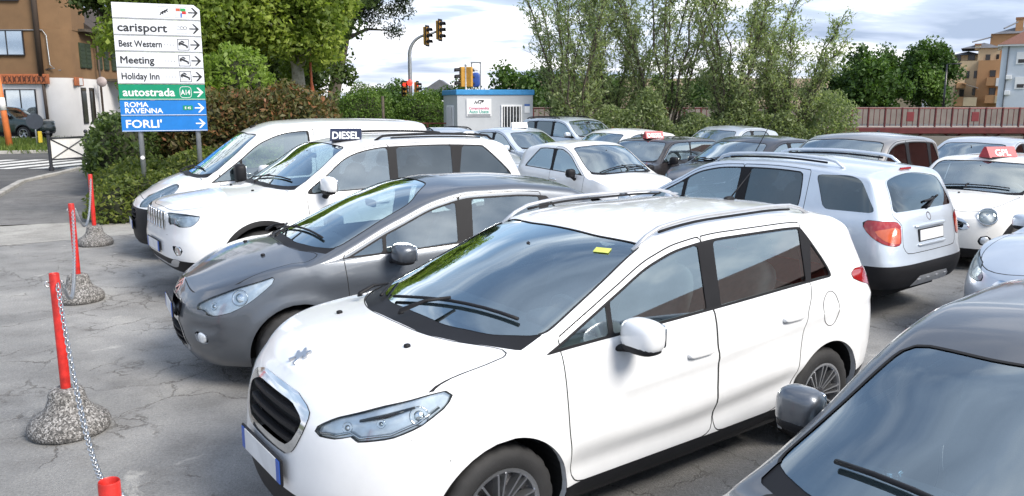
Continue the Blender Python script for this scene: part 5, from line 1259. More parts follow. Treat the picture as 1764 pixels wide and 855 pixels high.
    c = Car(SP['mpv'], 'parked_car', 'tall taupe people carrier behind the silver blue crossover', (5.75, 13.5), 3.91); c.mirrors(.66, 1.08, (.14, .2, .17), reach=.12); c.wiper((1.25, -.5), (1.12, .5), (1.36, 0)); c.handle(0, -.08, .88); c.handle(1, -.95, .92, mat=M_CHROME); c.antenna(-.9, 0, .08, -.6)
    c = Car(scaled('hatch', 'silver2', .93, .99, .97, res=.8), 'parked_car', 'silver hatchback whose roof shows behind the pearl white retro hatchback', (9.4, 16.2), 3.86); c.mirrors(.6, 1.0, reach=.12)
    c = Car(scaled('hatch', 'silver', .95, 1.0, 1.0, res=1.0), 'parked_car', 'silver blue car with only its nose in view past a dark grey roof', (6.1, 7.38), 3.62); c.mirrors(.6, 1.0, reach=.12)
    # back row by the cabin and the willows
    c = Car(scaled('hatch', 'silver', .93, 1.0, .98, res=.7), 'parked_car', 'pale blue hatchback with a white roof sign before the cabin', (.25, 21.5), 5.35); PU = c; c.mirrors(.58, 1.0, reach=.12, mat=PAINT['silver'])
    c = Car(scaled('suv', 'silver', .93, .95, .94, res=.7), 'parked_car', 'silver blue off-roader with roof rails in front of the willows', (2.0, 24.8), 5.35); c.mirrors(.66, 1.2, reach=.13); c.rails(-.1, -1.8, .6, .58, .05, .02, M_BLACKP)
    c = Car(scaled('hatch', 'white', .98, 1.0, 1.0, res=.7), 'parked_car', 'white hatchback tucked between the small city car and the willows', (2.6, 20.6), 3.85); c.mirrors(.58, 1.0, reach=.12)
    c = Car(scaled('hatch', 'silver2', .9, 1.04, .98, res=.7), 'parked_car', 'pale silver hatchback behind the very dark retro hatchback', (5.6, 21.4), 3.85); c.mirrors(.58, 1.03, reach=.12); c.antenna(-.8, 0, .2, -.4)
    c = Car(scaled('hatch', 'silver2', 1.05, 1.03, 1.0, res=.7), 'parked_car', 'silver estate car with black roof rails behind the white panel van', (-1.5, 20.2), 5.4); c.mirrors(.62, 1.03, reach=.12); c.rails(.05, -1.5, .58, .54, .04, .02, M_BLACKP)
    return j, DM, GM, PU
JEEP, DMINI, GMINI, PUNTO = build_row()
def roof_sign(car, x, y, text, boxmat, label, w=.60, h=.17, rz=0.2, tsz=None, tent=True):
    p, n = car.tsurf(x, y); car_m = Matrix.Translation(car.root.location) @ Matrix.Rotation(car.root.rotation_euler.z, 4, 'Z'); wp = car_m @ p
    r = empty('roof_sign', wp-Vector((0, 0, .012)), rz); tag(r, label, 'sign')
    mb = MB(); prof = [(-.11, 0), (.11, 0), (.022, h), (-.022, h)]
    mb.prism([(a, b) for a, b in prof], -w/2, w/2, 'yz'); mb.build('sign_box', boxmat, r)
    mb = MB(); mb.box((0, 0, .005), (w*.85, .26, .012), bev=.004); mb.build('base', M_BLACKP, r)
    t = math.atan2(.088, h)
    if not text: return r
    for sg in (1, -1):
        face = empty('face')if False else None
        o = text_mesh('lettering', text, tsz or h*.92, M_WHITEP, r, (0, -sg*(.11-.088*.17+.0015), h*.17), (math.pi/2-t, 0, 0 if sg > 0 else math.pi), 'CENTER', .002, .025, fit=w*.86)
    return r
M_SIGNB = plain('sign_dark_blue', (.012, .02, .055), .4); M_SIGNR = plain('sign_red', (.42, .035, .05), .45); M_SIGNW = plain('sign_white', (.75, .75, .74), .45)
roof_sign(JEEP, .12, .30, 'DIESEL', M_SIGNB, 'dark blue roof sign reading DIESEL on the large white off-roader', .38, .15, rz=.12)
roof_sign(DMINI, .10, .1, 'DIESEL', M_SIGNR, 'red roof sign reading DIESEL on the very dark retro hatchback', .40, .15, rz=.25)
roof_sign(GMINI, .10, .10, 'GPL', M_SIGNR, 'red roof sign reading GPL on the pearl white retro hatchback', .46, .15, tsz=.145)
roof_sign(PUNTO, -.10, .0, '', M_SIGNW, 'white roof sign on the pale blue hatchback', .42, .15)
# ------------------------------------------------------------------ street furniture, cabin, bridge, buildings
TH0 = 0.1827; F0 = 1380.0
def wx(px, d): return (px-882)/F0*d/ (1.0)
def wz(py, d): return 2.2-d*math.tan(math.atan((py-427.5)/F0)+TH0)
def wxd(px, py, d):   # x of a point at forward distance d seen at that height
    a = math.atan((py-427.5)/F0); return (px-882)/F0*d*math.cos(a)/math.cos(a+TH0)
M_STEEL = plain('galvanised_steel', (.36, .38, .40), .45, .7, .15, 8)
M_REDP = plain('red_post_paint', (.50, .022, .016), .42, var=.35, scale=14, bump=.05, bscale=80)
M_ZINC = plain('zinc_chain', (.55, .56, .57), .3, .95, .1)
def m_aggregate():
    m, nt, b, N, L = newmat('exposed_aggregate'); vec = ocoord(nt); v = N('ShaderNodeTexVoronoi'); v.inputs['Scale'].default_value = 105; L(vec, v.inputs['Vector'])
    sep = N('ShaderNodeSeparateColor'); L(v.outputs['Color'], sep.inputs[0])
    L(ramp(nt, sep.outputs[0], [(0, (.05, .05, .048)), (.35, (.11, .105, .10)), (.62, (.19, .18, .17)), (.85, (.30, .29, .28)), (1, (.42, .41, .40))]), b.inputs['Base Color'])
    b.inputs['Roughness'].default_value = .9; bp = N('ShaderNodeBump'); bp.inputs['Strength'].default_value = .8; bp.inputs['Distance'].default_value = .005; bp.invert = True; L(v.outputs['Distance'], bp.inputs['Height']); L(bp.outputs[0], b.inputs['Normal'])
    return m
M_AGG = m_aggregate()
POSTS = [(-1.2, 2.2), (-2.99, 5.107), (-4.818, 8.682), (-6.43, 12.179)]
PLAB = ['red chain post in a cone base, the one hooked to the longest chain run by the white crossover', 'red chain post in a speckled concrete cone base near the dark grey hatchback nose', 'red chain post in a cone base level with the large white off-roader', 'red chain post in a cone base beside the low hedge']
PLAB[0] = 'red chain post with open tube top at the near end of the chain'
def posts():
    for i, (x, y) in enumerate(POSTS):
        r = empty('chain_post', (x, y, 0), RNG.uniform(0, 6)); tag(r, PLAB[i], 'post', 'chain posts along the lot')
        mb = MB(); mb.lathe([(.001, .0), (.23, .0), (.25, .02), (.255, .05), (.245, .085), (.215, .115), (.17, .145), (.135, .18), (.118, .225), (.11, .27), (.10, .295), (.08, .305), (.001, .308)], 36)
        mb.build('base', M_AGG, r, smooth=True)
        mb = MB(); mb.lathe([(.031, .30), (.031, 1.085), (.029, 1.09), (.026, 1.085), (.026, .95), (.001, .95)], 20); p = mb.build('tube', M_REDP, r, smooth=True, auto=40)
        r.rotation_euler = (R(RNG.normal(0, .6)), R(RNG.normal(0, .6)), r.rotation_euler.z)
        mb = MB(); mb.tube([(.03, 0, 1.03), (.05, 0, 1.04), (.058, 0, 1.02), (.045, 0, 1.005), (.03, 0, 1.01)], .005, 6); mb.build('hook', M_ZINC, r, smooth=True)
posts()
def chains():
    mb = MB(); P = []
    for k in range(17):
        a = 2*math.pi*k/16; P.append((math.cos(a)*.012+math.copysign(.014, math.cos(a)) if abs(math.cos(a)) > 1e-6 else 0, math.sin(a)*.012, 0))
    mb.tube(P, .0042, 5, caps=False); l0 = mb.build('link', M_ZINC, None, smooth=True); me = l0.data; bpy.data.objects.remove(l0)
    def run(a, b, sag, label):
        a, b = np.array(a, float), np.array(b, float); N_ = 600; t = np.linspace(0, 1, N_)[:, None]; C = a+(b-a)*t; C[:, 2] -= sag*4*(t*(1-t))[:, 0]
        s = np.concatenate([[0], np.cumsum(np.linalg.norm(np.diff(C, axis=0), axis=1))]); pitch = .0415; n = int(s[-1]/pitch)
        r = empty('chain', tuple(a)); tag(r, label, 'chain', 'chain runs between the red posts')
        for i in range(n):
            u = (i+.5)*pitch; p = np.array([np.interp(u, s, C[:, j]) for j in range(3)]); q = np.array([np.interp(u+.01, s, C[:, j]) for j in range(3)]); d = Vector(q-p).normalized()
            o = bpy.data.objects.new('link', me); COL.objects.link(o); o.parent = r
            o.matrix_local = Matrix.Translation(Vector(p-a)) @ d.to_track_quat('X', 'Z').to_matrix().to_4x4() @ Matrix.Rotation(math.pi/2*(i % 2)+.5, 4, 'X')
    L_ = ['galvanised chain hanging from the open-topped red post to the next', 'galvanised chain sagging between the posts by the dark grey hatchback and the off-roader', 'galvanised chain to the red post beside the low hedge']
    for i in range(3):
        (x0, y0), (x1, y1) = POSTS[i], POSTS[i+1]; run((x0+.03, y0+.03, 1.03), (x1+.035, y1-.03, 1.03), (.42, .45, .42)[i], L_[i])
chains()
# ---- direction sign
def direction_sign():
    r = empty('direction_sign', (-6.44, 15.05, 0), R(22)); tag(r, 'tall stacked direction sign on two grey poles, white, green and blue panels', 'sign')
    W_, h, z0 = 1.46, .276, 1.63; pit = .2865
    M_SW = plain('sign_sheet_white', (.72, .74, .78), .35, var=.06, scale=3); M_SG = plain('sign_sheet_green', (.0, .235, .12), .35, var=.08); M_SBl = plain('sign_sheet_blue', (.01, .17, .52), .35, var=.08); M_BACK = plain('sign_back', (.30, .31, .32), .5, .5)
    for sx in (-.43, .56):
        mb = MB(); mb.tube([(sx, .06, -.1), (sx, .06, 3.9)], .045, 14); p = mb.build('pole', M_STEEL, r, smooth=True)
        if sx < 0: mb = MB(); mb.lathe([(.001, 0), (.035, 0), (.035, .004), (.001, .005)], 16, 'y'); mb.build('pole_sticker', M_WHITEP, r).location = (sx, .012, 1.15)
    names = [('', 'w'), ('carisport', 'w'), ('Best Western', 'w'), ('Meeting', 'w'), ('Holiday Inn', 'w'), ('autostrada', 'g'), ('ROMA\nRAVENNA', 'b'), ("FORLI'", 'b')]
    def flat(o, pts, y, mat, name, thick=.003):
        mb = MB(); mb.prism(pts, y, y-thick, 'xz'); return mb.build(name, mat, o)
    for i, (t, k) in enumerate(names):
        zc = z0+pit*(7-i)+h/2; mat = {'w': M_SW, 'g': M_SG, 'b': M_SBl}[k]; ink = M_BLACKPR if k == 'w' else M_WHITEP
        pts = [(-W_/2, -h/2), (W_/2, -h/2), (W_/2, h/2), (-W_/2, h/2)]
        if i == 0: pts = [(-W_/2, -h/2), (W_/2, -h/2), (W_/2, h/2-.08), (W_/2-.10, h/2), (-W_/2, h/2)]
        mb = MB(); mb.prism([(a, b) for a, b in pts], .012, -.012, 'xz'); o = mb.build('panel', [mat, M_BACK], r); o.location = (0, -.012, zc)
        o['label'] = ['white sign panel with two pictograms and an arrow', 'white sign panel reading carisport', 'white sign panel reading Best Western', 'white sign panel reading Meeting', 'white sign panel reading Holiday Inn', 'green sign panel reading autostrada A14', 'blue sign panel reading ROMA RAVENNA', "blue sign panel reading FORLI'"][i]
        # border strip
        bcol = M_BLACKPR if k == 'w' else M_WHITEP
        e = .008
        mb = MB(); mb.box((0, -.0125, -h/2+.012), (W_-.012, .004, e)); mb.build('border', bcol, o)
        sz = {1: .205, 2: .16, 3: .18, 4: .165, 5: .20, 6: .125, 7: .20}.get(i, .18)
        if t:
            bold = .022
            if i == 6:
                text_mesh('lettering', 'ROMA', .128, ink, o, (-W_/2+.07, -.014, .018), bold=bold, sx=1.08); text_mesh('lettering', 'RAVENNA', .128, ink, o, (-W_/2+.07, -.014, -.092), bold=bold, sx=1.08)
            else: text_mesh('lettering', t, sz, ink, o, (-W_/2+.06, -.014, -sz*.34), bold=bold, sx={2: .80, 4: .84, 3: .98, 5: 1.02}.get(i, 1.1))
        # arrow
        ax = W_/2-.03; aw = .022; L_ = .17; hd = .085
        flat(o, [(ax-L_, -aw/2), (ax-.03, -aw/2), (ax-.03, aw/2), (ax-L_, aw/2)], -.0125, ink, 'arrow_shaft')
        flat(o, [(ax, 0), (ax-hd, hd), (ax-hd-.032, hd), (ax-.045, 0), (ax-hd-.032, -hd), (ax-hd, -hd)], -.0127, ink, 'arrow_head')
        if i in (2, 3, 4):
            bx = W_/2-.32
            for a, b, c_, d_ in ((-.10, -.10, .10, -.09), (-.10, .09, .10, .10), (-.10, -.09, -.09, .09), (.09, -.09, .10, .09)): flat(o, [(bx+a, b), (bx+c_, b), (bx+c_, d_), (bx+a, d_)], -.0125, ink, 'pictogram_frame')
            flat(o, [(bx-.08, .03), (bx-.06, .055), (bx+.075, -.015), (bx+.075, -.06), (bx+.05, -.065), (bx+.05, -.035), (bx-.05, .005), (bx-.05, -.02), (bx-.08, -.01)], -.0125, ink, 'bed_pictogram')
            flat(o, [(bx-.05, .06), (bx-.02, .075), (bx+.03, .045), (bx+.01, .03)], -.0125, ink, 'bed_pictogram')
            for q in range(4): flat(o, [(bx-.32+.05*q+.008*math.cos(a), -.01+.008*math.sin(a)) for a in np.linspace(0, 6.28, 9)[:-1]], -.0125, ink, 'dot')
        if i == 1:
            bx = W_/2-.33
            for a, b, c_, d_ in ((-.12, -.085, .10, -.081), (-.12, .081, .10, .085), (-.12, -.081, -.116, .081), (.096, -.081, .10, .081)): flat(o, [(bx+a, b), (bx+c_, b), (bx+c_, d_), (bx+a, d_)], -.0125, M_STEEL, 'pictogram_frame')
            for q, (cx, cz) in enumerate(((-.05, .01), (.005, .01), (.06, .01))):
                mb = MB(); mb.tube([(cx+bx+.028*math.cos(a), -.014, cz+.028*math.sin(a)) for a in np.linspace(0, 2*math.pi, 19)], .004, 5, caps=False); mb.build('ring', M_BLACKPR if q else M_STEEL, o)
        if i == 0:
            for bx, w_ in ((-.0, .2), (.28, .2)):
                bx += .13
                for a, b, c_, d_ in ((-.10, -.095, .10, -.09), (-.10, .09, .10, .095), (-.10, -.09, -.095, .09), (.095, -.09, .10, .09)): flat(o, [(bx+a, b), (bx+c_, b), (bx+c_, d_), (bx+a, d_)], -.0125, M_STEEL, 'pictogram_frame')
            bx = .13
            for q in range(3):
                ox, oz = bx-.05+.04*q, -.025+.022*q
                flat(o, [(ox-.035, oz-.03), (ox-.015, oz), (ox-.03, oz+.01), (ox, oz+.02), (ox+.02, oz+.045), (ox+.035, oz+.03), (ox+.02, oz+.01), (ox+.035, oz-.02), (ox+.02, oz-.02), (ox+.005, oz-.002), (ox-.02, oz-.04)], -.0125, M_BLACKPR, 'pictogram')
            bx = .41
            for (x0, zz, w2, h2, mm) in ((-.085, .02, .07, .05, M_ORANGE), (.015, -.03, .07, .05, plain('picto_red', (.5, .03, .03), .4)), (-.012, -.085, .024, .07, plain('picto_blue', (.03, .12, .45), .4)), (-.01, .02, .09, .05, plain('picto_green', (.03, .3, .08), .4))):
                flat(o, [(bx+x0, zz), (bx+x0+w2, zz), (bx+x0+w2, zz+h2), (bx+x0, zz+h2)], -.0125, mm, 'pictogram')
        if i == 5:
            bx = W_/2-.34
            P = [(bx+.098*math.copysign(abs(math.cos(a))**.5, math.cos(a)), -.014, .10*math.copysign(abs(math.sin(a))**.5, math.sin(a))) for a in np.linspace(0, 2*math.pi, 33)]
            mb = MB(); mb.tube(P, .005, 4, caps=False); mb.build('shield', M_WHITEP, o); text_mesh('lettering', 'A14', .13, ink, o, (bx, -.014, -.045), align='CENTER', bold=.02, sx=.72)
        if i == 6:
            bx = W_/2-.32; flat(o, [(bx-.085, -.04), (bx+.085, -.04), (bx+.085, .045), (bx-.085, .045)], -.0125, M_SG, 'route_shield'); text_mesh('lettering', 'E 45', .062, ink, o, (bx, -.017, -.02), align='CENTER', bold=.02)
    mb = MB()
    for i in range(8): mb.box((.065, .02, z0+pit*i+h/2), (1.2, .02, .04))
    mb.build('rear_brackets', M_STEEL, r)['kind'] = 'stuff'
direction_sign()
# ---- pedestrian barrier
def barrier():
    r = empty('pedestrian_barrier', (-14.25, 25.9, 0), R(60)); tag(r, 'dark iron barrier with white crossed panel at the zebra crossing', 'barrier')
    M_IRON = plain('dark_iron', (.04, .042, .05), .5, .4)
    for x in (-.62, .62):
        mb = MB(); mb.tube([(x, 0, -.05), (x, 0, 1.12)], .05, 12); mb.sell((x, 0, 1.19), (.13, .13, .13), 1, 1); mb.tube([(x, 0, .0), (x, 0, .12)], .075, 12); mb.build('post', M_IRON, r, smooth=True, auto=40)
    for z in (.34, 1.02): mb = MB(); mb.tube([(-.62, 0, z), (.62, 0, z)], .025, 8); mb.build('rail', M_IRON, r, smooth=True)
    mb = MB(); mb.box((0, .02, .68), (1.12, .012, .62)); mb.build('panel', plain('barrier_panel', (.72, .71, .69), .6), r)
    for s in (-1, 1): mb = MB(); mb.tube([(-.56*s, -.005, .37), (.56*s, -.005, .99)], .016, 6); mb.build('cross_bar', M_IRON, r)
barrier()
# ---- cabin
def cabin():
    r = empty('site_cabin', (-1.95, 29.0, 0), R(13)); tag(r, 'small grey prefabricated office cabin with blue roof edge and barred window', 'cabin')
    M_CAB = plain('cabin_sheet', (.44, .46, .48), .55, var=.06, scale=2, bump=.08, bscale=30); M_BLUE = plain('cabin_blue', (.04, .25, .52), .45); w, d, h = 2.78, 3.4, 2.28
    mb = MB(); mb.box((w/2, d/2, h/2+.1), (w, d, h)); mb.build('wall', M_CAB, r)
    mb = MB(); mb.box((w/2, d/2, h+.1+.09), (w+.10, d+.10, .19), bev=.02); mb.build('roof_edge', M_BLUE, r)
    mb = MB(); mb.box((w/2, d/2, .05), (w-.1, d-.1, .1)); mb.build('plinth', M_BLACKP, r)
    # barred window
    f = MB(); f.box((1.98, -.02, 1.42), (.78, .05, 1.22), bev=.01); fo = f.build('window', M_WHITEP, r)
    mb = MB(); mb.box((1.98, -.048, 1.42), (.66, .006, 1.10)); mb.build('pane', plain('cabin_pane', (.015, .018, .02), .08), fo)
    for i in range(6): mb = MB(); mb.box((1.70+.112*i, -.065, 1.42), (.022, .022, 1.12)); mb.build('bar', M_WHITEP, fo)
    # side window on the left face
    f = MB(); f.box((-.02, 1.6, 1.45), (.05, 1.5, 1.1), bev=.01); fo = f.build('window', M_WHITEP, r)
    mb = MB(); mb.box((-.048, 1.6, 1.45), (.006, 1.36, .98)); mb.build('pane', MATS['cabin_pane'], fo)
    for i in range(8): mb = MB(); mb.box((-.065, 1.0+.17*i, 1.45), (.022, .022, 1.0)); mb.build('bar', M_WHITEP, fo)
    # the dealer's board
    mb = MB(); mb.box((.78, -.02, 1.93), (.90, .03, .62)); b = mb.build('dealer_board', M_WHITEP, r)
    M_PINK = plain('print_pink', (.55, .05, .16), .5); M_GRN = plain('print_green', (.0, .30, .22), .5)
    text_mesh('lettering', 'Compravendita', .125, M_PINK, b, (.78, -.037, 1.87), align='CENTER', bold=.02, sx=.93); text_mesh('lettering', 'Auto Usate', .16, M_GRN, b, (.78, -.037, 1.735), align='CENTER', bold=.02, sx=.95)
    mb = MB(); mb.box((.78, -.037, 1.67), (.84, .005, .075)); mb.build('print_band', plain('print_grey', (.25, .26, .28), .5), b)
    for p in ([(.60, 2.06), (.66, 2.19), (.70, 2.10), (.76, 2.19), (.80, 2.06), (.77, 2.06), (.755, 2.13), (.70, 2.05), (.66, 2.13), (.63, 2.06)], [(.76, 2.20), (.95, 2.20), (.97, 2.17), (.92, 2.11), (.86, 2.12), (.84, 2.05), (.81, 2.05), (.83, 2.13), (.90, 2.15), (.78, 2.17)]):
        mb = MB(); mb.prism(p, -.036, -.040, 'xz'); mb.build('logo', M_BLACKPR, b)
    mb = MB(); mb.box((2.56, -.015, 1.87), (.20, .02, .26)); n = mb.build('notice', M_WHITEP, r); mb = MB(); mb.box((2.56, -.028, 2.02), (.20, .01, .07)); mb.build('notice_header', plain('notice_blue', (.04, .12, .36), .5), n)
    mb = MB(); mb.tube([(1.0, .1, 2.35), (1.0, .1, 2.62)], .02, 8); mb.build('vent_pipe', M_STEEL, r)
cabin()
# ---- traffic lights
M_TLY = plain('traffic_light_ochre', (.52, .27, .04), .5, var=.15); M_LITR = None
def lit(name, col, s):
    m, nt, b, N, L = newmat(name); b.inputs['Base Color'].default_value = (*col, 1); b.inputs['Emission Color'].default_value = (*col, 1); b.inputs['Emission Strength'].default_value = s; return m
M_LITR = lit('lit_red_signal', (.9, .03, .02), 1.6)
def head(parent, loc, rz, s=1.0, lit_red=False, n=3, back=True):
    """signal head, lamps face local -y"""
    h = empty('signal_head') if False else None
    mb = MB(); H_ = .32*n*s; mb.box((0, 0, 0), (.30*s, .20*s, H_), bev=.03*s); o = mb.build('signal_head', M_TLY, parent); o.location = loc; o.rotation_euler = (0, 0, rz)
    if back: mb = MB(); mb.box((0, -.09*s, 0), (.46*s, .015, H_+.16*s)); mb.build('backboard', M_BLACKP, o)
    for k in range(n):
        z = (k-(n-1)/2)*.31*s; mb = MB(); V = []; F = []
        for j in range(13):
            a = math.radians(-20+220*j/12); V += [(.125*s*math.cos(a), -.10*s, z+.125*s*math.sin(a)), (.125*s*math.cos(a), -.36*s, z+.125*s*math.sin(a)-.02)]
        for j in range(12): F.append((2*j, 2*j+1, 2*j+3, 2*j+2))
        mb.add(V, F); mb.build('visor', M_BLACKP, o, recalc=False)
        mb = MB(); mb.lathe([(.001, -.125*s), (.06*s, -.12*s), (.11*s, -.102*s)], 16, 'y', c=(0, 0, z)); mb.build('lamp', M_LITR if (lit_red and k == n-1) else M_GLOSSB, o, smooth=True)
    return o
def lights():
    r = empty('traffic_light', (-5.6, 45, 0)); tag(r, 'curved grey mast with two signal heads high over the clipped shrubs', 'traffic light')
    x1 = wxd(768, 45, 45)+5.6; zt = wz(52, 45); P = [(0, 0, -.1), (0, 0, 2.0), (.0, 0, 3.4)]
    for k in range(9):
        a = math.pi/2*k/8; P.append((1.05-1.05*math.cos(a), 0, zt-1.3+1.05*math.sin(a)))
    P.append((x1, 0, zt+.12)); mb = MB(); mb.tube(P, [.11]*3+[.10-.004*k for k in range(9)]+[.05], 10); mb.build('mast', M_STEEL, r, smooth=True)
    head(r, (.92, -.1, zt-.32), R(68), 1.0); head(r, (1.62, -.1, zt-.02), R(68), 1.05)
    for dx, rz in ((-.28, 0), (.35, R(75))): head(r, (dx, -.2, wz(146, 45)-.25), rz, .8, lit_red=True, n=3)
    mb = MB(); mb.lathe([(.001, -.12), (.14, -.12), (.15, -.10), (.15, 0), (.001, 0)], 20, 'y'); o = mb.build('warning_lamp', M_LITR, r, smooth=True); o.location = (.02, -.3, wz(143, 45))
    r = empty('traffic_light', (-2.12, 37.5, 0)); tag(r, 'double ochre signal heads seen from behind over the cabin roof', 'traffic light')
    mb = MB(); mb.tube([(0, 0, -.1), (0, 0, wz(113, 37.5))], .05, 10); mb.sell((0, 0, wz(113, 37.5)), (.11, .11, .18), .9, .9); mb.build('pole', M_STEEL, r, smooth=True)
    head(r, (-.17, .0, wz(133, 37.5)), R(-70), .95, back=False); head(r, (.17, .0, wz(133, 37.5)), R(160), .95, back=False)
    r = empty('traffic_light', (-9.05, 36.2, 0)); tag(r, 'small ochre signal pair on a thin pole beside the orange mast', 'traffic light')
    mb = MB(); mb.tube([(0, 0, -.1), (0, 0, 2.6)], .045, 8); mb.build('pole', M_STEEL, r, smooth=True); head(r, (-.09, -.02, 2.35), R(-60), .55, back=False); head(r, (.16, 0, 2.35), R(120), .55, back=False)
    # orange mast
    r = empty('orange_mast', (-9.0, 36.8, 0)); tag(r, 'thin rust orange mast in front of the plane tree', 'mast'); M_OR = plain('rust_orange', (.42, .10, .035), .6, var=.25)
    mb = MB(); mb.tube([(0, 0, -.1), (0, 0, 2.7), (-.02, 0, 3.0), (-.09, 0, 7.6)], [.10, .09, .055, .03], 10); mb.build('pole', M_OR, r, smooth=True)
    mb = MB(); mb.tube([(-.05, 0, 7.4), (-2.4, .1, 7.2), (-4.0, .2, 7.25)], .012, 5); mb.build('span_wire', M_BLACKP, r)
    r = empty('orange_pole', (wxd(2, 200, 36), 36, 0)); tag(r, 'thick orange and white pole on the grass island before the brown building', 'pole')
    mb = MB(); mb.tube([(.25, 0, -.1), (.0, 0, 3.6)], [.14, .11], 12); mb.build('pole', plain('bright_orange', (.72, .20, .06), .6, var=.2, scale=3), r, smooth=True)
    mb = MB(); mb.tube([(.13, 0, 1.75), (.08, 0, 2.3)], .138, 12); mb.build('white_band', M_WHITEP, r, smooth=True)
    # round sign seen from behind
    r = empty('road_sign', (wxd(62, 230, 36.5), 36.5, 0), R(20)); tag(r, 'round road sign seen from behind with a yellow box on its pole', 'sign')
    mb = MB(); mb.tube([(0, 0, -.1), (0, 0, 1.55)], .035, 8); mb.build('pole', M_STEEL, r, smooth=True); mb = MB(); mb.lathe([(.001, -.055), (.34, -.05), (.35, -.035), (.001, -.035)], 28, 'y'); mb.build('disc', plain('sign_rear', (.05, .06, .08), .6), r).location = (0, 0, 1.25)
    mb = MB(); mb.box((.16, -.05, .55), (.16, .12, .52), bev=.02); mb.build('yellow_box', plain('yellow_plastic', (.72, .52, .04), .5), r)
    # advertising totem far off
    r = empty('totem', (wxd(820, 130, 62), 62, 0)); tag(r, 'tall frame totem with blue panel far behind the cabin', 'totem'); z1 = wz(108, 62)
    for x in (-.33, .33): mb = MB(); mb.box((x, 0, z1/2), (.09, .3, z1)); mb.build('upright', M_STEEL, r)
    mb = MB(); mb.box((0, 0, z1), (.8, .34, .1)); mb.build('cap', M_STEEL, r); mb = MB(); mb.sell((0, -.1, wz(138, 62)), (.6, .3, 1.1), .5, .5); mb.build('blue_panel', plain('totem_blue', (.03, .08, .32), .4), r, smooth=True)
    mb = MB(); mb.sell((0, -.1, wz(119, 62)), (.42, .2, .35), .5, .4); mb.build('white_cube', M_WHITEP, r, smooth=True)
    r = empty('street_lamp', (wxd(1628, 150, 62), 62, 0)); tag(r, 'black street lamp with flat arm before the orange flats', 'lamp'); z1 = wz(111, 62)
    mb = MB(); mb.tube([(0, 0, -.1), (0, 0, z1)], [.10, .06], 8); mb.tube([(0, 0, z1), (1.1, 0, z1+.08)], .04, 6); mb.build('post', M_GLOSSB, r, smooth=True); mb = MB(); mb.sell((.75, 0, z1+.02), (.55, .22, .1), .6, .5); mb.build('lamp_head', M_BLACKP, r, smooth=True)
lights()
def small_signs():
    r = empty('rail_fence', (-4.9, 31.5, 0)); tag(r, 'rusty tube fence in front of the clipped shrubs', 'fence'); M_RT = plain('rust_tube', (.20, .055, .035), .7, var=.3)
    for z in (.75, 1.02, 1.3): mb = MB(); mb.tube([(-1.5, 0, z), (3.0, .3, z)], .03, 6); mb.build('rail', M_RT, r)
    for x in (-1.45, .1, 1.6, 2.95): mb = MB(); mb.tube([(x, .05+.07*x, 0), (x, .05+.07*x, 1.33)], .035, 6); mb.build('post', M_RT, r)
    r = empty('post_pole', (wxd(660, 170, 32.6), 32.6, 0)); tag(r, 'weathered grey timber stake in front of the taller clipped shrub', 'stake'); mb = MB(); mb.tube([(0, 0, -.1), (-.02, 0, 2.35)], .055, 8); mb.build('stake', M_BARK, r, smooth=True)
    r = empty('white_board', (wxd(193, 220, 43), 43, 0), R(8)); tag(r, 'small white notice board standing by the building corner', 'board'); mb = MB(); mb.box((0, 0, .75), (.95, .04, .65), bev=.01); mb.build('board', M_WHITEP, r)
    for x in (-.42, .42): mb = MB(); mb.tube([(x, .03, -.05), (x, .03, 1.2)], .03, 6); mb.build('leg', M_STEEL, r)
    mb = MB(); mb.box((.05, -.024, .80), (.6, .005, .10)); mb.build('print', plain('print_cyan', (.10, .40, .55), .5), r)
    r = empty('bollard', (wxd(175, 225, 42.5), 42.5, 0)); tag(r, 'short grey bollard beside the white notice board', 'bollard'); mb = MB(); mb.lathe([(.09, -.05), (.09, .95), (.06, 1.02), (.001, 1.03)], 14); mb.build('shaft', M_STEEL, r, smooth=True)
    r = empty('litter_bin', (wxd(196, 212, 49), 49, 0)); tag(r, 'dark wheeled bin behind the white notice board', 'bin'); mb = MB(); mb.box((0, 0, .55), (.9, .7, .95), bev=.06); mb.build('bin_body', M_BLACKP, r); mb = MB(); mb.box((0, 0, 1.07), (.98, .78, .10), bev=.04); mb.build('lid', M_BLACKP, r)
    r = empty('stone_block', (-8.9, 13.95, 0)) if False else None
small_signs()
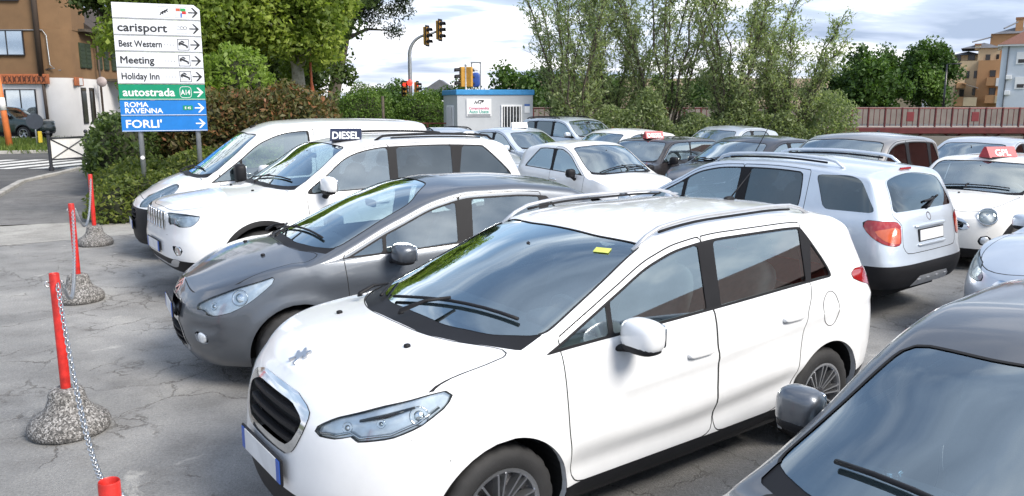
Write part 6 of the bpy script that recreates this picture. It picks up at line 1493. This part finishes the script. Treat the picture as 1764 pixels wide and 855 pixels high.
# ---- bridge
def bridge():
    r = empty('road_bridge', (0, 40, 0)); tag(r, 'red railed road bridge behind the lot, lattice truss and concrete parapet', 'bridge')
    M_BRED = plain('bridge_red', (.10, .014, .016), .55, var=.25, scale=4); M_PINKR = plain('handrail_pink', (.22, .07, .065), .5, var=.2); M_TAN = plain('parapet_concrete', (.19, .165, .145), .85, var=.18, scale=1.2, bump=.2, bscale=20); M_CW = plain('abutment_concrete', (.20, .185, .165), .9, var=.25, scale=.9, bump=.25, bscale=12)
    x0, x1 = 1.0, 44.0; zt, zb = wz(187, 40), wz(219, 40)
    mb = MB(); mb.tube([(x0, 0, zt), (x1, 0, zt)], .035, 8); mb.build('handrail', M_PINKR, r, smooth=True); mb = MB(); mb.box(((x0+x1)/2, 0, zb+.02), (x1-x0, .10, .06)); mb.build('bottom_rail', plain('rail_pale', (.42, .36, .33), .6), r)
    mb = MB(); mb.box(((x0+x1)/2, .05, zb-.18), (x1-x0, .3, .30), bev=.02); mb.build('edge_beam', M_BRED, r)
    mb = MB(); mb.box(((x0+x1)/2, 4.0, zb-.12), (x1-x0, 7.2, .12)); mb.build('deck', M_ROAD, r)
    mb = MB(); mb.box((0, 0, 0), (.028, .028, zt-zb-.07)); b0 = mb.build('baluster', M_BRED, r); mb = MB(); mb.box((0, 0, 0), (.075, .10, zt-zb+.04), bev=.01); p0 = mb.build('rail_post', M_BRED, r)
    k = 0; x = x0+.05; first = True
    while x < 36:
        src = p0 if k % 3 == 0 else b0
        loc = (x, -.02, (zt+zb)/2+.02)
        if k < 2 and not ((k == 0 and src.location.length > 0)): src.location = loc
        else: shared(src, loc, (0, 0, 0), r)
        x += .275; k += 1
    for x in (19.6, 22.8, 26.6, 31.0): mb = MB(); mb.box((x, -.05, (zt+zb)/2+.05), (.36, .05, .46), bev=.01); mb.build('red_plate', plain('plate_red', (.17, .022, .028), .6) if 'plate_red' not in MATS else MATS['plate_red'], r)
    mb = MB(); mb.box(((x0+x1)/2, 7.6, zb+.35), (x1-x0, .25, 1.1)); mb.build('parapet', M_TAN, r)
    mb = MB(); mb.box(((x0+x1)/2, .9, zb/2-.35), (x1-x0, .6, zb+.3)); mb.build('abutment', M_CW, r)
    for i in range(22):
        xx = x0+1+i*1.95; mb = MB(); mb.tube([(xx, .25, .0), (xx+.9, .25, zb-.3)], .045, 6); mb.build('truss_bar', M_BRED, r); mb = MB(); mb.tube([(xx+.9, .3, .0), (xx, .3, zb-.3)], .045, 6); mb.build('truss_bar', M_BRED, r)
    P = [(24+10*t, .12, -.25+.72*math.sin(math.pi*(.06+.88*t))) for t in np.linspace(0, 1, 22)]; mb = MB(); mb.tube(P, .11, 8); mb.build('arch', M_BRED, r, smooth=True)
    mb = MB(); mb.box((3.2, -2.4, .45), (5.6, .14, 1.15)); w = mb.build('rust_wall', plain('rusty_wall', (.20, .085, .05), .85, var=.4, scale=2.5), None); w.location = (0, 40, 0); tag(w, 'low rusty boundary wall seen behind the off-roader by the cabin', 'wall')
    mb = MB(); mb.box((11, -8.3, .35), (18, .2, .9)); w = mb.build('back_wall', M_CW, None); w.location = (0, 40, 0); tag(w, 'low dark concrete wall behind the willow stems', 'wall')
bridge()
# ---- buildings
def window(parent, x, z, w, h, y, frame, pane, depth=.12, sill=True, shutter=None):
    mb = MB(); t = .06
    for cx, cz, sx, sz in ((x-w/2+t/2, z, t, h), (x+w/2-t/2, z, t, h), (x, z-h/2+t/2, w-2*t, t), (x, z+h/2-t/2, w-2*t, t)): mb.box((cx, y-.03, cz), (sx, .08, sz))
    mb.box((x, y-.03, z), (t*.7, .06, h-2*t)); o = mb.build('window', frame, parent)
    mb = MB(); mb.box((x, y-.012, z), (w-2*t, .02, h-2*t)); mb.build('pane', pane, o)
    if sill: mb = MB(); mb.box((x, y-.06, z-h/2-.04), (w+.16, .16, .07)); mb.build('sill', M_KERB, o)
    return o
def brown_building():
    M_BR = plain('brown_render', (.195, .115, .058), .9, var=.14, scale=.8, bump=.35, bscale=14); M_LB = plain('ochre_render', (.30, .165, .065), .9, var=.14, scale=.8, bump=.3, bscale=14); M_WP = plain('white_plinth', (.70, .69, .69), .85, var=.07, scale=.6, bump=.25, bscale=18)
    M_DW = plain('dark_frame', (.02, .02, .024), .4); M_PANE2 = plain('mirror_pane', (.55, .62, .66), .04, .85, .05); M_DGL = plain('dark_pane', (.025, .022, .02), .08); M_SHUT = plain('green_shutter', (.028, .045, .022), .7)
    r = empty('brown_building', (-27.6, 48.2, 0)); tag(r, 'brown rendered corner building with white ground floor', 'building')
    d0 = 48.2; Z = lambda py: wz(py, d0); zp = Z(134)
    def ring_(n=10, R0=1.3): return [(R0*math.sin(a), R0-R0*math.cos(a)) for a in np.linspace(0, R(82), n)]
    def wall(name, z0, z1, mat, off=0.0):
        pts = [(-30, -off)]+[(x+off*math.sin(a), y-off*math.cos(a)) for (x, y), a in zip(ring_(), np.linspace(0, R(82), 10))]; ex, ey = pts[-1]
        pts += [(ex-1.2*1, ey+9.5+off), (-30, ey+9.5)]; mb = MB(); mb.prism(pts, z0, z1, 'xy'); return mb.build(name, mat, r, auto=30)
    wall('ground_floor_wall', -.1, zp, M_WP, .04); wall('upper_wall', zp, 6.3, M_BR)
    mb = MB(); mb.prism([(-30, .002), (0, .002), (1.0, .5), (1.28, 1.3), (1.1, 3.2), (-30, 3.2)], 6.3, 14, 'xy'); mb.build('upper_storeys', M_BR, r)
    mb = MB(); mb.box((.45, 6.4, 6.38), (2.4, 8.6, .16)); mb.build('eaves', M_BARK, r)
    mb = MB(); mb.prism([(-.9, 6.45), (1.75, 6.42), (-.6, 8.2)], 3.0, 10.6, 'xz'); mb.build('roof', plain('dark_roof', (.05, .04, .035), .9, var=.3, scale=4), r)
    # front windows
    def fr(px0, px1, py0, py1, pane, nm='window'):
        xa, xb = wxd(px0, py0, d0)+27.6, wxd(px1, py0, d0)+27.6; return window(r, (xa+xb)/2, (Z(py0)+Z(py1))/2, xb-xa, Z(py0)-Z(py1), -.05, M_DW, pane, sill=False)
    fr(-20, 40, 52, 96, M_PANE2); fr(8, 62, 154, 215, M_PANE2); fr(-10, 30, -30, 2, M_DGL)
    # windows on the receding side: place on the wall plane
    def side_win(t, z, w, h, pane, frame, shutter=False):
        x = 1.3-t*1.2/9.5*1.0; y = 1.13+t; s = empty('x') if False else None
        mb = MB(); mb.box((0, 0, 0), (.08, w, h)); o = mb.build('shutter' if shutter else 'window', frame, r); o.location = (x+.03, y, z); o.rotation_euler = (0, 0, R(7.2))
        if not shutter: mb = MB(); mb.box((.045, 0, 0), (.02, w-.14, h-.14)); mb.build('pane', pane, o)
        else:
            for k in range(6): mb = MB(); mb.box((.05, 0, -h/2+h*(k+.5)/6), (.02, w*.86, h/6*.6)); mb.build('slat', frame, o)
    for t in (.9, 2.2): side_win(t, 1.85, .75, 2.2, M_DGL, M_DW)
    for t in (1.3, 2.2, 4.0, 5.2, 6.6, 7.8): side_win(t, 4.9, .8, 1.5, M_DGL, M_SHUT, True)
    # drain pipes and cable
    for (px, y_) in ((66, -.12),):
        x = wxd(px, 60, d0)+27.6; mb = MB(); mb.tube([(x, y_, zp+.1), (x, y_, 13)], .16, 8); mb.build('drainpipe', plain('pipe_brown', (.06, .042, .032), .7), r, smooth=True); mb = MB(); mb.tube([(x+.12, y_, .0), (x+.05, y_, zp+.1)], .09, 8); mb.build('drainpipe', MATS['pipe_brown'], r, smooth=True)
    mb = MB(); mb.tube([(1.25, 4.2, 0), (1.22, 4.2, 6.2)], .07, 8); mb.build('drainpipe', MATS['pipe_brown'], r, smooth=True)
    z1, z2 = Z(52), Z(118); xa = wxd(80, 60, d0)+27.6; mb = MB(); mb.tube([(-6, -.05, z1), (xa-.2, -.05, z1), (xa, -.05, z1-.3), (xa+.05, -.05, z2+.2), (xa+.3, -.05, z2), (.2, .0, z2-.05), (.9, .35, z2-.1)], .03, 6); mb.build('cable', M_STEEL, r, smooth=True)
    # carved name board and corner board
    xa, xb = wxd(5, 137, d0)+27.6, wxd(87, 137, d0)+27.6; zb0, zb1 = Z(145), Z(128); M_BOARD = plain('board_orange', (.42, .13, .05), .7, var=.2)
    mb = MB(); mb.box(((xa+xb)/2, -.16, (zb0+zb1)/2), (xb-xa, .14, zb1-zb0), bev=.02); b = mb.build('name_board', M_BOARD, r)
    rr = np.random.default_rng(4)
    for k in range(9):
        x = xa+.25+(xb-xa-.5)*k/8; zc = (zb0+zb1)/2; P = [(x+rr.uniform(-.03, .03)+a, zc+b_) for a, b_ in ((-.12, -.2), (.02, -.06), (.10, -.22), (.05, .02), (.12, .2), (-.01, .08), (-.10, .2), (-.04, .0))]
        mb = MB(); mb.prism(P, -.23, -.26, 'xz'); mb.build('carved_letter', plain('board_dark', (.10, .035, .02), .8) if 'board_dark' not in MATS else MATS['board_dark'], b)
    mb = MB(); mb.box((0, 0, 0), (.12, 1.5, .5), bev=.02); b = mb.build('corner_board', M_BOARD, r); b.location = (1.28, 1.5, Z(140)); b.rotation_euler = (0, 0, R(12)); mb = MB(); mb.box((.065, .2, 0), (.02, .62, .42)); mb.build('white_print', M_WHITEP, b)
    mb = MB(); mb.lathe([(.001, -.06), (.30, -.06), (.32, 0), (.30, .06), (.001, .06)], 20, 'y'); o = mb.build('round_sign', plain('sign_pale', (.42, .36, .36), .5), r, smooth=True); o.location = (1.62, 3.6, Z(139))
    mb = MB(); mb.sell((0, 0, 0), (1.3, .12, .42), .5, .9); o = mb.build('oval_sign', plain('sign_cream', (.55, .48, .36), .5), r, smooth=True); o.location = (2.1, 6.2, 3.0)
    mb = MB(); mb.box((1.5, 8.0, 3.5), (2.6, 4.0, .16)); mb.build('canopy', M_BARK, r)
brown_building()
def flats():
    M_OC = plain('ochre_wall', (.50, .39, .25), .9, var=.10, scale=.25); M_OR2 = plain('orange_wall', (.44, .24, .115), .9, var=.12, scale=.25); M_CR = plain('cream_wall', (.58, .47, .31), .9, var=.08, scale=.25); M_SL = plain('slate_roof', (.12, .125, .14), .8, var=.2, scale=1.2); M_BRK = plain('chimney_brick', (.30, .15, .08), .9); M_WD = plain('flat_window', (.05, .032, .024), .25)
    d = 130.0; r = empty('block_of_flats', (wxd(1690, 150, d), d, 0), R(-30)); r.scale = (.87, 1, 1); ox = wxd(1690, 150, d); tag(r, 'stepped ochre and orange block of flats beyond the bridge', 'building')
    def blk(name, px0, px1, py0, py1, mat, y0, dep):
        xa, xb = wxd(px0, py0, d)-ox, wxd(px1, py0, d)-ox; z1 = wz(py0, d); z0 = wz(py1, d) if py1 else -.5; mb = MB(); mb.box(((xa+xb)/2, y0+dep/2, (z0+z1)/2), (xb-xa, dep, z1-z0)); return mb.build(name, mat, r)
    def win(px, py, pw, ph, y0, mat=None):
        x = wxd(px, py, d)-ox; z = wz(py, d); w, h = pw*d/F0, ph*d/F0; mb = MB(); mb.box((x, y0-.02, z), (w, .16, h)); o = mb.build('window', mat or M_WD, r); mb = MB(); mb.box((x, y0-.11, z), (w*.8, .03, h*.86)); mb.build('pane', MATS['dark_pane'], o)
    blk('wall', 1602, 1646, 138, 0, M_OC, 0, 8); blk('wall', 1627, 1689, 104, 0, M_OC, 1.5, 9); blk('wall', 1634, 1664, 115, 0, M_CR, .8, 4); blk('wall', 1686, 1728, 104, 0, M_OR2, .6, 9); blk('wall', 1686, 1724, 80, 0, M_OC, 3, 9); blk('wall', 1708, 1790, 54, 0, M_OR2, 6, 9)
    blk('loggia_wall', 1642, 1688, 92, 110, M_OC, 5, 5); blk('ground_wall', 1440, 1608, 168, 0, M_OC, 3, 6); blk('ground_panel', 1585, 1640, 163, 0, M_WHITEP, 2.2, .6)
    for px0, px1, pyb, pya, y0 in ((1658, 1724, 81, 70, 3), (1712, 1795, 55, 40, 6), (1638, 1690, 92, 84, 4.5)):
        xa, xb = wxd(px0, pyb, d)-ox, wxd(px1, pyb, d)-ox; z0, z1 = wz(pyb, d), wz(pya, d); xm = xa+(xb-xa)*.55; mb = MB(); V = [(xa-.3, y0-.4, z0), (xb+.3, y0-.4, z0), (xb+.3, y0+9.3, z0), (xa-.3, y0+9.3, z0), (xm, y0+2.6, z1), (xm, y0+6.5, z1)]
        mb.add(V, [(0, 1, 4), (1, 2, 5, 4), (2, 3, 5), (3, 0, 4, 5), (0, 3, 2, 1)]); mb.build('roof', M_SL, r)
    for px0, px1, py0, py1, y0 in ((1628, 1640, 90, 106, 1.2), (1609, 1617, 94, 140, 1), (1680, 1690, 74, 84, 3), (1753, 1766, 27, 56, 6.5)):
        c = blk('chimney', px0, px1, py0, py1, M_CR if px0 < 1700 else M_OR2, y0, 1.4); c2 = blk('chimney_cap', px0-1, px1+1, py0-1, py0+2, M_BRK, y0-.1, 1.6)
    for px, py, pw, ph, y0 in ((1667, 128, 5, 12, 1.5), (1680, 128, 5, 12, 1.5), (1653, 131, 4, 11, .8), (1656, 161, 9, 14, 0), (1677, 158, 5, 12, 1.5), (1702, 98, 8, 10, 3), (1719, 97, 5, 8, 3), (1673, 96, 12, 10, 5), (1710, 127, 10, 11, .6), (1709, 158, 11, 12, .6), (1612, 165, 5, 16, 0), (1650, 97, 8, 9, 5)): win(px, py, pw, ph, y0)
    for px0, px1, py0, py1, m1, y0 in ((1645, 1660, 167, 183, M_OR2, -1.2), (1660, 1683, 168, 183, M_CR, -1.25), (1700, 1716, 134, 148, M_OR2, -.8), (1716, 1726, 135, 149, M_WHITEP, -.85), (1697, 1714, 164, 178, M_OR2, -.8), (1714, 1724, 165, 178, M_CR, -.85), (1648, 1664, 143, 152, M_OR2, -.6)): blk('balcony', px0, px1, py0, py1, m1, y0, 1.4)
    mb = MB(); xa, xb = wxd(1655, 145, d)-ox, wxd(1686, 145, d)-ox; z = wz(143, d); mb.add([(xa, 0, z), (xb, 0, z-.75), (xb, -2.2, z-.85), (xa+.6, -2.2, z-.2)], [(0, 1, 2, 3)]); mb.add([(xa, 0, z-.1), (xb, 0, z-.85), (xb, -2.2, z-.95), (xa+.6, -2.2, z-.3)], [(3, 2, 1, 0)]); mb.build('awning', M_SL, r)
    for a, b in (((1675, 70), (1709, 60)), ((1730, 48), (1755, 35))):
        mb = MB(); mb.tube([(wxd(a[0], a[1], d)-ox, 3, wz(a[1], d)), (wxd(b[0], b[1], d)-ox, 6, wz(b[1], d))], .12, 6); mb.build('pergola_beam', M_SL, r)
    # white block at the edge
    d2 = 112.0; ox2 = wxd(1760, 150, d2); r2 = empty('white_house', (ox2, d2, 0), R(-31)); r2.scale = (.87, 1, 1); tag(r2, 'pale blue white house with brown roof beside the orange flats', 'building')
    M_WB = plain('pale_blue_wall', (.55, .60, .66), .9, var=.06, scale=.3); M_BRF = plain('brown_tile', (.16, .075, .055), .9, var=.2)
    xa = wxd(1728, 75, d2)-ox2; xb = xa+16; zt = wz(76, d2)
    mb = MB(); mb.box(((xa+xb)/2, 5, zt/2), (xb-xa, 10, zt)); mb.build('wall', M_WB, r2); mb = MB(); mb.add([(xa-.6, -.6, zt), (xb, -.6, zt), (xb, 10.6, zt), (xa-.6, 10.6, zt), (xa+5, 5, zt+3.2), (xb, 5, zt+3.2)], [(0, 1, 5, 4), (1, 2, 5), (2, 3, 4, 5), (3, 0, 4), (3, 2, 1, 0)]); mb.build('roof', M_BRF, r2); mb = MB(); mb.box(((xa+xb)/2-.3, 5, zt-.12), (xb-xa+.7, 11, .22)); mb.build('cornice', M_WHITEP, r2)
    for px, py, pw, ph in ((1759, 100, 15, 20), (1757, 143, 17, 20)):
        x = wxd(px, py, d2)-ox2; z = wz(py, d2); w, h = pw*d2/F0, ph*d2/F0; mb = MB(); mb.box((x, -.02, z), (w, .14, h)); o = mb.build('window', M_WHITEP, r2); mb = MB(); mb.box((x+.1, -.1, z-h*.25), (w*.7, .03, h*.3)); mb.build('pane', MATS['dark_pane'], o)
    x = xa+.9; mb = MB(); mb.tube([(x, -.1, 0), (x, -.1, zt-.2)], .09, 8); mb.build('drainpipe', M_SL, r2)
    for py in (133, 160): mb = MB(); mb.box((x+.4, -.3, wz(py, d2)), (.8, .4, .6), bev=.05); mb.build('air_conditioner', M_WHITEP, r2)
    r3 = empty('far_house', (wxd(760, 155, 140), 140, 0)); tag(r3, 'small far white house with dark roof just left of the cabin', 'building'); mb = MB(); mb.box((0, 0, 1.9), (5, 6, 3.8)); mb.build('wall', M_WHITEP, r3); mb = MB(); mb.prism([(-3, 3.7), (3, 3.7), (0, 5.6)], -3.4, 3.4, 'xz'); mb.build('roof', M_SL, r3)
    r4 = empty('low_block', (30, 150, 0)); tag(r4, 'long low tan block on the horizon behind the round trees', 'building'); mb = MB(); mb.box((0, 0, 3.0), (60, 8, 6.0)); mb.build('wall', M_TANW, r4)
    for k in range(14): mb = MB(); mb.box((-26+4*k, -4.03, 3.6), (1.6, .1, 1.5)); mb.build('window', MATS['dark_pane'], r4)
M_TANW = plain('tan_wall', (.38, .30, .22), .9, var=.12, scale=.3)
flats()
# ---- the red building across the aisle, which the crossover's side windows mirror
def red_building():
    r = empty('red_building', (31, 5, 0), R(97)); tag(r, 'long dark red building facing the lot, mirrored in car windows', 'building'); M_RB = plain('red_brick_wall', (.16, .045, .032), .9, var=.25, scale=1.5, bump=.3, bscale=20)
    mb = MB(); mb.box((0, 0, 2.2), (46, 8, 4.4)); mb.build('wall', M_RB, r)
    mb = MB(); mb.prism([(-4.6, 4.35), (4.6, 4.35), (0, 6.2)], -23.4, 23.4, 'yz'); mb.build('roof', plain('dark_tiles', (.10, .045, .035), .9, var=.3, scale=3), r)
    for k in range(7): mb = MB(); mb.box((-13+4.4*k, 4.02, 1.9), (1.5, .1, 1.6)); mb.build('window', MATS['dark_pane'], r)
red_building()
# ---- vehicles beyond the lot
def far_vehicles():
    c = Car(scaled('suv', 'green', .95, 1.06, .94, res=.6), 'parked_car', 'dark green off-roader parked before the white ground floor', (-28.0, 45.3), -.12); c.mirrors(.6, 1.3, (.1, .2, .2), M_BLACKP, reach=.12)
    src = {o.get('label'): o for o in bpy.data.objects if o.name.startswith('parked_car')}
    h = [o for o in bpy.data.objects if o.get('label') == 'white hatchback tucked between the small city car and the willows'][0]
    for i, (x, y) in enumerate(((28.6, 53), (33.5, 53.4), (38.6, 53), (44.0, 53.5), (20.5, 53.2))):
        q = copy_tree(h); q.location = (x, y, .12); q.rotation_euler = (0, 0, math.pi if i % 2 else 0.0); q['label'] = 'white car on the far road, only its roof showing over the bridge parapet'; q['group'] = 'cars on the far road'
    d = copy_tree([o for o in bpy.data.objects if o.get('label', '').startswith('black hatchback')][0]); d.location = (-9.4, 43, 0); d.rotation_euler = (0, 0, 4.4); d['label'] = 'dark car on the side road beyond the red-leaved hedge'
far_vehicles()
